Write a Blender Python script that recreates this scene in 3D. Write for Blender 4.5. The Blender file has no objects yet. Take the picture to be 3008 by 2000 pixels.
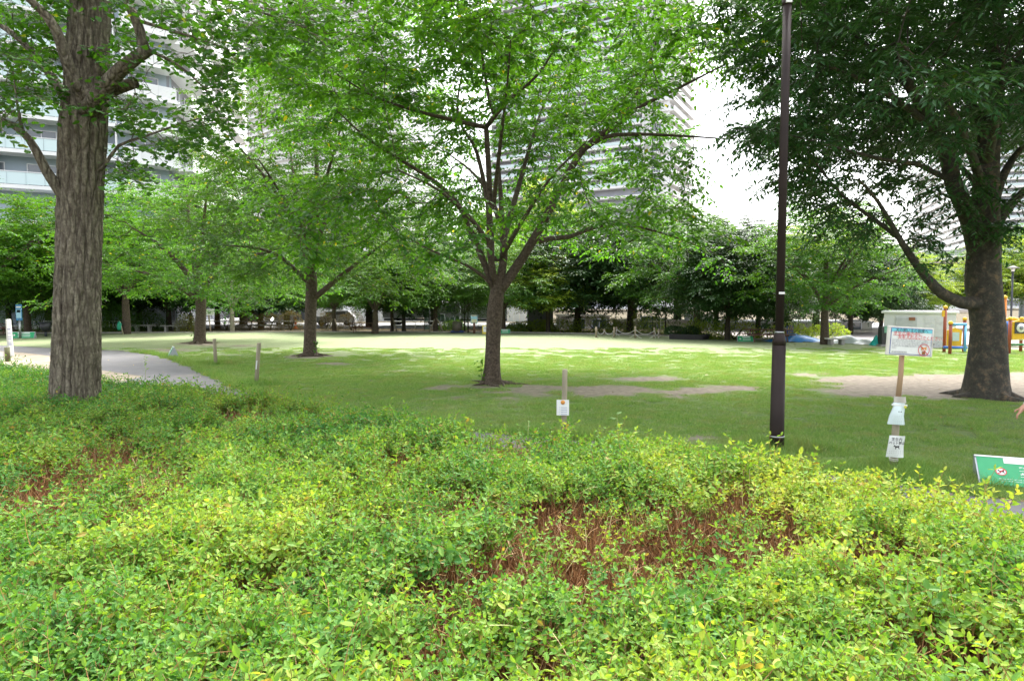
import bpy, bmesh, math, random
import numpy as np
from mathutils import Vector, Matrix, Euler, Quaternion

S = bpy.context.scene
COL = S.collection
R = math.radians
W_, H_, F_ = 3008.0, 2000.0, 2005.0      # photograph frame and focal length in its pixels
CAM_Z = 2.2
SC = CAM_Z / 1.6                         # metric lengths measured for a 1.6 m eye are scaled by this
PITCH = math.atan(107.0 / F_)            # camera looks slightly down

# ---------------------------------------------------------------- camera
cam_d = bpy.data.cameras.new('camera')
cam_d.sensor_width = 36.0
cam_d.lens = 24.0
cam_d.clip_start = 0.05
cam_d.clip_end = 3000.0
cam = bpy.data.objects.new('camera', cam_d)
COL.objects.link(cam)
cam.location = (0, 0, CAM_Z)
cam.rotation_euler = (R(90) - PITCH, 0, 0)
S.camera = cam

# ---------------------------------------------------------------- world, sun, exposure
SUN_EL, SUN_AZ = R(60), R(25)            # azimuth measured from +Y towards +X
world = bpy.data.worlds.new('World')
S.world = world
world.use_nodes = True
wn = world.node_tree
wn.nodes.clear()
sky = wn.nodes.new('ShaderNodeTexSky')
sky.sky_type = 'NISHITA'
sky.sun_disc = False
sky.sun_elevation = SUN_EL
sky.sun_rotation = SUN_AZ
sky.air_density = 1.0
sky.dust_density = 4.0
sky.ozone_density = 1.0
hs = wn.nodes.new('ShaderNodeHueSaturation')
hs.inputs['Saturation'].default_value = 0.22
bg = wn.nodes.new('ShaderNodeBackground')
bg.inputs['Strength'].default_value = 0.15
wo = wn.nodes.new('ShaderNodeOutputWorld')
wn.links.new(sky.outputs[0], hs.inputs['Color'])
wn.links.new(hs.outputs[0], bg.inputs[0])
wn.links.new(bg.outputs[0], wo.inputs[0])

sl = bpy.data.lights.new('sun', 'SUN')
sl.energy = 1.25
sl.angle = R(32)
sl.color = (1.0, 0.96, 0.88)
sun = bpy.data.objects.new('sun', sl)
COL.objects.link(sun)
sd = Vector((math.sin(SUN_AZ) * math.cos(SUN_EL), math.cos(SUN_AZ) * math.cos(SUN_EL), math.sin(SUN_EL)))
sun.rotation_euler = sd.to_track_quat('Z', 'Y').to_euler()
sun.location = sd * 60

S.view_settings.view_transform = 'Standard'
S.view_settings.look = 'None'
S.view_settings.gamma = 1.0
S.view_settings.use_curve_mapping = False
S.view_settings.exposure = 2.2
S.render.engine = 'CYCLES'
S.cycles.use_denoising = True
S.cycles.max_bounces = 7
S.cycles.diffuse_bounces = 3
S.cycles.glossy_bounces = 2
S.cycles.transmission_bounces = 4
S.cycles.transparent_max_bounces = 6
S.cycles.caustics_reflective = False
S.cycles.caustics_refractive = False

# ---------------------------------------------------------------- geometry helpers
cp, sp_ = math.cos(PITCH), math.sin(PITCH)
def ray(px, py):
    u = (px - W_ / 2) / F_
    v = (H_ / 2 - py) / F_
    return Vector((u, cp + v * sp_, -sp_ + v * cp))
def at(px, py, Y):
    d = ray(px, py)
    t = Y / d.y
    return Vector((d.x * t, Y, CAM_Z + d.z * t))
def gnd(px, py, z=0.0):
    d = ray(px, py)
    t = (z - CAM_Z) / d.z
    return Vector((d.x * t, d.y * t, z))
K = 3008 / 2358.0                        # scale of the enlarged view used for measuring
def g2(x, y, z=0.0): return gnd(x * K, y * K, z)
def a2(x, y, Y): return at(x * K, y * K, Y)

def tag(o, label=None, cat=None, group=None, kind=None):
    if label: o['label'] = label
    if cat: o['category'] = cat
    if group: o['group'] = group
    if kind: o['kind'] = kind
    return o
def thing(name, label, cat, loc=(0, 0, 0), rz=0.0, group=None):
    o = bpy.data.objects.new(name, None)
    o.empty_display_size = 0.1
    COL.objects.link(o)
    o.location = loc
    o.rotation_euler = (0, 0, rz)
    return tag(o, label, cat, group)
def link(name, me, parent=None, loc=None, rot=None, scl=None):
    o = bpy.data.objects.new(name, me)
    COL.objects.link(o)
    if parent is not None: o.parent = parent
    if loc is not None: o.location = loc
    if rot is not None: o.rotation_euler = rot
    if scl is not None: o.scale = scl
    return o
def copy_tree(o, parent=None):
    c = o.copy()
    COL.objects.link(c)
    if parent is not None: c.parent = parent
    for ch in list(o.children): copy_tree(ch, c)
    return c

def fast_mesh(name, V, Fq, mats, smooth=False, mi=None):
    """V (n,3) float, Fq (m,k) int."""
    V = np.ascontiguousarray(V, dtype=np.float32)
    Fq = np.ascontiguousarray(Fq, dtype=np.int32)
    me = bpy.data.meshes.new(name)
    k = Fq.shape[1]
    me.vertices.add(len(V))
    me.vertices.foreach_set('co', V.ravel())
    me.loops.add(Fq.size)
    me.loops.foreach_set('vertex_index', Fq.ravel())
    me.polygons.add(len(Fq))
    me.polygons.foreach_set('loop_start', np.arange(0, Fq.size, k, dtype=np.int32))
    if not isinstance(mats, (list, tuple)): mats = [mats]
    for m in mats: me.materials.append(m)
    if mi is not None: me.polygons.foreach_set('material_index', np.asarray(mi, dtype=np.int32))
    me.update(calc_edges=True)
    me.polygons.foreach_set('use_smooth', np.full(len(Fq), smooth, dtype=bool))
    return me

class MB:
    """collects boxes, tubes, prisms in lists; build() links ONE mesh object"""
    def __init__(s): s.v, s.f, s.m, s.sm = [], [], [], []
    def add(s, vs, fs, mi=0, smooth=False, M=None):
        b = len(s.v)
        for v in vs:
            v = Vector(v)
            if M is not None: v = M @ v
            s.v.append(tuple(v))
        for f in fs:
            s.f.append([b + i for i in f]); s.m.append(mi); s.sm.append(smooth)
        return s
    def box(s, c, d, mi=0, rot=None, bev=0.0, M=None):
        x, y, z = d[0] / 2, d[1] / 2, d[2] / 2
        Q = Euler(rot).to_matrix() if rot is not None else Matrix.Identity(3)
        c = Vector(c)
        if bev <= 0:
            vs = [c + Q @ Vector((a * x, b * y, e * z)) for a in (-1, 1) for b in (-1, 1) for e in (-1, 1)]
            fs = [(0, 1, 3, 2), (4, 6, 7, 5), (0, 4, 5, 1), (2, 3, 7, 6), (0, 2, 6, 4), (1, 5, 7, 3)]
            return s.add(vs, fs, mi, M=M)
        bm = bmesh.new()
        bmesh.ops.create_cube(bm, size=1)
        for v in bm.verts: v.co = Vector((v.co.x * 2 * x, v.co.y * 2 * y, v.co.z * 2 * z))
        bmesh.ops.bevel(bm, geom=bm.edges[:], offset=bev, segments=1, affect='EDGES')
        bm.verts.index_update()
        vs = [c + Q @ v.co for v in bm.verts]
        fs = [[v.index for v in f.verts] for f in bm.faces]
        bm.free()
        return s.add(vs, fs, mi, M=M)
    def tube(s, pts, rad, n=8, mi=0, cap=True, smooth=True, M=None):
        pts = [Vector(p) for p in pts]
        if not hasattr(rad, '__len__'): rad = [rad] * len(pts)
        vs, fs = [], []
        up = None
        for i, p in enumerate(pts):
            t = (pts[min(i + 1, len(pts) - 1)] - pts[max(i - 1, 0)])
            t = t.normalized() if t.length > 1e-9 else Vector((0, 0, 1))
            if up is None: up = t.orthogonal().normalized()
            up = (up - t * up.dot(t))
            up = up.normalized() if up.length > 1e-6 else t.orthogonal().normalized()
            w = t.cross(up)
            for k in range(n):
                a = 2 * math.pi * k / n
                vs.append(p + (up * math.cos(a) + w * math.sin(a)) * rad[i])
        for i in range(len(pts) - 1):
            for k in range(n):
                k2 = (k + 1) % n
                fs.append((i * n + k, i * n + k2, (i + 1) * n + k2, (i + 1) * n + k))
        if cap:
            fs.append(tuple(range(n - 1, -1, -1)))
            fs.append(tuple((len(pts) - 1) * n + k for k in range(n)))
        return s.add(vs, fs, mi, smooth, M)
    def lathe(s, prof, n=16, mi=0, c=(0, 0, 0), smooth=True, M=None):
        return s.tube([Vector(c) + Vector((0, 0, z)) for r, z in prof], [max(r, 1e-4) for r, z in prof], n, mi, True, smooth, M)
    def prism(s, poly, z0, z1, mi=0, M=None):
        n = len(poly)
        vs = [(x, y, z0) for x, y in poly] + [(x, y, z1) for x, y in poly]
        fs = [tuple(range(n - 1, -1, -1)), tuple(range(n, 2 * n))] + [(i, (i + 1) % n, n + (i + 1) % n, n + i) for i in range(n)]
        return s.add(vs, fs, mi, M=M)
    def mesh(s, name, mats):
        me = bpy.data.meshes.new(name)
        me.from_pydata(s.v, [], s.f)
        if not isinstance(mats, (list, tuple)): mats = [mats]
        for m in mats: me.materials.append(m)
        me.polygons.foreach_set('material_index', s.m)
        me.polygons.foreach_set('use_smooth', s.sm)
        me.update()
        return me
    def build(s, name, mats, parent=None, loc=None, rot=None):
        return link(name, s.mesh(name, mats), parent, loc, rot)

# ---------------------------------------------------------------- numpy noise
def _h(ix, iy, seed):
    n = (ix.astype(np.int64) * 374761393 + iy.astype(np.int64) * 668265263 + seed * 2147483647) & 0xffffffff
    n = ((n ^ (n >> 13)) * 1274126177) & 0xffffffff
    return ((n ^ (n >> 16)) & 0xffff) / 65535.0
def vn(x, y, seed=0):
    x = np.asarray(x, float); y = np.asarray(y, float)
    ix, iy = np.floor(x), np.floor(y)
    fx, fy = x - ix, y - iy
    fx = fx * fx * (3 - 2 * fx); fy = fy * fy * (3 - 2 * fy)
    ix = ix.astype(np.int64); iy = iy.astype(np.int64)
    return (_h(ix, iy, seed) * (1 - fx) + _h(ix + 1, iy, seed) * fx) * (1 - fy) + (_h(ix, iy + 1, seed) * (1 - fx) + _h(ix + 1, iy + 1, seed) * fx) * fy
def fbm(x, y, seed=0, o=4):
    r, a, t = 0, 1.0, 0
    for k in range(o):
        r = r + a * vn(x * 2 ** k, y * 2 ** k, seed + k * 17); t += a; a *= .5
    return r / t
def in_poly(x, y, poly):
    x = np.asarray(x, float); y = np.asarray(y, float)
    c = np.zeros(x.shape, bool)
    n = len(poly)
    for i in range(n):
        x0, y0 = poly[i][0], poly[i][1]; x1, y1 = poly[(i + 1) % n][0], poly[(i + 1) % n][1]
        if y0 == y1: continue
        m = ((y0 > y) != (y1 > y)) & (x < (x1 - x0) * (y - y0) / (y1 - y0) + x0)
        c ^= m
    return c

# ---------------------------------------------------------------- material helpers
class NT:
    def __init__(s, name):
        s.m = bpy.data.materials.new(name); s.m.use_nodes = True
        s.t = s.m.node_tree; s.t.nodes.clear()
        s.out = s.n('ShaderNodeOutputMaterial')
    def n(s, typ, props=None, **ins):
        nd = s.t.nodes.new(typ)
        for k, v in (props or {}).items(): setattr(nd, k, v)
        for k, v in ins.items():
            key = k.replace('_', ' ')
            s.put(nd, key, v)
        return nd
    def put(s, nd, key, v):
        sock = nd.inputs[int(key)] if isinstance(key, int) or key.isdigit() else nd.inputs[key]
        if isinstance(v, bpy.types.NodeSocket): s.t.links.new(v, sock)
        elif isinstance(v, tuple) and len(v) == 3 and sock.type == 'RGBA': sock.default_value = (*v, 1)
        else: sock.default_value = v
    def noise(s, scale, detail=4, rough=.55, vec=None, dist=0.0):
        nd = s.n('ShaderNodeTexNoise')
        nd.inputs['Scale'].default_value = scale; nd.inputs['Detail'].default_value = detail
        nd.inputs['Roughness'].default_value = rough; nd.inputs['Distortion'].default_value = dist
        if vec is not None: s.t.links.new(vec, nd.inputs['Vector'])
        return nd.outputs['Fac']
    def ramp(s, fac, stops):
        nd = s.n('ShaderNodeValToRGB')
        cr = nd.color_ramp
        while len(cr.elements) < len(stops): cr.elements.new(.5)
        for e, (p, c) in zip(cr.elements, stops):
            e.position = p
            e.color = (*c, 1) if not isinstance(c, (int, float)) else (c, c, c, 1)
        s.t.links.new(fac, nd.inputs[0])
        return nd.outputs[0]
    def mix(s, fac, a, b, mode='MIX'):
        nd = s.n('ShaderNodeMix', {'data_type': 'RGBA', 'blend_type': mode})
        for i, v in ((0, fac), (6, a), (7, b)):
            if isinstance(v, bpy.types.NodeSocket): s.t.links.new(v, nd.inputs[i])
            else: nd.inputs[i].default_value = (*v, 1) if isinstance(v, tuple) else v
        return nd.outputs[2]
    def math(s, op, a, b=None, clamp=False):
        nd = s.n('ShaderNodeMath', {'operation': op, 'use_clamp': clamp})
        for i, v in ((0, a), (1, b)):
            if v is None: continue
            if isinstance(v, bpy.types.NodeSocket): s.t.links.new(v, nd.inputs[i])
            else: nd.inputs[i].default_value = v
        return nd.outputs[0]
    def obj(s): return s.n('ShaderNodeTexCoord').outputs['Object']
    def pos(s): return s.n('ShaderNodeNewGeometry').outputs['Position']
    def island(s): return s.n('ShaderNodeNewGeometry').outputs['Random Per Island']
    def mapping(s, vec, scale=(1, 1, 1)):
        nd = s.n('ShaderNodeMapping'); nd.inputs['Scale'].default_value = scale
        s.t.links.new(vec, nd.inputs['Vector']); return nd.outputs[0]
    def bump(s, h, strength=.4, dist=.02):
        nd = s.n('ShaderNodeBump'); nd.inputs['Strength'].default_value = strength; nd.inputs['Distance'].default_value = dist
        s.t.links.new(h, nd.inputs['Height']); return nd.outputs[0]
    def pbsdf(s, col, rough=.6, metal=0.0, normal=None, spec=.5):
        nd = s.n('ShaderNodeBsdfPrincipled')
        s.put(nd, 'Base Color', col); s.put(nd, 'Roughness', rough); s.put(nd, 'Metallic', metal)
        nd.inputs['Specular IOR Level'].default_value = spec
        if normal is not None: s.t.links.new(normal, nd.inputs['Normal'])
        return nd
    def end(s, sh):
        s.t.links.new(sh if isinstance(sh, bpy.types.NodeSocket) else sh.outputs[0], s.out.inputs[0]); return s.m

def simple(name, a, b=None, rough=.6, metal=0.0, scale=6.0, bump=0.0, spec=.5, stretch=(1, 1, 1)):
    """two-tone weathered material in object space"""
    t = NT(name)
    b = b or tuple(x * .75 for x in a)
    v = t.mapping(t.obj(), stretch)
    f = t.noise(scale, 6, .6, v)
    c = t.ramp(f, [(.3, b), (.68, a)])
    nrm = t.bump(t.noise(scale * 6, 3, .6, v), bump, .01) if bump > 0 else None
    return t.end(t.pbsdf(c, rough, metal, nrm, spec))

def leaf_mat(name, top, alt, under, trans=.45, rough=.42, vary=.35, patch=.25, tmul=2.6, spec=.28):
    """leaf: glossy upper skin over diffuse, plus light coming through the blade"""
    t = NT(name)
    isl = t.island()
    pn = t.noise(patch, 2, .5, t.pos())
    f = t.math('ADD', t.math('MULTIPLY', isl, vary), t.math('MULTIPLY', t.math('SUBTRACT', pn, .5), 1.6))
    f = t.math('ADD', f, .5 - vary / 2, clamp=True)
    c = t.mix(f, top, alt)
    odd = t.math('GREATER_THAN', isl, .994)
    c = t.mix(odd, c, under)
    tr = t.mix(1.0, c, (tmul, tmul * .86, tmul * .28), 'MULTIPLY')
    p = t.pbsdf(c, rough, spec=spec)
    b = t.n('ShaderNodeBsdfTranslucent'); t.put(b, 'Color', tr)
    mx = t.n('ShaderNodeMixShader'); mx.inputs[0].default_value = trans
    t.t.links.new(p.outputs[0], mx.inputs[1]); t.t.links.new(b.outputs[0], mx.inputs[2])
    return t.end(mx.outputs[0])

def bark_mat(name, a, b, c, scale=(6, 6, 1.2), nscale=3.0, bump=.7, rings=False, rough=.9, crack=0):
    t = NT(name)
    v = t.mapping(t.obj(), scale)
    f = t.noise(nscale, 8, .65, v, .4)
    col = t.ramp(f, [(.3, c), (.5, b), (.7, a)])
    lf = t.noise(1.3, 3, .6, t.obj())
    col = t.mix(t.math('MULTIPLY', lf, .5), col, t.mix(1.0, col, (.75, .95, .7), 'MULTIPLY'))
    h = f
    if crack:
        wv = t.n('ShaderNodeMapping'); wv.inputs['Scale'].default_value = (1, 1, .16)
        dv = t.n('ShaderNodeMix', {'data_type': 'VECTOR'}); dv.inputs[0].default_value = .13
        nz = t.n('ShaderNodeTexNoise'); nz.inputs['Scale'].default_value = 3.0
        t.t.links.new(t.obj(), nz.inputs['Vector'])
        t.t.links.new(t.obj(), dv.inputs[4]); t.t.links.new(nz.outputs['Color'], dv.inputs[5])
        t.t.links.new(dv.outputs[1], wv.inputs['Vector'])
        vo = t.n('ShaderNodeTexVoronoi', {'feature': 'DISTANCE_TO_EDGE'}); vo.inputs['Scale'].default_value = crack
        t.t.links.new(wv.outputs[0], vo.inputs['Vector'])
        e = t.ramp(vo.outputs['Distance'], [(.0, 0.0), (.22, 1.0)])
        g = t.noise(22, 5, .7, t.obj())
        col = t.mix(t.ramp(vo.outputs['Distance'], [(.0, .6), (.16, 0.0)]), col, c)
        col = t.mix(t.ramp(g, [(.4, .55), (.6, 0.0)]), col, tuple(x * 1.2 for x in c))
        h = t.math('ADD', t.math('ADD', f, t.math('MULTIPLY', e, 1.3)), t.math('MULTIPLY', g, .8))
    if rings:
        v2 = t.mapping(t.obj(), (2, 2, 38))
        g = t.noise(2.2, 4, .6, v2, .3)
        col = t.mix(t.math('MULTIPLY', t.math('GREATER_THAN', g, .6), .35), col, a)
        h = t.math('ADD', f, g)
    return t.end(t.pbsdf(col, rough, 0, t.bump(h, bump, .02), .3))

# ---------------------------------------------------------------- scatter by instancing (uncountable stuff only)
def scatter(name, pts, rot, scl, idx, sources, label=None):
    """sources: list of meshes; pts (n,3), rot (n,3) euler, scl (n,), idx (n,)"""
    me = bpy.data.meshes.new(name)
    me.vertices.add(len(pts))
    me.vertices.foreach_set('co', np.ascontiguousarray(pts, dtype=np.float32).ravel())
    for an, ty, ar, fld in (('rot', 'FLOAT_VECTOR', rot, 'vector'), ('scl', 'FLOAT', scl, 'value'), ('idx', 'INT', idx, 'value')):
        at_ = me.attributes.new(an, ty, 'POINT')
        at_.data.foreach_set(fld, np.ascontiguousarray(ar, dtype=np.int32 if ty == 'INT' else np.float32).ravel())
    me.update()
    o = link(name, me)
    ng = bpy.data.node_groups.new(name + '_nodes', 'GeometryNodeTree')
    ng.interface.new_socket('Geometry', in_out='INPUT', socket_type='NodeSocketGeometry')
    ng.interface.new_socket('Geometry', in_out='OUTPUT', socket_type='NodeSocketGeometry')
    gi = ng.nodes.new('NodeGroupInput'); go = ng.nodes.new('NodeGroupOutput')
    src = bpy.data.collections.new(name + '_source')
    for k, m in enumerate(sources):
        so = bpy.data.objects.new('%s_%02d' % (name, k), m)
        src.objects.link(so)
    ci = ng.nodes.new('GeometryNodeCollectionInfo')
    ci.inputs['Collection'].default_value = src
    ci.inputs['Separate Children'].default_value = True
    ci.inputs['Reset Children'].default_value = True
    iop = ng.nodes.new('GeometryNodeInstanceOnPoints')
    iop.inputs['Pick Instance'].default_value = True
    def na(nm, ty):
        a = ng.nodes.new('GeometryNodeInputNamedAttribute'); a.data_type = ty; a.inputs[0].default_value = nm
        return [s for s in a.outputs if s.enabled and s.name == 'Attribute'][0]
    L = ng.links.new
    L(gi.outputs[0], iop.inputs['Points'])
    L(ci.outputs[0], iop.inputs['Instance'])
    L(na('idx', 'INT'), iop.inputs['Instance Index'])
    L(na('rot', 'FLOAT_VECTOR'), iop.inputs['Rotation'])
    L(na('scl', 'FLOAT'), iop.inputs['Scale'])
    L(iop.outputs[0], go.inputs[0])
    md = o.modifiers.new('scatter', 'NODES'); md.node_group = ng
    o['kind'] = 'stuff'
    if label: o['label'] = label
    return o

# leaf templates: (along, side, up) in leaf lengths
T_OVAL = (np.array([(0, 0, 0), (.33, .24, .05), (.72, .2, .03), (1, 0, -.06), (.72, -.2, .03), (.33, -.24, .05), (.5, 0, -.02)]),
          np.array([(0, 6, 1), (1, 6, 2), (2, 6, 3), (3, 6, 4), (4, 6, 5), (5, 6, 0)]))
T_OV4 = (np.array([(0, 0, 0), (.32, .25, .05), (.72, .2, .02), (1, 0, -.08), (.72, -.2, .02), (.32, -.25, .05)]), np.array([(0, 5, 1), (1, 5, 4), (1, 4, 2), (2, 4, 3)]))
T_LONG = (np.array([(0, 0, 0), (.4, .17, .04), (1, 0, -.05), (.4, -.17, .04)]), np.array([(0, 2, 1), (0, 3, 2)]))
T_RHOMB = (np.array([(0, 0, 0), (.45, .27, .06), (1, 0, -.05), (.45, -.27, .06)]), np.array([(0, 2, 1), (0, 3, 2)]))
T_FAN = (np.array([(0, 0, 0), (.42, .0, 0), (.75, .52, .08), (.95, .3, 0), (1, .05, .05), (.88, 0, .0), (1, -.06, .05), (.95, -.3, 0), (.75, -.52, .08)]),
         np.array([(1, 3, 2), (1, 4, 3), (1, 5, 4), (1, 6, 5), (1, 7, 6), (1, 8, 7), (0, 1, 1)])[:6])
def _n(a): return a / np.maximum(np.linalg.norm(a, axis=-1, keepdims=True), 1e-9)
def leaves(P, D, N, size, tmpl):
    D = _n(D); N = _n(N - D * np.sum(D * N, -1, keepdims=True)); B = np.cross(N, D)
    T, Fc = tmpl
    V = P[:, None] + size[:, None, None] * (T[None, :, 0:1] * D[:, None] + T[None, :, 1:2] * B[:, None] + T[None, :, 2:3] * N[:, None])
    nv = len(T)
    F = Fc[None] + (np.arange(len(P)) * nv)[:, None, None]
    return V.reshape(-1, 3), F.reshape(-1, 3)
# ================================================================ lettering (made first as curves, turned into flat meshes)
def text_mesh(body, size, mat, name='lettering', ax='CENTER', bold=0.0):
    cu = bpy.data.curves.new('t', 'FONT'); cu.body = body; cu.size = size; cu.align_x = ax; cu.align_y = 'CENTER'; cu.offset = bold; cu.resolution_u = 3
    o = bpy.data.objects.new('t', cu)
    COL.objects.link(o)
    dg = bpy.context.evaluated_depsgraph_get()
    me = bpy.data.meshes.new_from_object(o.evaluated_get(dg))
    bpy.data.objects.remove(o); bpy.data.curves.remove(cu)
    me.name = name; me.materials.clear(); me.materials.append(mat)
    return me
def flat(name, col, rough=.6):
    t = NT(name); f = t.noise(9, 4, .6, t.obj())
    c = t.mix(t.ramp(f, [(.4, 0.0), (.75, .5)]), col, tuple(x * .8 for x in col))
    return t.end(t.pbsdf(c, rough, spec=.4))
M_RED = flat('red_print', (.62, .03, .05)); M_BLK = flat('black_print', (.02, .02, .025)); M_WHT = flat('white_print', (.78, .78, .76)); M_GRYP = flat('grey_print', (.22, .23, .25))
M_CYAN = flat('cyan_print', (.17, .55, .64)); M_BLUEP = flat('blue_print', (.06, .12, .36)); M_GREEN = flat('green_sign_face', (.03, .34, .14), .35); M_ORG = flat('orange_print', (.65, .28, .06))
# ================================================================ tree generator
def resample(pts, step):
    pts = [np.array(p, float) for p in pts]
    P = np.array(pts)
    # Catmull-Rom for smooth limbs
    ext = np.vstack([2 * P[0] - P[1], P, 2 * P[-1] - P[-2]])
    out = []
    for i in range(1, len(ext) - 2):
        p0, p1, p2, p3 = ext[i - 1], ext[i], ext[i + 1], ext[i + 2]
        m = max(2, int(np.linalg.norm(p2 - p1) / step + .5))
        for t in np.linspace(0, 1, m, endpoint=False):
            out.append(.5 * ((2 * p1) + (-p0 + p2) * t + (2 * p0 - 5 * p1 + 4 * p2 - p3) * t * t + (-p0 + 3 * p1 - 3 * p2 + p3) * t ** 3))
    out.append(P[-1])
    return np.array(out)

def grow(rng, limbs, attr, step=.28, infl=2.2, kill=.42, iters=60, trop=(0, 0, .05), wob=.25):
    """limbs: list of (points, r0, r1). returns pos, par, manual radius (0 if grown)"""
    pos, par, rad, lid = [], [], [], []
    for li, (pts, r0, r1) in enumerate(limbs):
        if li > 0 and r1 < r0 * .6: r1 = r1 * .5
        q = resample(pts, step)
        if li == 0: p_ = -1
        else:
            A = np.array(pos); p_ = int(np.argmin(np.sum((A - q[0]) ** 2, 1)))
        for k, x in enumerate(q):
            pos.append(x); par.append(p_); rad.append(r0 + (r1 - r0) * k / (len(q) - 1)); lid.append(li)
            p_ = len(pos) - 1
    n0 = len(pos)
    cap = len(attr) * 8 + 4000
    P = np.zeros((cap, 3)); P[:n0] = pos
    n = n0
    nch = np.zeros(cap, int)
    alive = np.ones(len(attr), bool)
    # only nodes away from the trunk may sprout
    okn = np.zeros(cap, bool); okn[:n0] = [l > 0 for l in lid]; okn[n0:] = True
    if not okn[:n0].any(): okn[:n0] = True
    best = np.full(len(attr), 1e9); bi = np.zeros(len(attr), int)
    def upd(a, b):
        if b <= a: return
        ids = np.arange(a, b)[okn[a:b]]
        if len(ids) == 0: return
        for c in range(0, len(ids), 256):
            s_ = ids[c:c + 256]
            d = np.linalg.norm(attr[:, None] - P[s_][None], axis=2)
            k = d.argmin(1); dm = d[np.arange(len(attr)), k]
            m = dm < best
            best[m] = dm[m]; bi[m] = s_[k[m]]
    upd(0, n)
    trop = np.array(trop)
    for it in range(iters):
        alive &= best > kill
        act = alive & (best < infl)
        if not act.any():
            if not alive.any(): break
            act = alive & (best < best[alive].min() + .8)
        src = bi[act]
        v = _n(attr[act] - P[src])
        acc = np.zeros((n, 3)); np.add.at(acc, src, v)
        u = np.unique(src)
        u = u[nch[u] < 3]
        if len(u) == 0: break
        d = _n(_n(acc[u]) + trop + rng.normal(0, wob, (len(u), 3)))
        q = P[u] + d * step
        m = min(len(u), cap - n)
        if m <= 0: break
        P[n:n + m] = q[:m]; par.extend(u[:m].tolist()); nch[u[:m]] += 1
        upd(n, n + m)
        n += m
    return P[:n].copy(), np.array(par), np.array(rad + [0.0] * (n - n0)), n0, np.array(lid)

def pipe_radius(pos, par, rad, n0, tip=.005, e=2.4):
    n = len(pos)
    acc = np.zeros(n)
    r = np.zeros(n)
    for i in range(n - 1, -1, -1):
        a = acc[i]
        r[i] = a ** (1 / e) if a > 0 else tip
        if par[i] >= 0: acc[par[i]] += r[i] ** e * 1.02
    for i in range(n):
        if i < n0: r[i] = rad[i]
        elif par[i] >= 0: r[i] = min(r[i], r[par[i]] * (.62 if par[i] < n0 else .96))
    return r

def chains(par, start, r):
    ch = {}
    for i in range(start, len(par)): ch.setdefault(int(par[i]), []).append(i)
    out = []
    stack = []
    for p, cs in ch.items():
        if p < start:
            for c in cs: stack.append((p, c))
    while stack:
        p, c = stack.pop()
        line = [p, c]
        while c in ch:
            cs = sorted(ch[c], key=lambda k: -r[k])
            for o in cs[1:]: stack.append((c, o))
            c = cs[0]; line.append(c)
        out.append(line)
    return out

def tube_np(lines, rads, n):
    """many polylines -> one vert/face array"""
    Vs, Fs, b = [], [], 0
    ang = np.arange(n) * 2 * np.pi / n
    ca, sa = np.cos(ang)[None, :, None], np.sin(ang)[None, :, None]
    for L, rr in zip(lines, rads):
        L = np.asarray(L)
        t = np.gradient(L, axis=0); t = _n(t)
        ref = np.array([0.3, .1, 1.0]) if abs(t[0][2]) < .8 else np.array([1.0, .2, 0])
        a = _n(np.cross(t, ref)); w = np.cross(t, a)
        V = L[:, None] + np.asarray(rr)[:, None, None] * (ca * a[:, None] + sa * w[:, None])
        m = len(L)
        i = np.arange(m - 1)[:, None] * n; k = np.arange(n)[None]
        F = np.stack([i + k, i + (k + 1) % n, i + n + (k + 1) % n, i + n + k], -1).reshape(-1, 4) + b
        Vs.append(V.reshape(-1, 3)); Fs.append(F); b += m * n
    return np.vstack(Vs), np.vstack(Fs)

def trunk_mesh(name, line, rad, mat, n=48, furrow=.02, fs=(9, 1.6), flare=0.0, seed=3, step=.03, lump=.06):
    """trunk with bark relief built in the mesh"""
    q = resample(line, step)
    s = np.concatenate([[0], np.cumsum(np.linalg.norm(np.diff(q, axis=0), axis=1))])
    L = s[-1]
    zz = np.linspace(0, 1, len(rad))
    r = np.interp(s / L, zz, rad)
    ang = np.arange(n) * 2 * np.pi / n
    A, Z = np.meshgrid(ang, s)
    wv = (fbm(A * fs[0] / 6.28 * 3 + 40, Z * fs[1], seed) - .5) * 1.2
    # ridged furrows that wander
    per = fs[0]
    x = A / (2 * np.pi) * per + wv * .9
    h0 = np.abs(np.sin(np.pi * x + 2.5 * fbm(A * 1.5 + 9, Z * fs[1] * 1.2, seed + 5)))
    h = np.clip(h0 * 1.5, 0, 1)
    fine = fbm(A * 14 + 3, Z * 9, seed + 9, 3) - .5
    # make seam continuous
    blend = np.clip(A / (2 * np.pi) * 8 - 7, 0, 1)
    h = h * (1 - blend) + h[:, :1] * blend
    fine = fine * (1 - blend) + fine[:, :1] * blend
    lum = fbm(np.cos(A) * 1.4 + 5, np.sin(A) * 1.4 + Z * .6, seed + 2, 3) - .5
    fl = flare * np.exp(-Z / .16) * (1 + .5 * np.cos(A * 5 + seed))
    rr = r[:, None] * (1 + lum * lump * 2) + (h - .6) * furrow + fine * furrow * .7 + fl
    V = np.stack([q[:, 0][:, None] + rr * np.cos(A), q[:, 1][:, None] + rr * np.sin(A), q[:, 2][:, None] + 0 * A], -1)
    m = len(q)
    i = np.arange(m - 1)[:, None] * n; k = np.arange(n)[None]
    F = np.stack([i + k, i + (k + 1) % n, i + n + (k + 1) % n, i + n + k], -1).reshape(-1, 4)
    return fast_mesh(name, V.reshape(-1, 3), F, mat, True)

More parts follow.
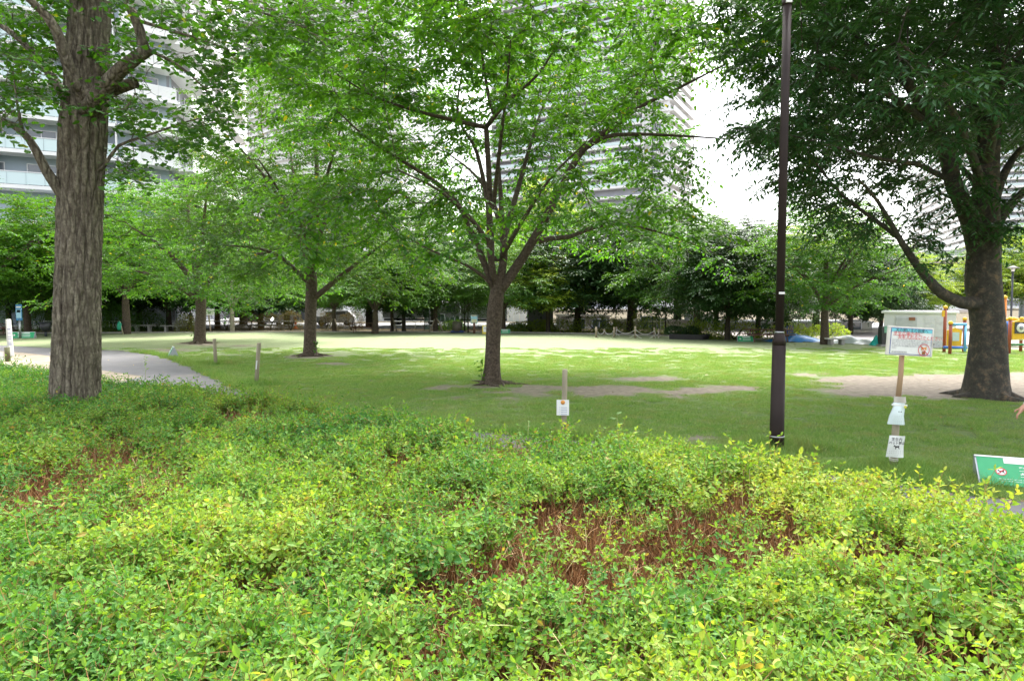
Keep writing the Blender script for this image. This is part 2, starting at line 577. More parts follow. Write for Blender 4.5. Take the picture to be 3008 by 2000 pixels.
def make_twiglets(rng, base, dirs, per=2, ln=(.3, .55), nleaf=8, lsize=.1, droop=.25, updir=.15, flat=.35, ltm=T_OVAL, spread=1.0, leaf_droop=.25, keep=None):
    """short leafy shoots at (base, dirs) -> leaf verts/faces and twig verts/faces"""
    B = np.repeat(base, per, 0); D0 = np.repeat(_n(dirs), per, 0)
    T = len(B)
    rnd = rng.normal(0, 1, (T, 3)); rnd[:, 2] *= flat
    d = D0 * .7 + _n(rnd) * spread; d[:, 2] = d[:, 2] * .6 + updir
    d = _n(d)
    L = rng.uniform(ln[0], ln[1], T)
    t = (np.arange(nleaf) + .8) / nleaf
    tt = t[None, :, None]
    C = B[:, None] + d[:, None] * (L[:, None, None] * tt)
    C[..., 2] -= droop * L[:, None] * t[None] ** 2
    td = np.repeat(d[:, None], nleaf, 1).copy(); td[..., 2] -= 2 * droop * t[None]
    td = _n(td)
    up = np.array([0, 0, 1.0])
    side = _n(np.cross(td, up))
    sg = np.where(np.arange(nleaf) % 2 == 0, 1.0, -1.0)[None, :, None]
    ax = td * .55 + side * sg * .85 + rng.normal(0, .22, td.shape)
    ax[..., 2] -= leaf_droop
    ax[:, -1] = td[:, -1]
    nm = up + rng.normal(0, .38, td.shape) + np.array([0, 0, .2])
    sz = lsize * rng.uniform(.7, 1.15, (T, nleaf))
    P = C.reshape(-1, 3); A = ax.reshape(-1, 3); Nn = nm.reshape(-1, 3); sz = sz.reshape(-1)
    if keep is not None:
        m = keep(P); P, A, Nn, sz = P[m], A[m], Nn[m], sz[m]
    lv = leaves(P, A, Nn, sz, ltm)
    lines = [np.vstack([B[i], C[i, nleaf // 2], C[i, -1]]) for i in range(T)]
    return lv, lines

def disc_clusters(rng, inside, box, n_cl, per, rad=(.5, 1.0), thick=.14):
    """attractors in flattened discs inside an envelope"""
    out = []
    tries = 0
    lo, hi = np.array(box[0]), np.array(box[1])
    while len(out) < n_cl and tries < 60:
        c = rng.uniform(lo, hi, (n_cl * 3, 3))
        c = c[inside(c)]
        out.extend(list(c)); tries += 1
    out = np.array(out[:n_cl])
    pts = []
    for c in out:
        r = rng.uniform(*rad)
        a = rng.uniform(0, 2 * np.pi, per); q = r * np.sqrt(rng.uniform(0, 1, per))
        pts.append(np.stack([c[0] + q * np.cos(a), c[1] + q * np.sin(a), c[2] + rng.normal(0, thick, per)], 1))
    return np.vstack(pts)

def build_tree(root, rng, limbs, attr, bark, leafm, trunk=None, step=.28, infl=2.2, kill=.42, trop=(0, 0, .05),
               tip=.006, leaf=dict(), leaf_r=.014, sides=5, shoots=True, limb_parts=True, max_tw=None, iters=60, wob=.25, e=2.4, keep=None):
    """limbs in tree-local coordinates; builds trunk, limb, branches, crown under root"""
    pos, par, rad, n0, lid = grow(rng, limbs, attr, step, infl, kill, iters, trop, wob)
    r = pipe_radius(pos, par, rad, n0, tip, e)
    # manual limbs
    if trunk is not None: link('trunk', trunk, root)
    k0 = 0
    for li, (pts, r0, r1) in enumerate(limbs):
        ids = np.where(lid == li)[0]
        L = pos[ids]
        if li > 0: L = np.vstack([pos[par[ids[0]]], L]); rr = np.concatenate([[r[ids[0]]], r[ids]])
        else: rr = r[ids]
        if li == 0 and trunk is not None: continue
        if not limb_parts: continue
        V, F = tube_np([L], [rr], 12)
        link('trunk' if li == 0 else 'limb', fast_mesh('limb', V, F, bark, True), root)
    cs = chains(par, n0, r)
    lines = [pos[c] for c in cs]; rads = [np.concatenate([[r[c[1]]], r[c[1:]]]) for c in cs]
    if not limb_parts:
        for li in range(len(limbs)):
            ids = np.where(lid == li)[0]
            if li == 0:
                V, F = tube_np([pos[ids]], [r[ids]], 10)
                link('trunk', fast_mesh('trunk', V, F, bark, True), root)
            else:
                lines.append(np.vstack([pos[par[ids[0]]], pos[ids]])); rads.append(np.concatenate([[r[ids[0]]], r[ids]]))
    d = np.zeros_like(pos)
    m = par >= 0
    d[m] = _n(pos[m] - pos[par[m]])
    sel = np.where((r < leaf_r) & (np.arange(len(r)) >= n0))[0]
    if max_tw and len(sel) > max_tw: sel = rng.choice(sel, max_tw, False)
    (LV, LF), tl = make_twiglets(rng, pos[sel], d[sel], keep=keep, **leaf)
    V, F = tube_np(lines, rads, sides)
    if shoots:
        V2, F2 = tube_np(tl, [np.array([.0035, .0028, .0018])] * len(tl), 3)
        F = np.vstack([F, F2 + len(V)]); V = np.vstack([V, V2])
    tw = link('branches', fast_mesh('branches', V, F, bark, True), root)
    tw['kind'] = 'stuff'
    cr = link('crown', fast_mesh('crown', LV, LF, leafm), root)
    cr['kind'] = 'stuff'
    return len(LF), len(F)
# ================================================================ ground, path, lawn
def poly_obj(name, poly, z, mat, kind='structure'):
    bm = bmesh.new()
    vs = [bm.verts.new((p[0], p[1], z)) for p in poly]
    f = bm.faces.new(vs)
    if f.normal.z < 0: f.normal_flip()
    bmesh.ops.triangulate(bm, faces=bm.faces[:])
    me = bpy.data.meshes.new(name); bm.to_mesh(me); bm.free()
    me.materials.append(mat)
    o = link(name, me); o['kind'] = kind
    return o

# edge of the hedge on the ground: the photo shows its top (z about .5)
HZ = .72
edge_px = [(-260, 805), (-120, 815), (0, 835), (115, 848), (235, 868), (330, 872), (420, 880), (540, 900), (640, 908), (800, 935), (900, 955), (1000, 972),
           (1180, 985), (1400, 998), (1600, 1018), (1760, 1046), (1900, 1076), (2000, 1086), (2100, 1106), (2240, 1136), (2358, 1180), (2600, 1340), (2900, 1500)]
hedge_edge = [g2(x, y, HZ) for x, y in edge_px]
HEDGE = [(p.x, p.y) for p in hedge_edge] + [(7.5, -1.1), (-19, -1.1), (-30, 12)]
path_up = [(-400, 782), (-150, 788), (0, 795), (115, 801), (235, 806), (300, 809), (370, 819), (420, 835), (470, 857), (541, 890)]
PATH_UP = [tuple(g2(x, y)[:2]) for x, y in path_up] + [(x * SC, y * SC) for x, y in [(-3.6, 10.6), (-1.4, 9.0), (1.0, 7.9), (2.6, 6.75), (3.35, 6.15)]] + [ tuple(g2(2240, 1139)[:2]), tuple(g2(2358, 1152)[:2]), (9.6, 5.9), (16.5, 2.7)]
PATH_LO = [(x * SC, y * SC) for x, y in [(13, 1.0), (7.5, 3.2), (5.0, 4.2), (4.0, 4.7), (3.2, 5.2), (1.5, 6.2), (0, 7.2), (-2.5, 8.7), (-5.0, 10.4), (-8.0, 13.6)]] + [tuple(g2(x, y)[:2]) for x, y in [(330, 866), (235, 852), (115, 819), (60, 812), (0, 808), (-150, 801), (-400, 793)]]
PATH = PATH_UP + PATH_LO
# sandy ground between path and hedge at far left
SANDL = [tuple(g2(x, y)[:2]) for x, y in [(330, 866), (235, 852), (115, 819), (60, 812), (0, 808), (-150, 801), (-400, 793), (-700, 860), (-200, 870), (0, 870), (235, 890)]]

def ell(x, y, cx, cy, rx, ry):   # in measured pixels -> soft mask on the ground
    c = g2(cx, cy); e1 = g2(cx + rx, cy); e2 = g2(cx, cy - ry); e3 = g2(cx, cy + ry)
    dx = (x - (c.x + (y - c.y) * c.x / max(c.y, .1))) / max(abs(e1.x - c.x), .05)
    up = max(e2.y - c.y, .05); dn = max(c.y - e3.y, .05)
    dy = np.where(y > c.y, (y - c.y) / up, (c.y - y) / dn)
    return np.sqrt(dx * dx + dy * dy)
DIRT = [  # (cx, cy, rx, ry, strength)
    (1250, 897, 130, 14, .75), (1400, 900, 150, 13, .95), (1600, 902, 110, 9, 1.0), (1500, 873, 80, 6, .9), (1040, 893, 90, 16, .35), (1133, 890, 60, 14, .55),
    (2150, 890, 250, 24, 1.5), (2330, 890, 220, 30, 1.6), (1960, 876, 80, 10, 1.1), (2500, 900, 220, 40, 1.4), (1700, 893, 60, 8, .7),
    (713, 821, 60, 5, .7), (460, 792, 60, 4, .8), (560, 796, 50, 3, .6), (390, 806, 80, 6, .5), (900, 858, 120, 6, .35), (760, 838, 70, 5, .4), (330, 777, 60, 2, .5),
    (1133, 905, 250, 34, .22), (1250, 930, 200, 30, .2), (1590, 1010, 60, 12, .35), (1980, 930, 50, 9, .3), (1560, 915, 50, 5, .55), (1850, 863, 70, 5, .5), (300, 812, 90, 5, .3)]
def dirt_mask(x, y):
    n = fbm(x * 1.6, y * 1.6, 5) - .5
    n2 = fbm(x * 6, y * 6, 8) - .5
    m = np.zeros_like(x)
    for cx, cy, rx, ry, s in DIRT:
        e = ell(x, y, cx, cy, rx, ry)
        m = np.maximum(m, s * np.clip(1.35 - e, 0, 1))
    m = np.clip((m + n * 1.1 + n2 * .5 - .22) * 2.6, 0, 1) * (m > .02)
    return m

def far_edge(x):     # far border of the lawn in world Y
    return np.interp(x / SC, [-30, -14, -8, 0, 5, 10, 14, 20], [36.5, 38.5, 38.6, 38.0, 36.0, 31.5, 27.5, 24.5]) * SC

# materials
def m_lawn():
    t = NT('lawn_turf')
    p = t.pos()
    a = t.n('ShaderNodeAttribute', {'attribute_name': 'dirt'}).outputs['Fac']
    n1 = t.noise(.35, 4, .6, p); n2 = t.noise(2.2, 5, .65, p); n3 = t.noise(38, 3, .7, p)
    g = t.ramp(n2, [(.3, (.1, .18, .045)), (.5, (.15, .23, .06)), (.72, (.25, .28, .11))])
    g = t.mix(t.ramp(n1, [(.2, 0.0), (.85, .5)]), g, (.15, .2, .06))
    # open, dry centre of the lawn
    sep = t.n('ShaderNodeSeparateXYZ'); t.t.links.new(p, sep.inputs[0])
    dry = t.ramp(t.math('ADD', t.math('MULTIPLY', sep.outputs[1], .0182), t.math('MULTIPLY', t.math('SUBTRACT', t.noise(.22, 4, .65, p), .5), .35)), [(.33, 0.0), (.6, .85), (.95, .8)])
    g = t.mix(dry, g, t.ramp(t.noise(1.1, 6, .7, p), [(.2, (.27, .315, .175)), (.5, (.315, .35, .205)), (.85, (.375, .39, .25))]))
    g = t.mix(t.ramp(n3, [(.35, .5), (.7, 0.0)]), g, (.03, .055, .012))
    d = t.ramp(t.noise(5, 6, .7, p), [(.3, (.13, .105, .078)), (.55, (.225, .19, .15)), (.8, (.33, .295, .25))])
    c = t.mix(a, g, d)
    h = t.math('ADD', n3, t.math('MULTIPLY', t.noise(120, 2, .6, p), .5))
    return t.end(t.pbsdf(c, .9, 0, t.bump(h, .5, .015), .2))
M_LAWN = m_lawn()
def m_ground():
    t = NT('bare_ground')
    p = t.pos()
    c = t.ramp(t.noise(.5, 7, .65, p), [(.3, (.07, .06, .035)), (.5, (.11, .095, .06)), (.7, (.17, .14, .1))])
    c = t.mix(t.ramp(t.noise(14, 4, .7, p), [(.5, 0.0), (.72, .6)]), c, (.11, .06, .03))
    return t.end(t.pbsdf(c, .95, 0, t.bump(t.noise(20, 5, .7, p), .4, .02), .2))
M_GROUND = m_ground()
def m_path():
    t = NT('path_asphalt')
    p = t.pos()
    c = t.ramp(t.noise(1.1, 6, .6, p), [(.3, (.15, .145, .148)), (.7, (.2, .192, .195))])
    c = t.mix(t.ramp(t.noise(140, 2, .6, p), [(.4, .5), (.62, 0.0)]), c, (.1, .098, .1))
    c = t.mix(t.ramp(t.noise(.6, 5, .7, p, 1.0), [(.56, 0.0), (.7, .5)]), c, (.25, .22, .18))
    return t.end(t.pbsdf(c, .85, 0, t.bump(t.noise(160, 2, .6, p), .3, .006), .3))
M_PATH = m_path()
M_SAND = simple('sandy_soil', (.36, .31, .24), (.22, .18, .13), .95, scale=1.4, bump=.3, spec=.2)
M_PAVE = simple('pale_paving', (.42, .38, .36), (.32, .28, .26), .85, scale=1.5, bump=.1, spec=.3)
M_ROAD = simple('road_asphalt', (.3, .3, .3), (.22, .22, .23), .85, scale=.3, spec=.3)

poly_obj('ground', [(-900, -60), (900, -60), (900, 900), (-900, 900)], -.012, M_GROUND)
# lawn grid
gx = np.arange(-36, 33, .17); gy = np.arange(3.6, 55.5, .17)
GX, GY = np.meshgrid(gx, gy)
dm = dirt_mask(GX, GY)
bump_z = (fbm(GX * .5, GY * .5, 77, 3) - .5) * .03
nx, ny = len(gx), len(gy)
V = np.stack([GX, GY, bump_z + 0.004], -1).reshape(-1, 3)
i = (np.arange(ny - 1)[:, None] * nx + np.arange(nx - 1)[None]).reshape(-1)
Fq = np.stack([i, i + 1, i + nx + 1, i + nx], 1)
cx = GX[:-1, :-1].reshape(-1) + .085; cy = GY[:-1, :-1].reshape(-1) + .085
wig = (fbm(cx * 2, cy * 2, 31) - .5) * .22
keepf = (cy < far_edge(cx) + wig) & ~in_poly(cx + wig, cy + wig, PATH) & ~in_poly(cx + wig, cy + wig, SANDL)
lawn_me = fast_mesh('lawn', V, Fq[keepf], M_LAWN, True)
at_ = lawn_me.attributes.new('dirt', 'FLOAT', 'POINT')
at_.data.foreach_set('value', dm.reshape(-1).astype(np.float32))
lawn = link('lawn', lawn_me); lawn['kind'] = 'structure'
poly_obj('path', PATH, -.004, M_PATH)
poly_obj('sandy_ground', SANDL, -.008, M_SAND)
# outer walk round the lawn, and the playground paving
walk = [(x, float(far_edge(np.array(x))) - .3) for x in (-41, -19, -11, 0, 7)] + [(7, 51.7), (0, 54.9), (-11, 55.6), (-19, 55.4), (-41, 53)]
poly_obj('perimeter_walk', walk, -.008, M_SAND)
pave = [(14.4, 43.3), (19.2, 38), (27.5, 33.6), (47, 26.8), (55, 41), (60, 75), (16.5, 60)]
poly_obj('playground_paving', pave, -.008, M_PAVE)
poly_obj('road', [(-110, 62), (-110, 80), (45, 80), (45, 62)], -.004, M_ROAD)

# kerb at the far edge of the lawn
M_KERB = simple('kerb_concrete', (.42, .4, .37), (.28, .26, .23), .85, scale=3, bump=.2)
kp = [(x, float(far_edge(np.array(float(x)))) + .1) for x in np.arange(-36, 27.1, 1.0)]
mb = MB()
for a, b in zip(kp[:-1], kp[1:]):
    a = Vector((*a, 0)); b = Vector((*b, 0)); d = (b - a)
    mb.box((a + b) / 2 + Vector((0, 0, .03)), (d.length - .012, .13, .1), rot=(0, 0, math.atan2(d.y, d.x)))
ko = mb.build('lawn_kerb', M_KERB); ko['kind'] = 'structure'

# ---------------------------------------------------------------- grass blades (near and middle lawn)
def m_grass():
    t = NT('grass_blade')
    isl = t.island()
    c = t.ramp(isl, [(.0, (.085, .2, .04)), (.45, (.135, .27, .055)), (.8, (.2, .33, .085)), (.97, (.38, .4, .18))])
    pn = t.noise(.5, 4, .6, t.pos())
    c = t.mix(t.ramp(pn, [(.42, 0.0), (.7, .55)]), c, (.2, .3, .08))
    c = t.mix(t.ramp(t.noise(1.7, 5, .7, t.pos()), [(.48, 0.0), (.68, .65)]), c, (.27, .26, .12))
    p = t.pbsdf(c, .55, spec=.4)
    b = t.n('ShaderNodeBsdfTranslucent'); t.put(b, 'Color', t.mix(1.0, c, (1.9, 1.8, .8), 'MULTIPLY'))
    mx = t.n('ShaderNodeMixShader'); mx.inputs[0].default_value = .35
    t.t.links.new(p.outputs[0], mx.inputs[1]); t.t.links.new(b.outputs[0], mx.inputs[2])
    return t.end(mx.outputs[0])
M_GRASS = m_grass()
rng = np.random.default_rng(11)
def grass_tile(n, size, h0, h1, w):
    p = rng.uniform(-size / 2, size / 2, (n, 2)); a = rng.uniform(0, 2 * np.pi, n)
    h = rng.uniform(h0, h1, n); lean = rng.normal(0, .55, (n, 2)) * h[:, None]
    z = np.zeros(n)
    d = np.stack([np.cos(a), np.sin(a)], 1) * w / 2
    v0 = np.column_stack([p - d, z]); v1 = np.column_stack([p + d, z]); v2 = np.column_stack([p + lean, h])
    V = np.stack([v0, v1, v2], 1).reshape(-1, 3)
    return fast_mesh('grass_tuft', V, np.arange(n * 3).reshape(-1, 3), M_GRASS)
tiles = [grass_tile(760, .58, .015, .06, .006) for _ in range(4)] + [grass_tile(240, .34, .04, .14, .007) for _ in range(2)]
qx, qy = np.meshgrid(np.arange(-27, 27, .42), np.arange(5.6, 34, .42))
qx = (qx + rng.uniform(-.15, .15, qx.shape)).ravel(); qy = (qy + rng.uniform(-.15, .15, qy.shape)).ravel()
ok = (np.abs(qx) < qy * .8 + 1.2) & ~in_poly(qx, qy, PATH) & ~in_poly(qx, qy, SANDL) & ~in_poly(qx, qy, HEDGE) & (qy < far_edge(qx))
dmm = dirt_mask(qx, qy)
ok &= rng.uniform(0, 1, len(qx)) > dmm * 1.15
ok &= rng.uniform(0, 1, len(qx)) < np.clip((35 - qy) / 10, .3, 1)
qx, qy, dmm = qx[ok], qy[ok], dmm[ok]
ix = rng.integers(0, 4, len(qx))
tall = (fbm(qx * .7, qy * .7, 91) > .66) & (qy < 16)
ix[tall & (rng.uniform(0, 1, len(qx)) < .6)] = 4
sc_ = rng.uniform(.7, 1.15, len(qx)) * (1 - .35 * dmm)
grass_o = scatter('grass', np.column_stack([qx, qy, np.full(len(qx), .0)]), np.column_stack([np.zeros(len(qx)), np.zeros(len(qx)), rng.uniform(0, 6.28, len(qx))]), sc_, ix, tiles,
        'short patchy lawn grass between the hedge and the far trees')
# longer grass round posts, trunks, hedge foot
tx, ty = [], []
for (x, y) in [(1297, 1012), (2055, 1085), (588, 885), (495, 838), (2140, 1096), (1787, 1032)]:
    c = g2(x, y)
    for k in range(26):
        tx.append(c.x + rng.normal(0, .28)); ty.append(c.y + rng.normal(0, .22))
for p, q in zip(PATH_UP[5:-2], PATH_UP[6:-1]):
    L = math.hypot(q[0] - p[0], q[1] - p[1])
    for k in range(int(L * 5)):
        f = rng.uniform(); tx.append(p[0] + (q[0] - p[0]) * f + rng.normal(0, .07)); ty.append(p[1] + (q[1] - p[1]) * f + abs(rng.normal(0, .12)) + .06)
tx, ty = np.array(tx), np.array(ty)
ok = ~in_poly(tx, ty, PATH) & ~in_poly(tx, ty, HEDGE); tx, ty = tx[ok], ty[ok]
scatter('long_grass', np.column_stack([tx, ty, 0 * tx]), np.column_stack([0 * tx, 0 * tx, rng.uniform(0, 6.28, len(tx))]), rng.uniform(.7, 1.7, len(tx)), rng.integers(0, 2, len(tx)), tiles[4:],
        'longer green grass tufts along the path edge and around the posts')

# fallen leaves
M_FALL = NT('fallen_leaf'); _c = M_FALL.ramp(M_FALL.island(), [(0, (.3, .2, .06)), (.5, (.42, .33, .12)), (.8, (.5, .42, .25)), (1, (.16, .09, .04))]); M_FALL = M_FALL.end(M_FALL.pbsdf(_c, .7))
fx = rng.uniform(-22, 19, 2600); fy = rng.uniform(7, 51, 2600)
cl = fbm(fx * .25, fy * .25, 3)
ok = (np.abs(fx) < fy * .8) & ~in_poly(fx, fy, HEDGE) & (rng.uniform(0, 1, 2600) < (cl - .25) * 1.5) & (fy < far_edge(fx))
fx, fy = fx[ok], fy[ok]; n = len(fx)
P = np.column_stack([fx, fy, np.full(n, .035)]); D = rng.normal(0, 1, (n, 3)); D[:, 2] *= .25
V, Fq = leaves(P, D, np.tile([0, 0, 1.0], (n, 1)) + rng.normal(0, .3, (n, 3)), rng.uniform(.04, .09, n), T_RHOMB)
o = link('fallen_leaves', fast_mesh('fallen_leaves', V, Fq, M_FALL)); tag(o, 'dry fallen leaves scattered over the lawn and path', None, None, 'stuff')
V2x = rng.uniform(-40, 22, 5000); V2y = rng.uniform(0, 1, 5000) * 7 + far_edge(V2x) + .3
P = np.column_stack([V2x, V2y, np.full(5000, .02)]); D = rng.normal(0, 1, (5000, 3)); D[:, 2] *= .3
V, Fq = leaves(P, D, np.tile([0, 0, 1.0], (5000, 1)) + rng.normal(0, .4, (5000, 3)), rng.uniform(.05, .11, 5000), T_RHOMB)
o = link('leaf_litter', fast_mesh('leaf_litter', V, Fq, M_FALL)); tag(o, 'brown leaf litter under the far row of trees', None, None, 'stuff')

# ================================================================ the low clipped hedge in front
def hedge_z(x, y):
    return .60 + (fbm(x * .7, y * .7, 21, 3) - .5) * .24 + (fbm(x * 2.4, y * 2.4, 22, 3) - .5) * .24
BARE = [(225, 1075, 120, 55, 1.0), (30, 1165, 60, 26, 1.1), (140, 1125, 60, 26, .8), (890, 1185, 80, 24, .8), (1080, 1165, 70, 26, .8), (1350, 1200, 90, 50, .9), (1500, 1175, 130, 30, .9), (1560, 1240, 170, 45, 1.0),
        (1300, 1300, 130, 45, 1.05), (1420, 1350, 70, 30, .9), (990, 1410, 70, 55, 1.0), (570, 955, 60, 12, .8), (740, 940, 60, 10, .6), (940, 1062, 50, 14, .7), (1190, 1020, 60, 18, .8), (1700, 1130, 60, 16, .6),
        (1800, 1190, 60, 25, .7), (1250, 1530, 70, 30, .9), (270, 1235, 50, 20, .6), (700, 985, 40, 8, .5), (2000, 1270, 60, 30, .5), (2200, 1480, 70, 30, .6), (460, 1005, 60, 10, .5), (1650, 1040, 30, 8, .5), (620, 1340, 50, 24, .4), (800, 1120, 60, 20, .3)]
def bare_mask(x, y):
    m = np.zeros_like(x)
    for cx, cy, rx, ry, s in BARE:
        c = g2(cx, cy, .58); ex = g2(cx + rx, cy, .58).x - c.x; e1 = g2(cx, cy - ry, .58).y - c.y; e2 = c.y - g2(cx, cy + ry, .58).y
        dy = np.where(y > c.y, (y - c.y) / e1, (c.y - y) / e2); dx = (x - (c.x + (y - c.y) * c.x / c.y)) / ex
        m = np.maximum(m, 1.1 * s * np.clip(2.2 - np.sqrt(dx * dx + dy * dy), 0, 1))
    n = fbm(x * 1.7, y * 1.7, 61, 4) - .5
    n3 = fbm(x * 5, y * 5, 63, 3) - .5
    return np.clip(m * 1.2 + n * 1.9 * (.45 + m) + n3 * 2.0 * (.34 + m), 0, 1)

def m_hedge_leaf():
    t = NT('hedge_leaf')
    isl = t.island(); p = t.pos()
    n1 = t.noise(.55, 3, .55, p); n2 = t.noise(3.4, 3, .6, p)
    sep = t.n('ShaderNodeSeparateXYZ'); t.t.links.new(p, sep.inputs[0])
    xx = t.math('MULTIPLY', t.math('ADD', sep.outputs[0], 2.6), .03, clamp=False)
    f = t.math('ADD', t.math('ADD', t.math('MULTIPLY', t.math('SUBTRACT', n1, .5), 1.5), t.math('MULTIPLY', t.math('SUBTRACT', n2, .5), 1.2)), t.math('ADD', xx, .16))
    f = t.math('ADD', f, t.math('MULTIPLY', isl, .5), clamp=True)
    c = t.ramp(f, [(.0, (.04, .145, .032)), (.25, (.09, .22, .044)), (.52, (.165, .305, .053)), (.8, (.28, .39, .067)), (1.0, (.41, .45, .1))])
    odd = t.ramp(isl, [(.955, 0.0), (.96, .85)])
    c = t.mix(odd, c, (.34, .24, .07))
    tr = t.mix(1.0, c, (1.9, 1.75, .6), 'MULTIPLY')
    b = t.n('ShaderNodeBsdfTranslucent'); t.put(b, 'Color', tr)
    mx = t.n('ShaderNodeMixShader'); mx.inputs[0].default_value = .38
    t.t.links.new(t.pbsdf(c, .5, spec=.22).outputs[0], mx.inputs[1]); t.t.links.new(b.outputs[0], mx.inputs[2])
    return t.end(mx.outputs[0])
M_HLEAF = m_hedge_leaf()
M_HTWIG = NT('hedge_twig'); _c = M_HTWIG.ramp(M_HTWIG.island(), [(0, (.08, .04, .02)), (.5, (.24, .11, .045)), (.85, (.4, .21, .085)), (1, (.55, .42, .24))]); M_HTWIG = M_HTWIG.end(M_HTWIG.pbsdf(_c, .75, spec=.25))

def sprig(rng, ln, npair, ls, bend):
    a = rng.uniform(0, 6.28); bd = np.array([math.cos(a), math.sin(a), 0]) * bend
    t = np.linspace(0, 1, npair + 1)[1:]
    P, D, N, Sz = [], [], [], []
    stem = [np.zeros(3)]
    rot = rng.uniform(0, 3)
    for k, tk in enumerate(t):
        c = np.array([0, 0, ln * tk]) + bd * ln * tk * tk
        stem.append(c)
        ang = rot + k * (math.pi / 2) + rng.normal(0, .25)
        for s_ in (0, math.pi):
            out = np.array([math.cos(ang + s_), math.sin(ang + s_), rng.uniform(.15, .75)])
            P.append(c); D.append(out); N.append(np.array([-.5 * out[0], -.5 * out[1], 1]) + rng.normal(0, .25, 3)); Sz.append(ls * rng.uniform(.65, 1.1) * (1.1 - .35 * tk))
    P.append(stem[-1]); D.append(bd + np.array([.2, 0, .8])); N.append(rng.normal(0, 1, 3)); Sz.append(ls * .6)
    LV, LF = leaves(np.array(P), np.array(D), np.array(N), np.array(Sz), T_OVAL)
    V, F = tube_np([np.array(stem)], [np.linspace(.0022, .0012, len(stem))], 3)
    F3 = np.vstack([F[:, [0, 1, 2]], F[:, [0, 2, 3]]])
    return LV, LF, V, F3
def clump(rng, n, spread, ln, npair, ls):
    Vs, Fs, mi, b = [], [], [], 0
    for k in range(n):
        LV, LF, V, F3 = sprig(rng, rng.uniform(*ln), rng.integers(*npair), ls, rng.uniform(.1, .7))
        ax = rng.normal(0, .42, 2); M = np.array(Euler((ax[0], ax[1], rng.uniform(0, 6))).to_matrix())
        off = np.array([rng.normal(0, spread), rng.normal(0, spread), rng.uniform(-.03, .03)])
        for v_, f_, m_ in ((LV, LF, 0), (V, F3, 1)):
            Vs.append(v_ @ M.T + off); Fs.append(f_ + b); mi.append(np.full(len(f_), m_)); b += len(v_)
    return fast_mesh('hedge_shoot', np.vstack(Vs), np.vstack(Fs), [M_HLEAF, M_HTWIG], False, np.concatenate(mi))
rg = np.random.default_rng(4)
cl_a = [clump(rg, 5, .045, (.09, .18), (4, 6), .048) for _ in range(6)]
cl_b = [clump(rg, 3, .04, (.18, .3), (5, 8), .064) for _ in range(3)]      # longer shoots
cl_c = [clump(rg, 3, .05, (.05, .1), (2, 3), .045) for _ in range(3)]        # sparse leaflets on bare wood
NA = 47000
hx = rg.uniform(-22, 9, NA * 3); hy = rg.uniform(1.2, 20, NA * 3)
# keep density roughly even, restrict to the view cone
ok = in_poly(hx, hy, HEDGE) & (np.abs(hx) < hy * .82 + .9)
ok &= rg.uniform(0, 1, len(hx)) < np.where(hy < 9, 1.0, .75)
hx, hy = hx[ok], hy[ok]
bmk = bare_mask(hx, hy)
prob = np.clip(1.05 - bmk * 1.2, .22, 1) * np.clip(.55 + .9 * fbm(hx * 4, hy * 4, 71, 2), .5, 1)
ok = rg.uniform(0, 1, len(hx)) < prob
hx, hy, bmk = hx[ok], hy[ok], bmk[ok]
n = len(hx)
hz = hedge_z(hx, hy) - .05 - bmk * .12 * rg.uniform(0, 1, n) - rg.uniform(0, 1, n) ** 2 * .17
longs = (rg.uniform(0, 1, n) < .07 + .25 * (fbm(hx * .8, hy * .8, 55) > .62))
idx = np.where(longs, 6 + rg.integers(0, 3, n), rg.integers(0, 6, n))
idx = np.where((bmk > .35) & (rg.uniform(0, 1, n) < .7), 9 + rg.integers(0, 3, n), idx)
tilt = rg.normal(0, .3, (n, 2))
scl = rg.uniform(.75, 1.25, n)
print('hedge instances', n)
hl = scatter('hedge', np.column_stack([hx, hy, hz]), np.column_stack([tilt, rg.uniform(0, 6.28, n)]), scl, idx, cl_a + cl_b + cl_c,
        'low clipped green hedge with small leaves and brown bare patches filling the foreground')
tag(hl, None, 'hedge')
# skirt of shoots down the far side of the hedge
def skirt():
    X, Y, Z = [], [], []
    E = [(p.x, p.y) for p in hedge_edge]
    for p, q in zip(E[:-1], E[1:]):
        L = math.hypot(q[0] - p[0], q[1] - p[1])
        for k in range(int(L * 45)):
            f = rg.uniform(); X.append(p[0] + (q[0] - p[0]) * f + rg.normal(0, .05)); Y.append(p[1] + (q[1] - p[1]) * f + rg.normal(0, .05)); Z.append(rg.uniform(.08, .56))
    return np.array(X), np.array(Y), np.array(Z)
X, Y, Z = skirt(); n = len(X)
sk = scatter('hedge', np.column_stack([X, Y, Z]), np.column_stack([rg.normal(-.5, .4, n), rg.normal(0, .4, n), rg.uniform(-.5, .5, n)]), rg.uniform(.8, 1.3, n), rg.integers(0, 9, n), cl_a + cl_b,
        'leafy outer side of the low hedge facing the lawn')
tag(sk, None, 'hedge')
# woody stems inside the hedge
def twigs(rng, n, spread, h, lean=.25, r=.003):
    lines, rr = [], []
    for k in range(n):
        p = np.array([rng.normal(0, spread), rng.normal(0, spread), 0]); d = np.array([rng.normal(0, lean), rng.normal(0, lean), 1.0]); hh = h * rng.uniform(.6, 1.05)
        m = p + d * hh * .5 + rng.normal(0, .012, 3); e = p + d * hh + rng.normal(0, .03, 3)
        lines.append(np.vstack([p, m, e])); rr.append(np.array([r * 1.2, r, r * .55]) * rng.uniform(.6, 1.5))
        for j in range(2):
            b = m + (e - m) * rng.uniform(0, .8); e2 = b + np.array([rng.normal(0, .05), rng.normal(0, .05), rng.uniform(.03, .1)])
            lines.append(np.vstack([b, (b + e2) / 2 + rng.normal(0, .005, 3), e2])); rr.append(np.array([r * .7, r * .6, r * .35]))
    V, F = tube_np(lines, rr, 3)
    return fast_mesh('hedge_stem', V, F, M_HTWIG)
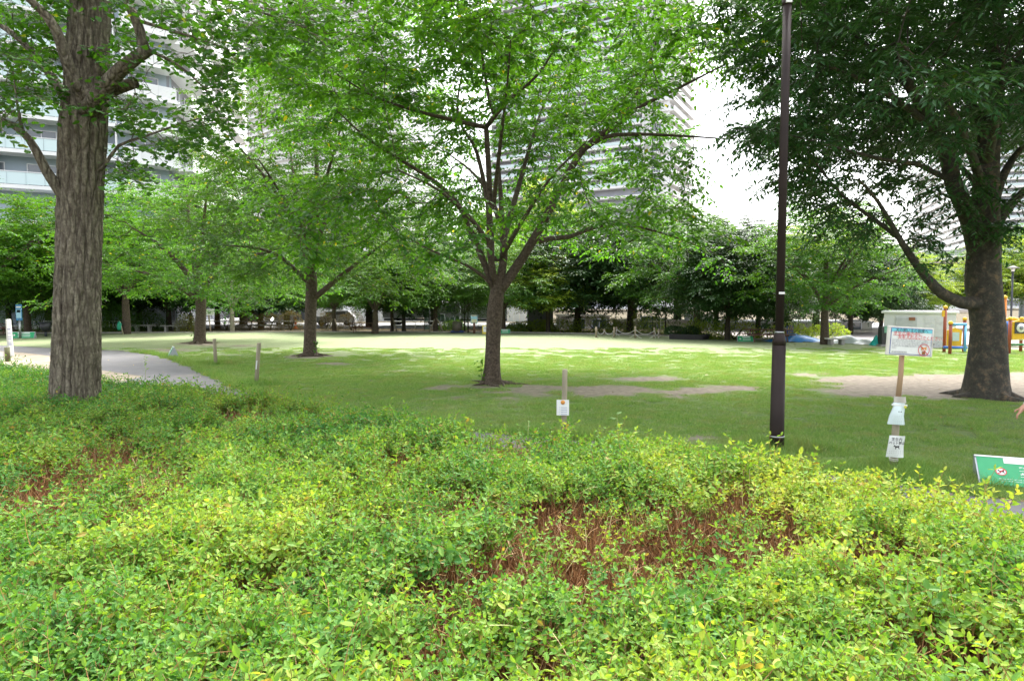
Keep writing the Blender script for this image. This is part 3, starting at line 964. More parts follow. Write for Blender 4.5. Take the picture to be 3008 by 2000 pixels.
tw = [twigs(rg, 16, .05, .46) for _ in range(4)] + [twigs(rg, 12, .06, .4, .7, .0025) for _ in range(2)]
X = rg.uniform(-22, 9, 60000); Y = rg.uniform(1.2, 20, 60000)
ok = in_poly(X, Y, HEDGE) & (np.abs(X) < Y * .82 + .9)
X, Y = X[ok], Y[ok]; bm_ = bare_mask(X, Y)
ok = rg.uniform(0, 1, len(X)) < .3 + 1.2 * bm_
X, Y, bm_ = X[ok], Y[ok], bm_[ok]; n = len(X)
print('twig instances', n)
s_ = hedge_z(X, Y) / .5 * rg.uniform(.8, 1.02, n) * (1 - .05 * bm_)
st = scatter('hedge_stems', np.column_stack([X, Y, np.full(n, .01)]), np.column_stack([rg.normal(0, .12, n), rg.normal(0, .12, n), rg.uniform(0, 6.28, n)]), s_, rg.integers(0, 6, n), tw,
        'reddish brown bare twigs inside the low hedge')
# dark soil bed under the hedge
poly_obj('hedge_bed', [(p[0], p[1]) for p in HEDGE], .008, simple('dark_soil', (.07, .045, .03), (.035, .022, .014), .95, scale=5, bump=.4, spec=.15))
# ================================================================ the large trees
BARK_CH = bark_mat('cherry_bark', (.17, .125, .1), (.085, .06, .048), (.04, .028, .022), (3, 3, 3), 5, .5, True)
BARK_GK = bark_mat('ginkgo_bark', (.35, .3, .235), (.22, .185, .145), (.05, .038, .028), (6, 6, 1.6), 3.0, 1.0, crack=12.0)
def m_zelk():
    t = NT('zelkova_bark')
    o = t.obj()
    f = t.noise(5.5, 8, .72, o, .3); g = t.noise(16, 5, .75, o)
    c = t.ramp(f, [(.3, (.035, .032, .028)), (.52, (.065, .057, .047)), (.6, (.13, .1, .07)), (.68, (.21, .14, .08))])
    c = t.mix(t.ramp(g, [(.55, 0.0), (.66, .8)]), c, (.11, .12, .085))
    return t.end(t.pbsdf(c, .85, 0, t.bump(t.math('ADD', f, g), .5, .02), .3))
BARK_ZK = m_zelk()
BARK_DK = bark_mat('dark_bark', (.085, .065, .052), (.05, .038, .03), (.025, .018, .014), (4, 4, 1.5), 4, .5)
BARK_PALE = bark_mat('pale_bark', (.42, .38, .32), (.3, .265, .22), (.17, .14, .11), (3, 3, 2), 4, .3)

LEAF_CH = leaf_mat('cherry_leaf', (.02, .078, .013), (.052, .135, .014), (.2, .2, .02), .5, .33, tmul=3.9)
LEAF_GK = leaf_mat('ginkgo_leaf', (.02, .08, .012), (.05, .14, .014), (.16, .22, .03), .42, .5)
LEAF_ZK = leaf_mat('zelkova_leaf', (.022, .078, .031), (.04, .115, .032), (.07, .12, .02), .34, .32, tmul=2.6, spec=.5)
LEAF_C2 = leaf_mat('cherry_leaf_light', (.028, .1, .014), (.075, .18, .018), (.3, .28, .04), .45, .42)
LEAF_CH2 = leaf_mat('cherry_leaf_mid', (.02, .078, .013), (.068, .158, .016), (.3, .28, .04), .46, .4)
LEAF_DK = leaf_mat('evergreen_leaf', (.018, .055, .014), (.034, .082, .018), (.07, .1, .02), .2, .35, tmul=2.0)
LEAF_YG = leaf_mat('bright_leaf', (.12, .22, .03), (.22, .3, .04), (.34, .33, .06), .45, .45)
LEAF_MD = leaf_mat('mid_leaf', (.036, .11, .022), (.075, .165, .024), (.14, .2, .03), .38, .42)

def loc_pts(root, Y, pts):
    """(px, py, dy) pixel-traced points -> coordinates relative to the tree's base"""
    return [tuple(at(p[0], p[1], Y + p[2] * SC) - Vector(root)) for p in pts]

# ---- central cherry
CY = 13.65
cb = gnd(1445, 1128); CY = cb.y
rt = thing('cherry_tree', 'large spreading cherry tree with forked dark trunk in the middle of the lawn', 'tree', cb)
L_ = lambda *p: loc_pts(cb, CY, p)
trunk_line = [tuple(Vector(x)) for x in L_((1445, 1130, 0), (1447, 1050, 0), (1450, 970, 0), (1455, 900, 0), (1462, 840, 0))]
px = 1 / F_ * CY
limbs = [
    (trunk_line, 25 * px, 23 * px),
    (L_((1462, 850, 0), (1480, 760, 0), (1474, 640, .1), (1470, 560, .2), (1462, 450, .3)), 13.5 * px, 7 * px),            # central stem A
    (L_((1458, 850, 0), (1440, 740, -.3), (1437, 536, -.5), (1428, 375, -.6)), 10.5 * px, 7 * px),                            # stem B
    (L_((1428, 375, -.6), (1347, 357, -1.0), (1236, 330, -1.4), (1102, 286, -1.8), (990, 219, -2.2)), 7 * px, 3 * px),
    (L_((1428, 375, -.6), (1459, 335, -.8), (1500, 290, -1.1), (1580, 220, -1.6), (1650, 110, -2.0)), 7 * px, 3 * px),
    (L_((1459, 335, -.8), (1441, 312, -.8), (1414, 134, -.9), (1410, -40, -1.0)), 6 * px, 3 * px),
    (L_((1445, 760, 0), (1437, 625, .4), (1400, 446, .9), (1361, 380, 1.2), (1343, 312, 1.4), (1370, 150, 1.7)), 9.5 * px, 4 * px),   # stem C
    (L_((1450, 840, 0), (1392, 700, -.2), (1347, 603, -.5), (1280, 536, -.9), (1204, 487, -1.3), (1084, 411, -1.8), (990, 326, -2.3)), 10.5 * px, 3 * px),
    (L_((1452, 862, 0), (1439, 831, -.1), (1395, 794, -.3), (1344, 767, -.5), (1276, 740, -.8), (1180, 690, -1.2)), 7 * px, 2 * px),
    (L_((1462, 860, 0), (1500, 810, 0), (1570, 700, -.1), (1650, 549, -.2), (1712, 442, -.3), (1802, 370, -.5), (1886, 312, -.8), (1994, 259, -1.1), (2130, 190, -1.5)), 16 * px, 4 * px),  # right
    (L_((1712, 442, -.3), (1780, 402, -.4), (1880, 395, -.6), (2000, 400, -.8), (2160, 410, -1.0)), 7 * px, 3 * px),
    (L_((1750, 410, -.4), (1829, 348, .2), (1891, 232, .8), (1936, 90, 1.2), (1962, -30, 1.5)), 8 * px, 3 * px),
    (L_((1560, 715, -.1), (1620, 700, .2), (1672, 696, .4), (1757, 665, .7), (1846, 661, 1.0), (1980, 696, 1.4), (2090, 740, 1.7)), 8 * px, 3 * px),
    (L_((1480, 700, .1), (1520, 560, 1.2), (1560, 420, 2.2), (1600, 300, 3.2), (1640, 220, 4.0)), 10 * px, 4 * px),          # away
    (L_((1465, 640, .1), (1430, 560, 1.5), (1380, 500, 2.8), (1300, 440, 4.0)), 9 * px, 4 * px),
    (L_((1470, 760, 0), (1540, 640, -1.2), (1620, 520, -2.2), (1720, 420, -3.0)), 8 * px, 3 * px),                          # towards camera
    (L_((1440, 720, -.2), (1380, 640, -1.2), (1290, 560, -2.3), (1170, 500, -3.2)), 8 * px, 3 * px),
    (L_((1450, 600, -.4), (1470, 420, -1.6), (1490, 250, -2.6), (1500, 120, -3.2)), 7 * px, 3 * px),
]
rngc = np.random.default_rng(8)
def in_cherry(c):
    x, y, z = c[:, 0], c[:, 1], c[:, 2]
    top = 9.3 - .055 * (x * x + y * y)
    r = np.sqrt((x / 5.9) ** 2 + (y / 4.9) ** 2)
    low = 2.55 - .10 * r * 2 + .5 * np.clip(1 - r * 3, 0, 1) + .25 * np.sin(x * 2.1)
    notch = (x > 3.6 - .0 * y) & (z > 3.3) & (z < 5.7)
    notch |= (x > 4.4) & (z > 6.6)
    hole = (x > .3) & (x < 2.6) & (z < 3.2) & (z > 2.2) & (y < 0)
    yw = cb.y + y * SC
    pxx = 1504 + 2005 * (cb.x + x * SC) / yw; pyy = 893 - 2005 * (z * SC - CAM_Z) / yw
    notch = pxx > np.interp(pyy, [-50, 40, 110, 200, 270, 330, 450, 520, 600, 650, 720, 760], [2080, 2060, 2230, 2230, 2060, 2030, 2030, 1990, 2010, 2180, 2250, 2150]) - 60
    notch |= pxx < np.interp(pyy, [-50, 0, 150, 300, 450, 560, 650, 760], [800, 790, 780, 800, 760, 790, 760, 900])
    notch |= pyy > np.interp(pxx, [700, 900, 1040, 1340, 1440, 1600, 1800, 2000, 2250], [745, 760, 770, 770, 700, 740, 745, 740, 730])
    notch |= (y < -.3) & (np.abs(pxx - 1470) < 400) & (pyy > 230) & (rngc.uniform(0, 1, len(x)) < .68)
    low = low - .3
    return (r < 1) & (z < top) & (z > low) & ~notch & ~(hole & (rngc.uniform(0, 1, len(x)) < .6)) & ((r > .55) | (z > 5.0) | (rngc.uniform(0, 1, len(x)) < .14))
attr = disc_clusters(rngc, in_cherry, ((-6, -5, 1.9), (6, 5, 9.4)), 380, 9, (.45, .95), .1) * SC
tr = trunk_mesh('trunk', trunk_line + [tuple(np.array(trunk_line[-1]) + [0.01, 0, .3])], [27 * px, 23 * px, 21.5 * px, 21.5 * px, 23 * px, 21 * px, 16 * px], BARK_CH, 40, .008, (7, 1.0), .09, 3, .04, .05)
print('cherry', build_tree(rt, rngc, limbs, attr, BARK_CH, LEAF_CH, tr, step=.25 * SC, infl=1.6 * SC, kill=.34 * SC, trop=(0, 0, .02), tip=.006,
      leaf=dict(per=4, ln=(.3, .75), nleaf=8, lsize=.15, droop=.35, updir=.12, ltm=T_OV4, leaf_droop=.3), leaf_r=.0145, iters=70))

# ---- cherry behind, left of centre
def std_cherry(root, Y, rng, px_limbs, scale_pts, env, ncl, bark, leafm, r0, leaf, trunk_px, **kw):
    base = Vector(root.location)
    tl = loc_pts(base, Y, trunk_px)
    limbs = [(tl, r0, r0 * .85)] + [(loc_pts(base, Y, p), a, b) for p, a, b in px_limbs]
    attr = disc_clusters(rng, env[0], env[1], ncl, 9, (.5, 1.0), .12) * SC
    tr = trunk_mesh('trunk', tl, [r0 * 1.05, r0 * .92, r0 * .86, r0 * .84, r0 * .86], bark, 28, .008, (6, 1), .07, 5, .06, .05)
    return build_tree(root, rng, limbs, attr, bark, leafm, tr, leaf=leaf, **kw)
def env_of(rx, ry, lo, hi, cx=0, cy=0, dens=.4):
    def f(c):
        x, y, z = c[:, 0] - cx, c[:, 1] - cy, c[:, 2]
        r = np.sqrt((x / rx) ** 2 + (y / ry) ** 2)
        top = lo + (hi - lo) * np.sqrt(np.clip(1 - r ** 2.2, 0, 1)) + .0
        return (r < 1) & (z < top) & (z > lo + .3 * np.sin(x * 1.7 + cx) + .25 * np.cos(y * 2.3)) & ((r > .5) | (z > lo + (hi - lo) * .35) | (((x * 7.3) % 1) < dens))
    return f, ((cx - rx, cy - ry, lo - .6), (cx + rx, cy + ry, hi))
b2 = gnd(910, 1046); Y2 = b2.y
c2 = thing('cherry_tree', 'cherry tree on the lawn whose straight trunk stands just left of the large central tree', 'tree', b2)
p2 = Y2 / F_
std_cherry(c2, Y2, np.random.default_rng(21),
    [([(912, 800, 0), (915, 660, .2), (930, 520, .5), (925, 400, .8), (915, 330, 1)], 13 * p2, 5 * p2),
     ([(925, 875, 0), (990, 820, -.2), (1060, 765, -.6), (1150, 700, -1)], 9 * p2, 4 * p2),
     ([(915, 760, 0), (960, 640, .4), (1030, 520, .8), (1090, 430, 1.2)], 10 * p2, 4 * p2),
     ([(908, 770, 0), (840, 620, -.4), (770, 510, -.8), (700, 430, -1.2)], 10 * p2, 4 * p2),
     ([(905, 830, 0), (830, 760, -.6), (760, 730, -1.2), (650, 720, -2)], 7 * p2, 3 * p2),
     ([(905, 720, 0), (870, 560, 1.5), (850, 430, 2.6)], 9 * p2, 4 * p2),
     ([(915, 700, 0), (960, 520, -1.6), (1000, 380, -2.6)], 8 * p2, 4 * p2),
     ([(905, 700, 0), (820, 560, -2.0), (760, 470, -3.0)], 8 * p2, 3 * p2)],
    None, env_of(4.5, 4.4, 2.3, 9.0, .2), 260, BARK_CH, LEAF_CH2, 19 * p2,
    dict(per=5, ln=(.35, .8), nleaf=8, lsize=.15, droop=.35, updir=.15, ltm=T_RHOMB, leaf_droop=.25),
    [(910, 1048, 0), (911, 980, 0), (913, 910, 0), (915, 850, 0), (914, 800, 0)], step=.3 * SC, infl=1.8 * SC, kill=.42 * SC, tip=.007, leaf_r=.016)
# ---- third cherry, further left
b3 = gnd(586, 1009); Y3 = b3.y
c3 = thing('cherry_tree', 'dark cherry tree beside the bend of the path behind two wooden posts', 'tree', b3)
p3 = Y3 / F_
std_cherry(c3, Y3, np.random.default_rng(33),
    [([(586, 870, 0), (575, 780, 0), (560, 680, .5), (550, 560, 1)], 13 * p3, 5 * p3),
     ([(588, 870, 0), (620, 800, 0), (660, 720, .3), (720, 640, .8)], 11 * p3, 4 * p3),
     ([(584, 860, 0), (540, 790, -.5), (470, 720, -1), (390, 670, -1.5)], 10 * p3, 4 * p3),
     ([(588, 850, 0), (660, 790, -1), (740, 750, -1.6), (820, 740, -2)], 8 * p3, 3 * p3),
     ([(584, 880, 0), (500, 830, -1), (420, 800, -2), (350, 790, -2.6)], 8 * p3, 3 * p3),
     ([(586, 800, 0), (600, 640, -1.5), (610, 540, -2.5)], 9 * p3, 3 * p3)],
    None, env_of(5.4, 4.8, 1.8, 7.1), 260, BARK_CH, LEAF_CH, 17 * p3,
    dict(per=5, ln=(.35, .8), nleaf=8, lsize=.16, droop=.3, updir=.15, ltm=T_RHOMB, leaf_droop=.25),
    [(586, 1010, 0), (588, 960, 0), (590, 920, 0), (590, 890, 0), (588, 865, 0)], step=.32 * SC, infl=1.9 * SC, kill=.45 * SC, tip=.008, leaf_r=.018)

# ---- zelkova on the right
zb = gnd(2896, 1166); ZY = zb.y
zt = thing('zelkova_tree', 'huge dark zelkova tree with a thick mottled trunk on bare ground behind the notice board', 'tree', zb)
pz = ZY / F_
Lz = lambda *p: loc_pts(zb, ZY, p)
z_tr = Lz((2894, 1168, 0), (2900, 1080, 0), (2903, 980, 0), (2897, 900, 0), (2890, 830, 0), (2890, 760, 0), (2893, 690, 0))
zl = [
    (z_tr, 50 * pz, 40 * pz),
    (Lz((2893, 700, 0), (2896, 536, 0), (2905, 402, .1), (2919, 268, .1), (2928, 100, .2), (2935, -60, .3)), 41 * pz, 24 * pz),
    (Lz((2880, 760, 0), (2850, 647, -.1), (2800, 536, -.2), (2780, 446, -.3), (2745, 380, -.5), (2704, 312, -.8), (2650, 200, -1.1), (2600, 60, -1.4)), 31 * pz, 10 * pz),
    (Lz((2895, 740, 0), (2925, 660, .1), (2962, 610, .2), (3010, 560, .4), (3100, 480, .8)), 20 * pz, 9 * pz),
    (Lz((2905, 640, 0), (2936, 540, .3), (2980, 460, .7), (3050, 380, 1.2)), 18 * pz, 7 * pz),
    (Lz((2870, 890, -.1), (2825, 889, -.2), (2767, 862, -.3), (2731, 826, -.4), (2700, 790, -.5), (2650, 715, -.7), (2580, 594, -1.0), (2521, 527, -1.3)), 20 * pz, 5 * pz),
    (Lz((2690, 770, -.5), (2640, 700, -.6), (2560, 640, -.6), (2470, 570, -.6), (2390, 470, -.6)), 8 * pz, 4 * pz),
    (Lz((2790, 530, -.2), (2740, 505, -.5), (2691, 482, -.8), (2600, 470, -1.2), (2480, 440, -1.6), (2330, 400, -2.0)), 8 * pz, 3 * pz),
    (Lz((2745, 380, -.5), (2640, 300, -1.2), (2520, 230, -1.8), (2360, 170, -2.3)), 10 * pz, 4 * pz),
    (Lz((2905, 402, .1), (2820, 250, 1.0), (2740, 120, 1.8), (2680, 0, 2.4)), 16 * pz, 6 * pz),
    (Lz((2915, 300, .1), (2990, 180, .2), (3060, 60, .3)), 14 * pz, 6 * pz),
    (Lz((2890, 560, 0), (2840, 420, -1.2), (2760, 260, -2.4), (2640, 120, -3.2)), 14 * pz, 5 * pz),
    (Lz((2900, 480, 0), (2930, 330, -1.4), (2950, 160, -2.6)), 14 * pz, 5 * pz),
    (Lz((2890, 600, 0), (2850, 520, 1.4), (2760, 440, 2.6), (2640, 360, 3.6)), 13 * pz, 5 * pz),
    (Lz((2745, 380, -.5), (2620, 200, -.2), (2480, 80, 0), (2330, -30, .2)), 9 * pz, 4 * pz),
]
rz_ = np.random.default_rng(14)
def in_z(c):
    x, y, z = c[:, 0], c[:, 1], c[:, 2]
    r = np.sqrt((x / 5.6) ** 2 + (y / 4.6) ** 2)
    low = 3.0 + .25 * np.sin(x * 3) + np.where(x > -1.9, 1.1, 0) + np.where(x < -3.2, .35, 0)
    top = 10.5 - .14 * (x * x + y * y)
    gap = (np.abs(x + 2.0) < .45) & (np.abs(z - 3.9) < .4)
    thin = (x > -2.6) & (x < 1.2) & (z < 4.6)
    yw = zb.y + y * SC
    pxx = 1504 + 2005 * (zb.x + x * SC) / yw; pyy = 893 - 2005 * (z * SC - CAM_Z) / yw
    gap = (pxx < np.interp(pyy, [-60, 0, 150, 300, 420, 520, 590, 640, 700], [2150, 2150, 2160, 2190, 2210, 2260, 2330, 2430, 2520]))
    gap |= (pyy > np.interp(pxx, [2200, 2330, 2500, 2600, 2800, 3000], [540, 580, 580, 560, 520, 480]))
    gap |= (pxx > 2620) & (pyy > 440) & (rz_.uniform(0, 1, len(x)) < .65)
    gap |= (pxx > 2500) & (pxx < 2800) & (pyy > 440) & (pyy < 560) & (rz_.uniform(0, 1, len(x)) < .8)
    low = low * 0 + 2.4
    return (r < 1) & (z > low) & (z < top) & ~gap & ~(thin & (rz_.uniform(0, 1, len(x)) < .55))
za = disc_clusters(rz_, in_z, ((-5.6, -4.6, 2.3), (5.2, 4.6, 9.6)), 620, 9, (.45, .95), .12) * SC
for (x_, y_, n_) in [(2600, 615, 16), (2500, 555, 16), (2400, 600, 14), (2680, 690, 12), (2560, 685, 14), (2450, 650, 14), (2740, 760, 5), (2350, 560, 12), (2780, 600, 10), (2860, 600, 10), (2960, 660, 10), (2640, 520, 12)]:
    za = np.vstack([za, [tuple(at(x_ + rz_.normal(0, 38), y_ + rz_.normal(0, 20), ZY - .8 + rz_.normal(0, .5)) - zb) for _ in range(n_)]])
ztr = trunk_mesh('trunk', z_tr, [64 * pz, 58 * pz, 53 * pz, 49 * pz, 46 * pz, 45 * pz, 46 * pz, 47 * pz, 45 * pz, 42 * pz, 40 * pz], BARK_ZK, 64, .014, (5, .6), .035, 9, .04, .07)
print('zelkova', build_tree(zt, rz_, zl, za, BARK_ZK, LEAF_ZK, ztr, step=.26 * SC, infl=1.6 * SC, kill=.33 * SC, trop=(0, 0, .0), tip=.006,
      leaf=dict(per=7, ln=(.35, .8), nleaf=10, lsize=.17, droop=.45, updir=.08, ltm=T_LONG, leaf_droop=.2), leaf_r=.0145, iters=70))

# ---- ginkgo on the left, rising out of the hedge
GY = 11.3
gb = Vector((at(222, 1165, GY).x, GY, 0))
gt = thing('ginkgo_tree', 'tall ginkgo tree with thick furrowed grey brown trunk rising out of the hedge', 'tree', gb)
pg = GY / F_
Lg = lambda *p: loc_pts(gb, GY, p)
gtr = [(-.04, 0, 0)] + Lg((221, 1165, 0), (226, 1000, 0), (230, 800, 0), (234, 600, 0), (243, 420, 0), (250, 300, 0), (258, 150, 0), (268, 0, 0), (278, -180, 0), (286, -420, 0))
gl = [
    (gtr, 74 * pg, 52 * pg),
    (Lg((250, 300, -.1), (228, 250, -.25), (200, 190, -.35), (165, 89, -.5), (120, 30, -.6), (76, -10, -.7), (20, -80, -.9)), 21 * pg, 12 * pg),
    (Lg((235, 340, 0), (185, 275, .1), (134, 200, .2), (67, 125, .3), (0, 75, .4), (-80, 40, .5)), 17 * pg, 9 * pg),
    (Lg((215, 620, -.1), (165, 545, -.2), (135, 500, -.25), (103, 437, -.3), (67, 390, -.35), (0, 350, -.45), (-80, 330, -.6)), 17 * pg, 10 * pg),
    (Lg((255, 330, -.15), (290, 280, -.3), (348, 212, -.4), (415, 160, -.5), (440, 146, -.5)), 24 * pg, 15 * pg),
    (Lg((425, 152, -.5), (412, 95, -.5), (393, 45, -.5), (371, -10, -.5), (360, -120, -.5)), 15 * pg, 9 * pg),
    (Lg((290, 285, -.1), (340, 262, -.15), (398, 243, -.2)), 20 * pg, 15 * pg),
    (Lg((290, 500, 0), (308, 487, 0), (348, 429, 0), (424, 402, 0), (500, 375, .1), (580, 350, .2), (660, 350, .3)), 6 * pg, 2 * pg),
    (Lg((440, 150, -.5), (520, 190, -.4), (600, 260, -.3), (650, 340, -.2)), 5 * pg, 2 * pg),
    (Lg((400, 60, -.5), (500, 90, -.6), (600, 120, -.7), (680, 150, -.8)), 5 * pg, 2 * pg),
    (Lg((285, -20, 0), (400, -40, -.1), (560, -20, -.3), (720, 20, -.5), (860, 70, -.7), (960, 100, -.8)), 10 * pg, 3 * pg),
    (Lg((240, -60, 0), (120, -100, .4), (0, -90, .8)), 12 * pg, 4 * pg),
    (Lg((67, 390, -.35), (50, 300, -.4), (40, 220, -.4)), 5 * pg, 2 * pg),
]
rg_ = np.random.default_rng(6)
GKA = [  # (px, py, dy, rx px, ry px, number)
    (560, 60, -.5, 110, 40, 26), (470, 40, -.4, 90, 30, 16), (640, 190, -.4, 50, 50, 30), (520, 170, -.4, 90, 22, 22), (620, 300, -.2, 40, 60, 40), (570, 390, .1, 90, 30, 50),
    (450, 430, 0, 90, 30, 30), (380, 500, 0, 60, 40, 30), (760, 40, -.6, 110, 60, 90), (900, 90, -.7, 90, 50, 70), (860, 20, -.6, 120, 40, 60), (360, 300, -.1, 60, 30, 16), (340, 120, -.3, 30, 60, 20), (660, 60, -.5, 90, 50, 50),
    (60, 60, .2, 80, 70, 60), (90, 160, .1, 80, 40, 40), (40, 250, -.3, 60, 50, 45), (110, 265, -.3, 60, 30, 24), (60, 180, -.2, 60, 60, 40), (20, 330, -.4, 50, 40, 20), (160, 40, .2, 60, 40, 30), (440, -60, -.3, 200, 50, 60), (150, -60, 0, 200, 60, 60), (700, 130, -.5, 60, 40, 20), (420, 330, 0, 60, 40, 20)]
ga = []
for (x, y, dy, rx, ry, n_) in GKA:
    for k in range(n_):
        q = at(x + rg_.normal(0, rx * .55), y + rg_.normal(0, ry * .55), GY + dy * SC + rg_.normal(0, .5)) - gb
        ga.append(tuple(q))
ga = np.array(ga)
gtm = trunk_mesh('trunk', gtr, [r * pg for r in (68, 64, 61, 58, 57, 56, 56, 58, 54, 51, 49, 47, 45, 42)], BARK_GK, 128, .04, (13, .9), .05, 2, .022, .05)
print('ginkgo', build_tree(gt, rg_, gl, ga, BARK_GK, LEAF_GK, gtm, step=.2, infl=1.1, kill=.2, trop=(0, 0, -.02), tip=.005,
      leaf=dict(per=2, ln=(.16, .38), nleaf=5, lsize=.12, droop=.3, updir=.0, flat=.6, ltm=T_FAN, leaf_droop=.45), leaf_r=.011, iters=60))

# surface roots at the trunk feet
def roots(root, r0, n_, ln, mat, seed):
    rn = random.Random(seed)
    for k in range(n_):
        a = k * 6.283 / n_ + rn.uniform(-.4, .4); L = ln * rn.uniform(.6, 1.2); b = a + rn.uniform(-.4, .4)
        p = [(math.cos(a) * r0 * .7, math.sin(a) * r0 * .7, .1), (math.cos(a) * (r0 + L * .25), math.sin(a) * (r0 + L * .25), .025), (math.cos(b) * (r0 + L * .65), math.sin(b) * (r0 + L * .65), .0), (math.cos(b) * (r0 + L), math.sin(b) * (r0 + L), -.05)]
        q = resample(p, .06)
        V, F = tube_np([q], [np.linspace(r0 * .3, r0 * .07, len(q))], 8)
        link('root', fast_mesh('root', V, F, mat, True), root)
roots(rt, 24 * px, 7, .9, BARK_CH, 1)
roots(c2, 19 * p2, 6, .8, BARK_CH, 2)
roots(c3, 17 * p3, 6, 1.0, BARK_CH, 3)
roots(zt, 60 * pz, 7, .5, BARK_ZK, 4)
# ================================================================ towers and other buildings
M_WHITE = simple('white_wall', (.84, .84, .84), (.78, .79, .8), .8, scale=.4, spec=.2)
M_SLAB = simple('white_slab', (.85, .85, .85), (.78, .79, .8), .8, scale=.5, spec=.2)
M_BLUEW = simple('blue_grey_wall', (.4, .47, .53), (.34, .41, .47), .8, scale=.3, spec=.2)
M_GREYW = simple('grey_wall', (.36, .37, .4), (.3, .31, .34), .8, scale=.3, spec=.2)
M_SOFF = simple('soffit_grey', (.5, .5, .51), (.44, .44, .46), .85, scale=.3, spec=.2)
def m_glass(name, col, rough=.08):
    t = NT(name); p = t.pbsdf(col, rough, 0, None, .9); return t.end(p)
M_PANE = m_glass('window_pane', (.08, .1, .12))
M_PANEL_G = m_glass('railing_glass', (.52, .66, .68), .15)
M_FRAME = simple('window_frame', (.75, .76, .78), (.68, .69, .7), .5, scale=1)
M_DARKF = simple('dark_frame', (.05, .055, .065), (.035, .04, .05), .5, scale=1)

def win_mesh(w, h, split=1, name='window', bar=.07):
    mb = MB()
    mb.box((0, 0, h / 2), (w, .06, h), 1)
    for z in (bar / 2, h - bar / 2): mb.box((0, -.05, z), (w, .06, bar), 0)
    for k in range(split + 2):
        x = -w / 2 + bar / 2 + (w - bar) * k / (split + 1)
        mb.box((x, -.052, h / 2), (bar, .062, h - 2 * bar - .004), 0)
    return mb.mesh(name, [M_FRAME, M_PANE])
def facade(root, p, q, z0, n, fh, depth, wall, win, win_gap, rail, pitch, vis, band=.32, rh=1.1, part_every=0, slab_mat=None, over=0.0, win_z=.12, skip=None, end_cap=True):
    p = Vector((p[0], p[1], 0)); q = Vector((q[0], q[1], 0))
    u = (q - p); Lw = u.length; u.normalize()
    nrm = Vector((u.y, -u.x, 0))
    if nrm.dot(-(p + q) / 2) < 0: nrm = -nrm
    flip = 0 if u.cross(-nrm).z > 0 else math.pi
    ang = math.atan2(-nrm.x, nrm.y) + math.pi          # local -Y faces outwards
    rz = (0, 0, ang)
    mid = (p + q) / 2 - root.location
    H = n * fh
    mb = MB(); mb.box((0, .3, H / 2), (Lw + .3, .6, H))
    mb.build('wall', wall, root, mid + Vector((0, 0, z0)), rz)
    sm = MB().box((0, -depth / 2, 0), (Lw + 2 * over, depth, band)).mesh('balcony_slab', slab_mat or M_SLAB)
    hm = MB().box((0, -depth + .03, 0), (Lw + 2 * over, .07, .07)).mesh('handrail', M_FRAME)
    nr = max(1, int(Lw / pitch)); pw = Lw / nr
    if rail == 'glass':
        rm = MB().box((0, 0, 0), (pw - .06, .03, rh - .1)).box((-pw / 2 + .02, -.01, 0), (.05, .06, rh - .1)).mesh('railing_panel', M_PANEL_G)
    elif rail == 'louvre':
        mb = MB(); mb.box((0, .03, 0), (pw - .02, .03, rh))
        for k in range(8): mb.box((0, 0, -rh / 2 + (k + .5) * rh / 8), (pw - .02, .04, rh / 8 * .72))
        rm = mb.mesh('louvre_panel', M_WHITE)
    else:
        rm = MB().box((0, 0, 0), (pw - .03, .08, rh)).mesh('parapet_panel', M_WHITE)
    wm = win_mesh(*win) if win else None
    pm = MB().box((0, -depth / 2 - .02, fh / 2), (.1, depth - .12, fh - band - .02)).mesh('partition', M_SLAB) if part_every else None
    for f in range(n):
        z = z0 + f * fh
        link('balcony_slab', sm, root, mid + Vector((0, 0, z)), rz)
        if not (vis[0] <= z <= vis[1]): continue
        zr = z + band / 2 + rh / 2
        link('handrail', hm, root, mid + Vector((0, 0, z + band / 2 + rh)), rz) if rail == 'glass' else None
        for k in range(nr):
            if skip and skip(f, k): continue
            c = p + u * ((k + .5) * pw) + nrm * (depth - .05) - root.location
            link(rm.name.split('.')[0], rm, root, Vector((c.x, c.y, zr)), rz)
        if wm:
            nw = max(1, int(Lw / win_gap))
            for k in range(nw):
                c = p + u * ((k + .5) * Lw / nw) + nrm * .05 - root.location
                link('window', wm, root, Vector((c.x, c.y, z + band / 2 + win_z)), rz)
        if pm:
            npz = int(Lw / part_every)
            for k in range(npz + 1):
                c = p + u * (k * Lw / npz) - root.location
                link('partition', pm, root, Vector((c.x, c.y, z)), rz)

def block(root, poly, z0, z1, mat, name='wall'):
    return MB().prism([(x - root.location.x, y - root.location.y) for x, y in poly], z0, z1).build(name, mat, root)

# --- near white apartment tower, upper left
s_ = 1.0
TL = thing('apartment_building', 'white apartment tower with blue grey walls and glass balconies behind the ginkgo trunk', 'building', (-48, 75, 0))
C_ = (-33, 67); B_ = (-36.4, 63.8); A_ = (-60.5, 51.6); E_ = (-38.5, 95.4)
facade(TL, A_, B_, .2, 14, 3.0, 1.9, M_BLUEW, (2.3, 2.0, 1), 3.4, 'glass', 1.35, (12, 37), part_every=6.8)
facade(TL, B_, C_, .2, 14, 3.0, 1.9, M_BLUEW, (2.6, 1.5, 1), 4.5, 'louvre', 1.55, (12, 37), win_z=.7, over=.3)
facade(TL, C_, E_, .2, 14, 3.0, 2.0, M_GREYW, (1.8, 1.9, 1), 3.6, 'solid', 2.4, (12, 40), over=.3)
block(TL, [(A_[0] - .5, A_[1] + 1.3), (B_[0] - .3, B_[1] + .8), (C_[0] - .7, C_[1] + .6), (E_[0] - .7, E_[1]), (-70, 92), (-74, 60)], .1, 42.3, M_GREYW, 'core')
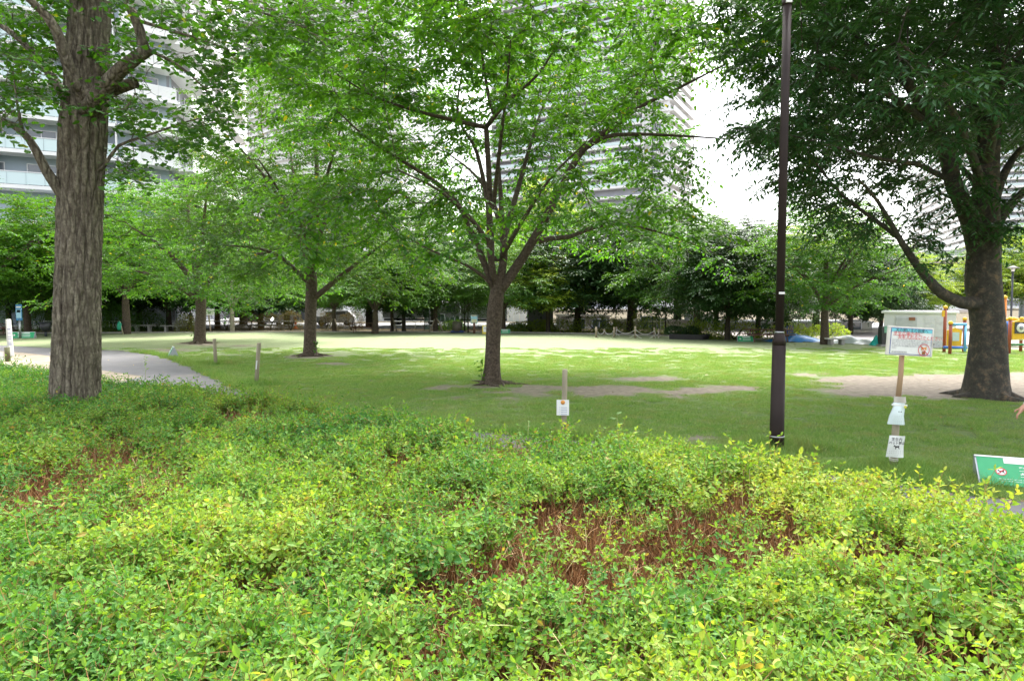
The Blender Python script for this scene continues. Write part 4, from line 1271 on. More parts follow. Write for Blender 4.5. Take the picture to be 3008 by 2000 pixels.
# --- tall tower behind the central cherry
TM = thing('apartment_building', 'tall white tower with dark recessed balconies rising behind the large central tree', 'building', (30, 225, 0))
def tw(cx, cy, a, t): return (cx + math.sin(a) * t, cy + math.cos(a) * t)
Cm = (46.8, 207); La = R(-60)
m1 = tw(*Cm, La, 7.5); m0 = tw(*Cm, La, 61)
facade(TM, m0, m1, 1, 36, 3.1, 2.2, M_GREYW, (3.0, 1.9, 1), 5.4, 'glass', 5.4, (38, 100), band=.7, rh=1.0, part_every=10.8, slab_mat=M_WHITE)
facade(TM, m1, Cm, 1, 36, 3.1, .5, M_WHITE, (2.9, 2.35, 3), 6.9, 'solid', 7.0, (30, 100), band=.5, rh=.3, slab_mat=M_WHITE)
m2 = tw(*Cm, R(28), 26)
facade(TM, Cm, m2, 1, 36, 3.1, 1.6, M_WHITE, (2.2, 1.7, 0), 5.2, 'solid', 5.2, (30, 105), band=.5, rh=1.1, slab_mat=M_WHITE)
m3 = tw(*m0, R(28), 24)
block(TM, [(m0[0] + .6, m0[1] + 1.2), (Cm[0] - .8, Cm[1] + .9), (m2[0] - .8, m2[1]), (m3[0], m3[1])], .5, 113, M_WHITE, 'core')
block(TM, [(-2, 232), (30, 214), (38, 228), (6, 246)], 113.2, 117, M_WHITE, 'roof_house')
# --- far tower left of it
TN = thing('apartment_building', 'distant white high rise with stacked dark windows seen between the two left trees', 'building', (-80, 335, 0))
Cn = at(1180, 500, 285); n1 = (Cn.x, Cn.y); n0 = tw(*n1, R(-56), 62); n00 = tw(*n0, R(-46), 26)
while n00[0] / n00[1] > (738 - 1504) / 2005.0:
    n0 = (n0[0] - .83, n0[1] + .56); n00 = tw(*n0, R(-46), 26)
facade(TN, n0, n1, 1, 54, 3.0, 1.6, M_WHITE, (4.2, 1.45, 1), 8.6, 'solid', 8.6, (75, 150), band=.5, rh=.8, slab_mat=M_WHITE)
facade(TN, n00, n0, 1, 54, 3.0, 1.0, M_WHITE, (1.6, 1.9, 0), 8.6, 'solid', 8.6, (75, 150), band=.5, rh=.6, slab_mat=M_WHITE)
block(TN, [(n00[0] + 1, n00[1] + 1), (n0[0] + .6, n0[1] + 1), (n1[0] - .6, n1[1] + 1.2), (n1[0] + 14, n1[1] + 30), (n00[0] + 14, n00[1] + 34)], .5, 163, M_WHITE, 'core')
# --- right tower
TR = thing('apartment_building', 'pale high rise with many thin balcony lines rising behind the right hand zelkova tree', 'building', (175, 330, 0))
r1 = at(2692, 600, 365); r2 = at(2868, 600, 272); r3 = at(3140, 600, 262)
hz1 = 1.6 + 386 / 2005 * 365
facade(TR, (r1.x, r1.y), (r2.x, r2.y), 1, 23, 3.1, 1.5, M_GREYW, (4.4, 1.9, 1), 9.5, 'glass', 9.5, (12, 75), band=.9, rh=.9, slab_mat=M_WHITE)
facade(TR, (r2.x, r2.y), (r3.x, r3.y), 1, 26, 3.1, 1.5, M_GREYW, (3.4, 1.9, 1), 6.4, 'glass', 6.4, (12, 60), band=.9, rh=.9, slab_mat=M_WHITE)
block(TR, [(r1.x, r1.y + 2), (r2.x + .5, r2.y + 1), (r3.x, r3.y + 1), (r3.x + 10, r3.y + 60), (r1.x + 20, r1.y + 30)], .5, 71, M_WHITE, 'core')
# --- low beige block
M_BEIGE = simple('beige_wall', (.6, .53, .47), (.52, .45, .4), .85, scale=.2, spec=.2)
TB = thing('apartment_building', 'pinkish beige low block with wide balconies in front of the right hand high rise', 'building', (102, 172, 0))
b1 = at(2712, 800, 172); b2_ = at(2860, 800, 166)
facade(TB, (b1.x, b1.y), (b2_.x, b2_.y), .5, 5, 3.0, 1.5, M_GREYW, (2.4, 1.7, 1), 3.2, 'solid', 5.8, (0, 20), band=.6, rh=1.2, slab_mat=M_BEIGE, part_every=6)
block(TB, [(b1.x, b1.y + 1), (b2_.x, b2_.y + 1), (b2_.x, b2_.y + 14), (b1.x, b1.y + 14)], .2, 15.3, M_BEIGE, 'core')

# --- beige site building with windows behind the rope fence
M_CREAM = simple('cream_wall', (.56, .5, .41), (.47, .42, .34), .85, scale=.5, spec=.2)
def hut(name, label, cat, x0, x1, ytop, ybase, Y, depth, mat, wins=(), roof=None, group=None):
    a = at(x0, ybase, Y); b = at(x1, ybase, Y); zt = at(x0, ytop, Y).z
    r = thing(name, label, cat, ((a.x + b.x) / 2, Y, 0), 0, group)
    w = b.x - a.x
    MB().box((0, depth / 2, zt / 2), (w, depth, zt)).build('wall', mat, r)
    MB().box((0, depth / 2, zt + .06), (w + .3, depth + .3, .1)).build('roof', roof or M_FRAME, r)
    for (px, py, ww, hh) in wins:
        c = at(px, py, Y)
        link('window', win_mesh(ww, hh, 1), r, (c.x - r.location.x, -.03, c.z - hh / 2))
    return r
hut('site_building', 'cream single storey building with dark windows behind the rope fence', 'building', 1838, 2076, 946, 1000, 61, 8, M_CREAM, [(1905, 950, 1.5, 1.3), (1940, 955, .8, 1.3), (1700, 955, 1.2, 1.2)], M_CREAM)
hut('site_building', 'cream building partly hidden by the dark evergreen trees', 'building', 1650, 1790, 930, 1000, 63, 8, M_CREAM, [(1760, 955, 1.4, 1.2)], M_CREAM)
hut('site_building', 'long pale building behind the yellow green bushes right of the planter', 'building', 2078, 2560, 948, 1000, 60, 7, simple('pale_wall', (.6, .58, .52), (.52, .5, .45), .85, scale=.4, spec=.2), [(2140, 955, 1.3, 1.0), (2240, 955, 1.3, 1.0), (2500, 955, 1.8, 1.0)])
# grey shed of corrugated sheets left of the evergreen
M_SHEET = simple('grey_steel_sheet', (.2, .21, .21), (.15, .155, .16), .6, metal=.2, scale=1)
def sheet_wall(r, w, h, y, mat, name='sheet', n=9, x0=0):
    for k in range(n):
        m = MB().box((0, 0, h / 2), (w / n - .03, .05, h)).mesh(name, mat) if k == 0 else m
        link(name, m, r, (x0 - w / 2 + (k + .5) * w / n, y, 0))
a = at(1549, 985, 56.5); b = at(1625, 985, 56.5)
gs = thing('storage_shed', 'dark grey sheet metal shed under the trees behind bushes at the far lawn edge', 'shed', ((a.x + b.x) / 2, 56.5, 0))
wsh = b.x - a.x; hsh = at(1600, 905, 56.5).z
sheet_wall(gs, wsh, hsh, 0, M_SHEET, 'panel', 5)
MB().box((0, 1.6, hsh / 2), (wsh - .1, 3.1, hsh - .05)).build('wall', M_SHEET, gs)
MB().box((0, 1.5, hsh + .06), (wsh + .2, 3.4, .1)).build('roof', M_SHEET, gs)
# white panel hoarding of the building site across the road, left of centre
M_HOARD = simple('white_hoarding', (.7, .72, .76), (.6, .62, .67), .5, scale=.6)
def hoarding(x0, x1, ytop, Y, n, label, mat=M_HOARD, name='hoarding'):
    a = at(x0, 950, Y); b = at(x1, 950, Y); h = at(x0, ytop, Y).z
    r = thing(name, label, 'hoarding', ((a.x + b.x) / 2, Y, 0))
    sheet_wall(r, b.x - a.x, h, 0, mat, 'panel', n)
    MB().box((0, .1, h + .04), (b.x - a.x, .12, .08)).build('top_rail', M_FRAME, r)
    return r
hoarding(925, 1010, 872, 84, 7, 'pale blue grey site hoarding panels behind the second tree trunk')
hoarding(1010, 1230, 880, 86, 14, 'white site hoarding panels behind the picnic table and stake supported trees')
hoarding(1290, 1560, 905, 85, 16, 'white site hoarding running behind the parked trucks')
hoarding(2010, 2110, 925, 62.5, 7, 'white panels glimpsed between trunks above the black planter')
hoarding(3, 330, 925, 90, 18, 'grey site hoarding with deep shade painted into its colour behind the left hand shrubs', simple('hoarding_grey_shade_tint', (.2, .23, .26), (.16, .18, .2), .6, scale=.6))  # deep shade behind the shrubs is put into this panel colour
hoarding(400, 900, 860, 92, 26, 'dark site hoarding with shade painted into its colour beyond the brown hedge', simple('dark_hoarding', (.055, .065, .08), (.04, .045, .055), .6, scale=.6))  # near-black copy of the hoarding colour stands in for tree shade
# white storage building by the playground
M_SHED = simple('white_shed_wall', (.74, .74, .77), (.64, .65, .68), .7, scale=.7)
sy = gnd(2700, 1020).y
a = at(2588, 1020, sy + 1.0); b = at(2798, 1022, sy - .6); zt = at(2700, 921, sy).z
ws = thing('storage_shed', 'white flat roofed park storage building between the notice board and the playground', 'shed', ((a.x + b.x) / 2, sy, 0), math.atan2(-1.6, b.x - a.x))
w = math.hypot(1.6, b.x - a.x)
MB().box((0, 1.4, zt / 2), (w, 2.8, zt)).build('wall', M_SHED, ws)
MB().box((0, 1.4, zt + .07), (w + .25, 3.05, .12), bev=.02).build('roof', M_WHITE, ws)
dr = MB().box((-w * .18, -.03, zt * .44), (w * .3, .05, zt * .86)).build('door', simple('shed_door', (.55, .56, .58), (.48, .49, .52), .5), ws)
MB().box((-w * .06, -.08, zt * .45), (.05, .06, .14)).build('handle', M_DARKF, dr)
MB().box((-w * .1, -.075, zt * .84), (.28, .03, .16)).build('notice', simple('brown_notice', (.3, .12, .06), (.25, .1, .05), .5), ws)
for k in range(3):
    for j in range(2):
        MB().box((w * (.14 + .15 * j), -.012, zt * (.4 + .2 * k)), (w * .13, .03, .3), 0).build('wall_panel', simple('panel_pale', (.66, .66, .69), (.6, .6, .63), .7) if k + j == 0 else bpy.data.materials['panel_pale'], ws)

# ================================================================ background trees
def bg_tree(rng, h, rx, lo, nlimb, ncl, leafm, bark, r0, lsize, per=3, nleaf=7, dens=.5, ltm=T_RHOMB, lean=0.0, top=None, fork=None):
    """returns a dict of meshes; local origin at the foot"""
    fk = fork or lo * .85
    tl = [(0, 0, 0), (lean * .3, 0, fk * .4), (lean * .7, 0.02, fk * .8), (lean, 0, fk), (lean * 1.1, 0, fk + (h - fk) * .45)]
    limbs = [(tl, r0, r0 * .45)]
    for k in range(nlimb):
        a = k * 2 * math.pi / nlimb + rng.uniform(-.5, .5); e = rng.uniform(.45, .9); z0 = fk * rng.uniform(.85, 1.15)
        L = rx * rng.uniform(.6, .9); rise = (h - fk) * rng.uniform(.3, .75)
        x0 = lean
        limbs.append(([(x0, 0, z0), (x0 + L * .3 * math.cos(a), L * .3 * math.sin(a), z0 + rise * .45), (x0 + L * .7 * math.cos(a), L * .7 * math.sin(a), z0 + rise * .8), (x0 + L * math.cos(a), L * math.sin(a), z0 + rise)], r0 * .5, r0 * .14))
    f, box = env_of(rx, rx, lo, h, lean, 0, dens)
    attr = disc_clusters(rng, f, box, ncl, 7, (.5, 1.1), .15)
    root = bpy.data.objects.new('tree', None)
    global COL
    old = COL; COL = bpy.data.collections.new('tmp')
    COL.objects.link(root)
    nf = build_tree(root, rng, limbs, attr, bark, leafm, None, step=.5, infl=3.0, kill=.65, tip=.012, leaf_r=.035, sides=4, shoots=False, limb_parts=False,
               leaf=dict(per=per, ln=(.4, 1.0), nleaf=nleaf, lsize=lsize, droop=.3, updir=.12, ltm=ltm, leaf_droop=.25), iters=45, wob=.3)
    out = [(o.name.split('.')[0], o.data, o.get('kind')) for o in root.children]
    for o in list(COL.objects): bpy.data.objects.remove(o)
    bpy.data.collections.remove(COL)
    COL = old
    return out
rb = np.random.default_rng(77)
KIND = {
    'broad': [bg_tree(rb, 8.0, 4.6, 2.7, 6, 130, LEAF_MD, BARK_CH, .24, .19, 9) for _ in range(3)],
    'light': [bg_tree(rb, 9.5, 4.6, 3.0, 6, 130, LEAF_C2, BARK_CH, .24, .19, 9) for _ in range(2)],
    'bright': [bg_tree(rb, 10.0, 4.4, 3.2, 6, 130, LEAF_YG, BARK_DK, .26, .2, 8) for _ in range(2)],
    'dark': [bg_tree(rb, 7.5, 3.8, 2.0, 6, 170, LEAF_DK, BARK_DK, .22, .22, 11, dens=.9) for _ in range(3)],
    'tall': [bg_tree(rb, 15.0, 5.2, 3.4, 7, 210, LEAF_MD, BARK_DK, .36, .23, 8) for _ in range(2)],
    'tall_dark': [bg_tree(rb, 15.0, 5.0, 2.4, 7, 220, LEAF_DK, BARK_DK, .36, .23, 9)],
    'pale': [bg_tree(rb, 7.5, 4.2, 2.6, 5, 100, LEAF_C2, BARK_PALE, .2, .17, 3)],
    'small': [bg_tree(rb, 4.6, 2.0, 1.5, 4, 60, LEAF_MD, BARK_DK, .07, .14, 3)],
}
def place_tree(kind, var, px, base_y, label, sx=1.0, sz=1.0, rz=None, Y=None, group='trees around the far side of the lawn', name=None):
    if Y is None: c = g2(px, base_y)
    else: c = a2(px, 700, Y); c.z = 0
    r = thing(name or {'broad': 'cherry_tree', 'light': 'cherry_tree', 'dark': 'evergreen_tree', 'tall_dark': 'evergreen_tree', 'bright': 'broadleaf_tree', 'tall': 'broadleaf_tree', 'pale': 'pale_barked_tree', 'small': 'young_tree'}[kind],
              label, 'tree', c, rb.uniform(0, 6.28) if rz is None else rz, group)
    r.scale = (sx, sx, sz)
    for nm, me, kd in KIND[kind][var % len(KIND[kind])]:
        o = link(nm, me, r)
        if kd: o['kind'] = kd
    return r
T = place_tree
T('broad', 0, 865, 768, 'low spreading cherry tree right behind the brown picnic table', 1.0, .78)
T('broad', 1, 1003, 765, 'cherry tree propped by slanting wooden stakes near the green net', .85, .85)
T('pale', 0, 535, 763, 'pale barked tree with smooth grey forked trunk in front of the brown hedge', 1.0, .85, 4.1)
T('dark', 0, 930, 764, 'dark evergreen with thin black trunk between the two staked trees', .8, .95)
T('light', 0, 770, 764, 'leafy tree with wooden prop stakes right of the second cherry trunk', .8, .75)
T('broad', 2, 903, 764, 'straight grey trunked tree with one slanting stake right of the picnic table', .6, 1.0)
T('small', 0, 1070, 765, 'small young tree with curved trunk left of the green notice pole', 1.0, .95)
T('small', 0, 1078, 766, 'leaning thin dark tree beside the dark waste bin', .9, 1.1, 2.0)
T('broad', 1, 1158, 766, 'cherry tree standing directly behind the large central trunk', 1.0, .85, 2.2)
T('bright', 0, 1262, 766, 'yellow green tree with several thin stems beside the grey shed', .75, .62, .4)
T('dark', 1, 1330, 764, 'big black green evergreen left of the rope fence', 1.35, 1.15)
T('dark', 2, 1450, 766, 'dark evergreen standing behind the rope fence', 1.3, 1.25)
T('small', 0, 1532, 770, 'thin stemmed young tree left of the black planter', 1.0, 1.1)
T('broad', 0, 1604, 776, 'leaning cherry tree growing out of the black planter', 1.15, 1.0, 3.3)
T('dark', 1, 1675, 783, 'evergreen with straight dark trunk right of the black planter', .85, .95)
T('dark', 2, 1745, 779, 'dark tree behind the brown picnic table near the street lamp', .9, .95)
T('light', 1, 1898, 793, 'wide cherry tree shading the blue sheet and the stone bench', .98, .82, 1.0)
T('dark', 0, 1960, 782, 'dark evergreen mass behind the stone bench and grey sheets', .9, .9, Y=50)
T('dark', 1, 2030, 782, 'dark evergreen behind the black post box next to the storage building', .75, .85, Y=52)
T('small', 0, 1840, 780, 'small shrubby tree behind the blue and yellow banner', 1.1, .8, Y=50)
T('bright', 1, 2080, 770, 'yellow green tree rising behind the storage building', .85, .72, Y=58)
T('light', 0, 2180, 770, 'light green tree seen left of the big zelkova trunk', .8, .75, Y=62)
T('bright', 0, 2300, 770, 'bright tree between zelkova trunk and grey utility pole', .9, .8, Y=58)
T('light', 1, 2380, 770, 'light green tree at the right edge above the yellow play panel', 1.0, 1.0, Y=60)
T('broad', 2, 2470, 770, 'mid green tree beyond the playground', 1.0, 1.0, Y=56)
# left and behind
T('light', 0, -60, 770, 'broad light green tree at the far left edge behind the path sign', 1.25, 1.05, Y=44)
T('broad', 1, 62, 770, 'dense green tree behind the blue post sign', 1.1, .95, Y=50)
T('light', 1, 180, 765, 'light green tree hidden behind the ginkgo trunk', 1.3, 1.1, Y=52)
T('bright', 1, 20, 765, 'yellow green tree rising below the apartment balconies', 1.1, 1.12, Y=62)
T('light', 0, 290, 765, 'green tree right of the ginkgo trunk above the round shrub', 1.25, 1.15, Y=50)
T('dark', 2, 388, 762, 'dark evergreen with thin leaning trunk behind the stone benches', 1.1, 1.3, Y=57)
T('dark', 0, 250, 762, 'dark evergreen behind the big round clipped shrub', 1.2, 1.2, Y=60)
T('dark', 1, 110, 762, 'dark tree behind the left hand shrubs', 1.3, 1.2, Y=60)
T('dark', 1, 600, 762, 'dark tree with drooping foliage over the brown hedge', 1.3, 1.1, Y=62)
T('dark', 2, 500, 762, 'dark evergreen behind the white notice on a pole', 1.2, 1.2, Y=61)
T('tall', 0, 390, 760, 'tall tree above the third cherry tree', 1.15, 1.02, Y=70)
T('tall', 1, 560, 760, 'tall light tree crown left of the second cherry', 1.1, 1.22, Y=68)
T('tall', 0, 720, 760, 'tall crown rising directly behind the second cherry', 1.1, 1.15, Y=74)
T('tall_dark', 0, 850, 760, 'tall dark crown between second cherry and central tree', 1.05, .82, Y=66)
T('tall', 1, 1000, 760, 'tall background tree left of the central trunk', 1.0, .8, Y=66)
T('tall', 0, 1130, 760, 'tall background tree behind the central trunk', 1.1, .72, Y=64)
T('bright', 0, 1230, 760, 'tall yellow green crown behind the central tree', 1.5, 1.6, Y=72)
T('tall', 1, 1340, 760, 'tall leafy tree right of centre behind the evergreens', 1.05, .86, Y=68)
T('bright', 1, 1460, 760, 'light crowned tree above the rope fence evergreens', 1.3, 1.0, Y=70)
T('tall', 0, 1560, 760, 'background tree left of the planter cherry', 1.15, .82, Y=66)
T('tall_dark', 0, 1690, 760, 'dark background tree above the planter', 1.1, .72, Y=64)
T('tall', 1, 1810, 760, 'background tree behind the street lamp', 1.0, .62, Y=62)
T('bright', 0, 1880, 760, 'yellow topped tree right of the street lamp', 1.15, .98, Y=56)
T('tall', 0, 1990, 760, 'background tree left of the storage building', 1.1, .64, Y=62)
T('dark', 1, 1790, 770, 'dark evergreen behind the street lamp', 1.3, 1.2, Y=60)
T('dark', 2, 1650, 770, 'dark evergreen behind the leaning planter cherry', 1.1, 1.2, Y=60)
T('dark', 1, 320, 765, 'dark evergreen behind the left stone bench', 1.3, 1.3, Y=60)
T('dark', 0, 20, 765, 'dark evergreen at the left edge behind the shrubs', 1.3, 1.2, Y=60)
T('tall_dark', 0, 150, 760, 'tall dark tree in front of the apartment tower', 1.1, .75, Y=66)
T('tall', 1, -80, 760, 'tall green tree at the left edge of the view', 1.1, .75, Y=66)
T('tall_dark', 0, 660, 760, 'tall dark tree behind the brown hedge', 1.0, .7, Y=67)

# ---- shrubs and hedges near the far edge
def shrub_mesh(name, rx, ry, h, n, lsize, mat, boxy=2.0, seed=1, stems=True, low=0.0):
    rn = np.random.default_rng(seed)
    d = _n(rn.normal(0, 1, (n, 3))); d[:, 2] = np.abs(d[:, 2])
    k = (np.abs(d[:, 0]) ** boxy + np.abs(d[:, 1]) ** boxy + np.abs(d[:, 2]) ** boxy) ** (-1 / boxy)
    lump = 1 + .28 * (fbm(d[:, 0] * 2.2 + seed, d[:, 1] * 2.2 + d[:, 2] * 2, seed, 3) - .5) * 2
    rr = k * lump * (1 - rn.uniform(0, 1, n) ** 2.2 * .45)
    P = d * rr[:, None] * np.array([rx, ry, h]); P[:, 2] += low
    D = d + rn.normal(0, .8, (n, 3)); N = d + np.array([0, 0, .8]) + rn.normal(0, .5, (n, 3))
    V, Fc = leaves(P, D, N, lsize * rn.uniform(.6, 1.2, n), T_RHOMB)
    return fast_mesh(name, V, Fc, mat)
M_BROWNH = leaf_mat('brown_hedge_leaf', (.09, .09, .03), (.15, .09, .04), (.25, .11, .05), .3, .5)
def stem_mesh(h, r, n, seed, mat=None):
    rn = random.Random(seed); mb = MB()
    for k in range(n):
        a = rn.uniform(0, 6.28); mb.tube([(0.02 * math.cos(a), .02 * math.sin(a), 0), (r * .5 * math.cos(a), r * .5 * math.sin(a), h * .5), (r * math.cos(a), r * math.sin(a), h)], [.025, .018, .008], 5)
    return mb.mesh('stem', mat or BARK_DK)
def shrub(name, label, cat, c, rx, ry, h, n, ls, mat, boxy=2.0, seed=1, low=0.0, group=None):
    r = thing(name, label, cat, c, 0, group)
    f = link('foliage', shrub_mesh('foliage', rx, ry, h, n, ls, mat, boxy, seed, low=low), r); f['kind'] = 'stuff'
    link('stems', stem_mesh(h * .8, rx * .5, 6, seed), r)['kind'] = 'stuff'
    return r
shrub('shrub', 'big round clipped green shrub just right of the ginkgo trunk', 'shrub', g2(272, 765), 1.35, 1.2, 2.35, 5200, .1, LEAF_MD, 2.6, 3)
shrub('shrub', 'bushy green shrub just left of the ginkgo trunk', 'shrub', g2(88, 764), 1.5, 1.2, 2.5, 5200, .1, LEAF_MD, 2.3, 4)
shrub('shrub', 'green shrub at the left edge behind the white marker post', 'shrub', g2(-12, 762), 1.3, 1.2, 2.3, 4000, .1, LEAF_C2, 2.2, 5)
shrub('hydrangea_bush', 'hydrangea bush behind the left stone bench', 'shrub', g2(338, 762), 1.6, 1.0, 1.7, 4200, .11, LEAF_MD, 2.2, 6)
shrub('shrub', 'small yellow green shrub in front of the big round shrub', 'shrub', g2(243, 764), .55, .5, .75, 900, .08, LEAF_YG, 2.2, 7)
shrub('shrub', 'round yellowish shrub left of the third cherry trunk', 'shrub', g2(430, 764), .85, .8, 1.35, 2400, .09, leaf_mat('olive_leaf', (.1, .13, .03), (.16, .17, .04), (.2, .1, .03), .35, .45), 2.2, 8)
for k, (x0, x1) in enumerate([(490, 545), (548, 592), (594, 640), (642, 690), (735, 765), (780, 832)]):
    a = g2(x0, 761); b = g2(x1, 761); a.y = b.y = 57.2
    names = ['brown leaved hedge section behind the pale barked tree', 'brown hedge section right of the pale barked tree', 'brown hedge section below the drooping dark foliage', 'brown hedge section left of the second cherry trunk', 'dark hedge section right of the second cherry trunk', 'dark hedge section left of the brown picnic table']
    shrub('hedge', names[k], 'hedge', (a + b) / 2, (b.x - a.x) / 2 * 1.05, .5, 1.35, int(2600 * (b.x - a.x) / 1.5), .075, M_BROWNH, 4.5, 20 + k, .1, 'brown hedge along the street side')
WEED = leaf_mat('weed_leaf', (.06, .15, .025), (.11, .2, .035), (.3, .28, .06), .4, .5)
for k, (x, y, rx, h, lab) in enumerate([(1225, 766, 1.8, .9, 'low weeds in front of the grey shed'), (1290, 766, 1.4, 1.0, 'weeds right of the grey shed'), (1380, 767, 1.9, 1.25, 'leafy weeds left of the rope fence'), (1425, 767, 1.2, 1.0, 'weeds at the first rope fence post'),
        (1475, 768, .9, 1.5, 'tall leafy bush between the rope fence posts'), (1510, 769, 1.1, 1.3, 'bush at the right end of the rope fence'), (1640, 782, 1.3, 1.3, 'bright green weeds right of the planter'), (1710, 784, 1.6, 1.25, 'bright green weeds left of the right hand picnic table'),
        (1838, 784, 1.3, 1.0, 'weeds behind the blue sheet'), (1930, 786, 1.3, 1.0, 'weeds behind the stone bench'), (1190, 766, .8, .7, 'low weeds behind the central trunk'), (1040, 763, 1.1, .8, 'weeds at the foot of the green net')]):
    p = g2(x, y); p.y += 1.6
    shrub('weed_clump', lab, 'weeds', p, rx * 1.1, .8, h, int(1500 * rx), .12, LEAF_YG if x > 1200 else WEED, 2.4, 50 + k)
# ================================================================ street lamp
M_LAMP = simple('dark_brown_paint', (.03, .02, .018), (.021, .014, .013), .55, metal=0.0, scale=3, spec=.22)
M_STEEL = simple('bare_steel', (.4, .41, .42), (.3, .31, .32), .35, metal=.8, scale=6)
lb = g2(1785, 1036); LY = lb.y; pl = LY / F_
top = a2(1813, 0, LY)
lamp = thing('street_lamp', 'tall dark brown street lamp pole standing at the edge of the foreground hedge', 'street lamp', lb)
zz = lambda y: a2(1790, y, LY).z
xl = lambda y: a2(1788 + (1032 - y) * .0242, y, LY).x - lb.x
MB().tube([(xl(1034), 0, 0), (xl(1000), 0, zz(990)), (xl(780), 0, zz(795))], [21.5 * pl, 20.5 * pl, 19 * pl], 24).build('base', M_LAMP, lamp)
MB().tube([(xl(795), 0, zz(795)), (xl(780), 0, zz(782)), (xl(770), 0, zz(772)), (xl(765), 0, zz(766))], [19 * pl, 18.6 * pl, 15.5 * pl, 12.5 * pl], 24).build('shoulder', M_LAMP, lamp)
MB().tube([(xl(766), 0, zz(767)), (xl(764), 0, zz(763))], [13.4 * pl, 13.4 * pl], 24).build('ring', M_STEEL, lamp)
MB().tube([(xl(1005), 0, zz(1006)), (xl(1003), 0, zz(1002))], [21.4 * pl, 21.4 * pl], 24).build('band', M_STEEL, lamp)
ztop = zz(0) + .9
xt = xl(0) + .02
MB().tube([(xl(764), 0, zz(764)), (xl(300), 0, zz(300)), (xl(8), 0, zz(8))], [11.8 * pl, 12 * pl, 12 * pl], 24).build('pole', M_LAMP, lamp)
MB().lathe([(9.5 * pl, zz(2)), (9.5 * pl, ztop)], 20, c=(xt, 0, 0)).build('pole', M_LAMP, lamp)
MB().lathe([(13 * pl, zz(14)), (15 * pl, zz(2))], 20, c=(xl(5), 0, 0)).build('collar', M_LAMP, lamp)
MB().lathe([(.1, ztop), (.24, ztop + .12), (.3, ztop + .5), (.12, ztop + .62)], 20, c=(xt, 0, 0)).build('lantern', simple('lamp_glass', (.7, .7, .68), (.65, .65, .62), .2), lamp)
MB().lathe([(.36, ztop + .5), (.3, ztop + .58), (.08, ztop + .7)], 20, c=(xt, 0, 0)).build('lamp_cap', M_LAMP, lamp)
st = MB().box((xl(675), -12.2 * pl, zz(675)), (17 * pl, .008, 6.5 * pl)).build('sticker', M_WHT, lamp)
link('lettering', text_mesh('- - - -', .02, M_RED), lamp, (xl(675), -12.2 * pl - .006, zz(675)), (R(90), 0, 0))
MB().box((xl(5), -13 * pl, zz(6)), (17 * pl, .02, 12 * pl)).build('sticker', M_WHT, lamp)

# ================================================================ wooden posts with papers
M_POST = simple('weathered_post', (.4, .35, .25), (.24, .21, .15), .85, scale=8, bump=.4, stretch=(1, 1, .2))
M_POSTB = simple('brown_post', (.42, .25, .13), (.3, .22, .15), .8, scale=4, bump=.3, stretch=(1, 1, .2))
M_PAPER = flat('paper_sheet', (.72, .74, .72), .35); M_ROPE = flat('white_cord', (.62, .6, .55), .7)
def post(px, by, ty, wpx, label, lean=0.0, zoff=0.0, base_hidden=None):
    c = g2(px, by if base_hidden is None else base_hidden)
    Y = c.y; h = a2(px, ty, Y).z; r = wpx * K * Y / F_ / 2
    t = thing('wooden_post', label, 'post', c, 0, 'wooden posts along the path')
    MB().tube([(0, 0, -.05), (lean * .5, 0, h * .5), (lean, 0, h - .02), (lean, 0, h)], [r, r * .98, r * .97, r * .86], 14).build('shaft', M_POST, t)
    return t, Y, h, r
t1, Y1, h1, r1_ = post(1298, 1012, 850, 12.5, 'pale wooden post with a small paper notice right of the central tree', .015, base_hidden=1012)
pp = MB().box((-.02, 0, 0), (.2, .008, .25), bev=0).build('paper', M_PAPER, t1, (0, -r1_ - .012, a2(1297, 937, Y1).z), (R(-3), 0, R(-4)))
MB().tube([(.014 + (r1_ + .004) * math.cos(a * .5236), (r1_ + .004) * math.sin(a * .5236), a2(1297, 924, Y1).z) for a in range(13)], .006, 5).build('cord', M_ROPE, t1)
for k in range(4): link('lettering', text_mesh('・▪▪▪▪▪', .036, M_BLUEP) if k == 0 else bpy.data.objects['lettering.001'].data, pp, (-.02, -.008, -.0 - k * .036), (R(90), 0, 0))
link('emblem', MB().lathe([(.035, 0), (.035, .003)], 16).mesh('emblem', M_ORG), pp, (-.02, -.009, .085), (R(90), 0, 0))
t2, Y2_, h2, r2_ = post(590, 886, 789, 9.5, 'leaning wooden post with a white strip near the path bend', .1)
MB().box((0, 0, 0), (.03, .006, .24)).build('paper_strip', M_PAPER, t2, (.045, -r2_ - .01, h2 * .48), (0, R(6), 0))
post(497, 839, 780, 8, 'short wooden post in the shade nearer the third cherry tree', -.03)

# ================================================================ notice board on a leaning post
sb = g2(2056, 1086); SY = sb.y
def sz(y): return a2(2060, y, SY).z
def sxx(x, y): return a2(x, y, SY).x - sb.x
nb = thing('notice_board', 'white notice board with blue border and red Japanese heading on a leaning wooden post', 'sign', sb)
ps = SY / F_ * K
MB().tube([(0, 0, -.03), (sxx(2062, 990), 0, sz(990)), (sxx(2067, 915), 0, sz(915))], [8.3 * ps, 7.8 * ps, 7.4 * ps], 14).build('post_foot', M_POST, nb)
MB().tube([(sxx(2067, 925), .0, sz(925)), (sxx(2074, 860), 0, sz(862)), (sxx(2081, 790), 0.03, sz(790))], [6 * ps, 5.8 * ps, 5.6 * ps], 12).build('post', M_POSTB, nb)
bw, bh = 112 * ps, 66 * ps
tilt = math.atan2(-6.5, 110)
bc = (sxx(2087.5, 785), -.07, sz(785.5))
def on_board(px, py):   # board coordinates 0..1 from upper left
    return ((px - .5) * bw, (.5 - py) * bh)
BR = (R(90), R(-tilt * 57.3), R(8))
bd = thing('board', '', '') ; bpy.data.objects.remove(bd)
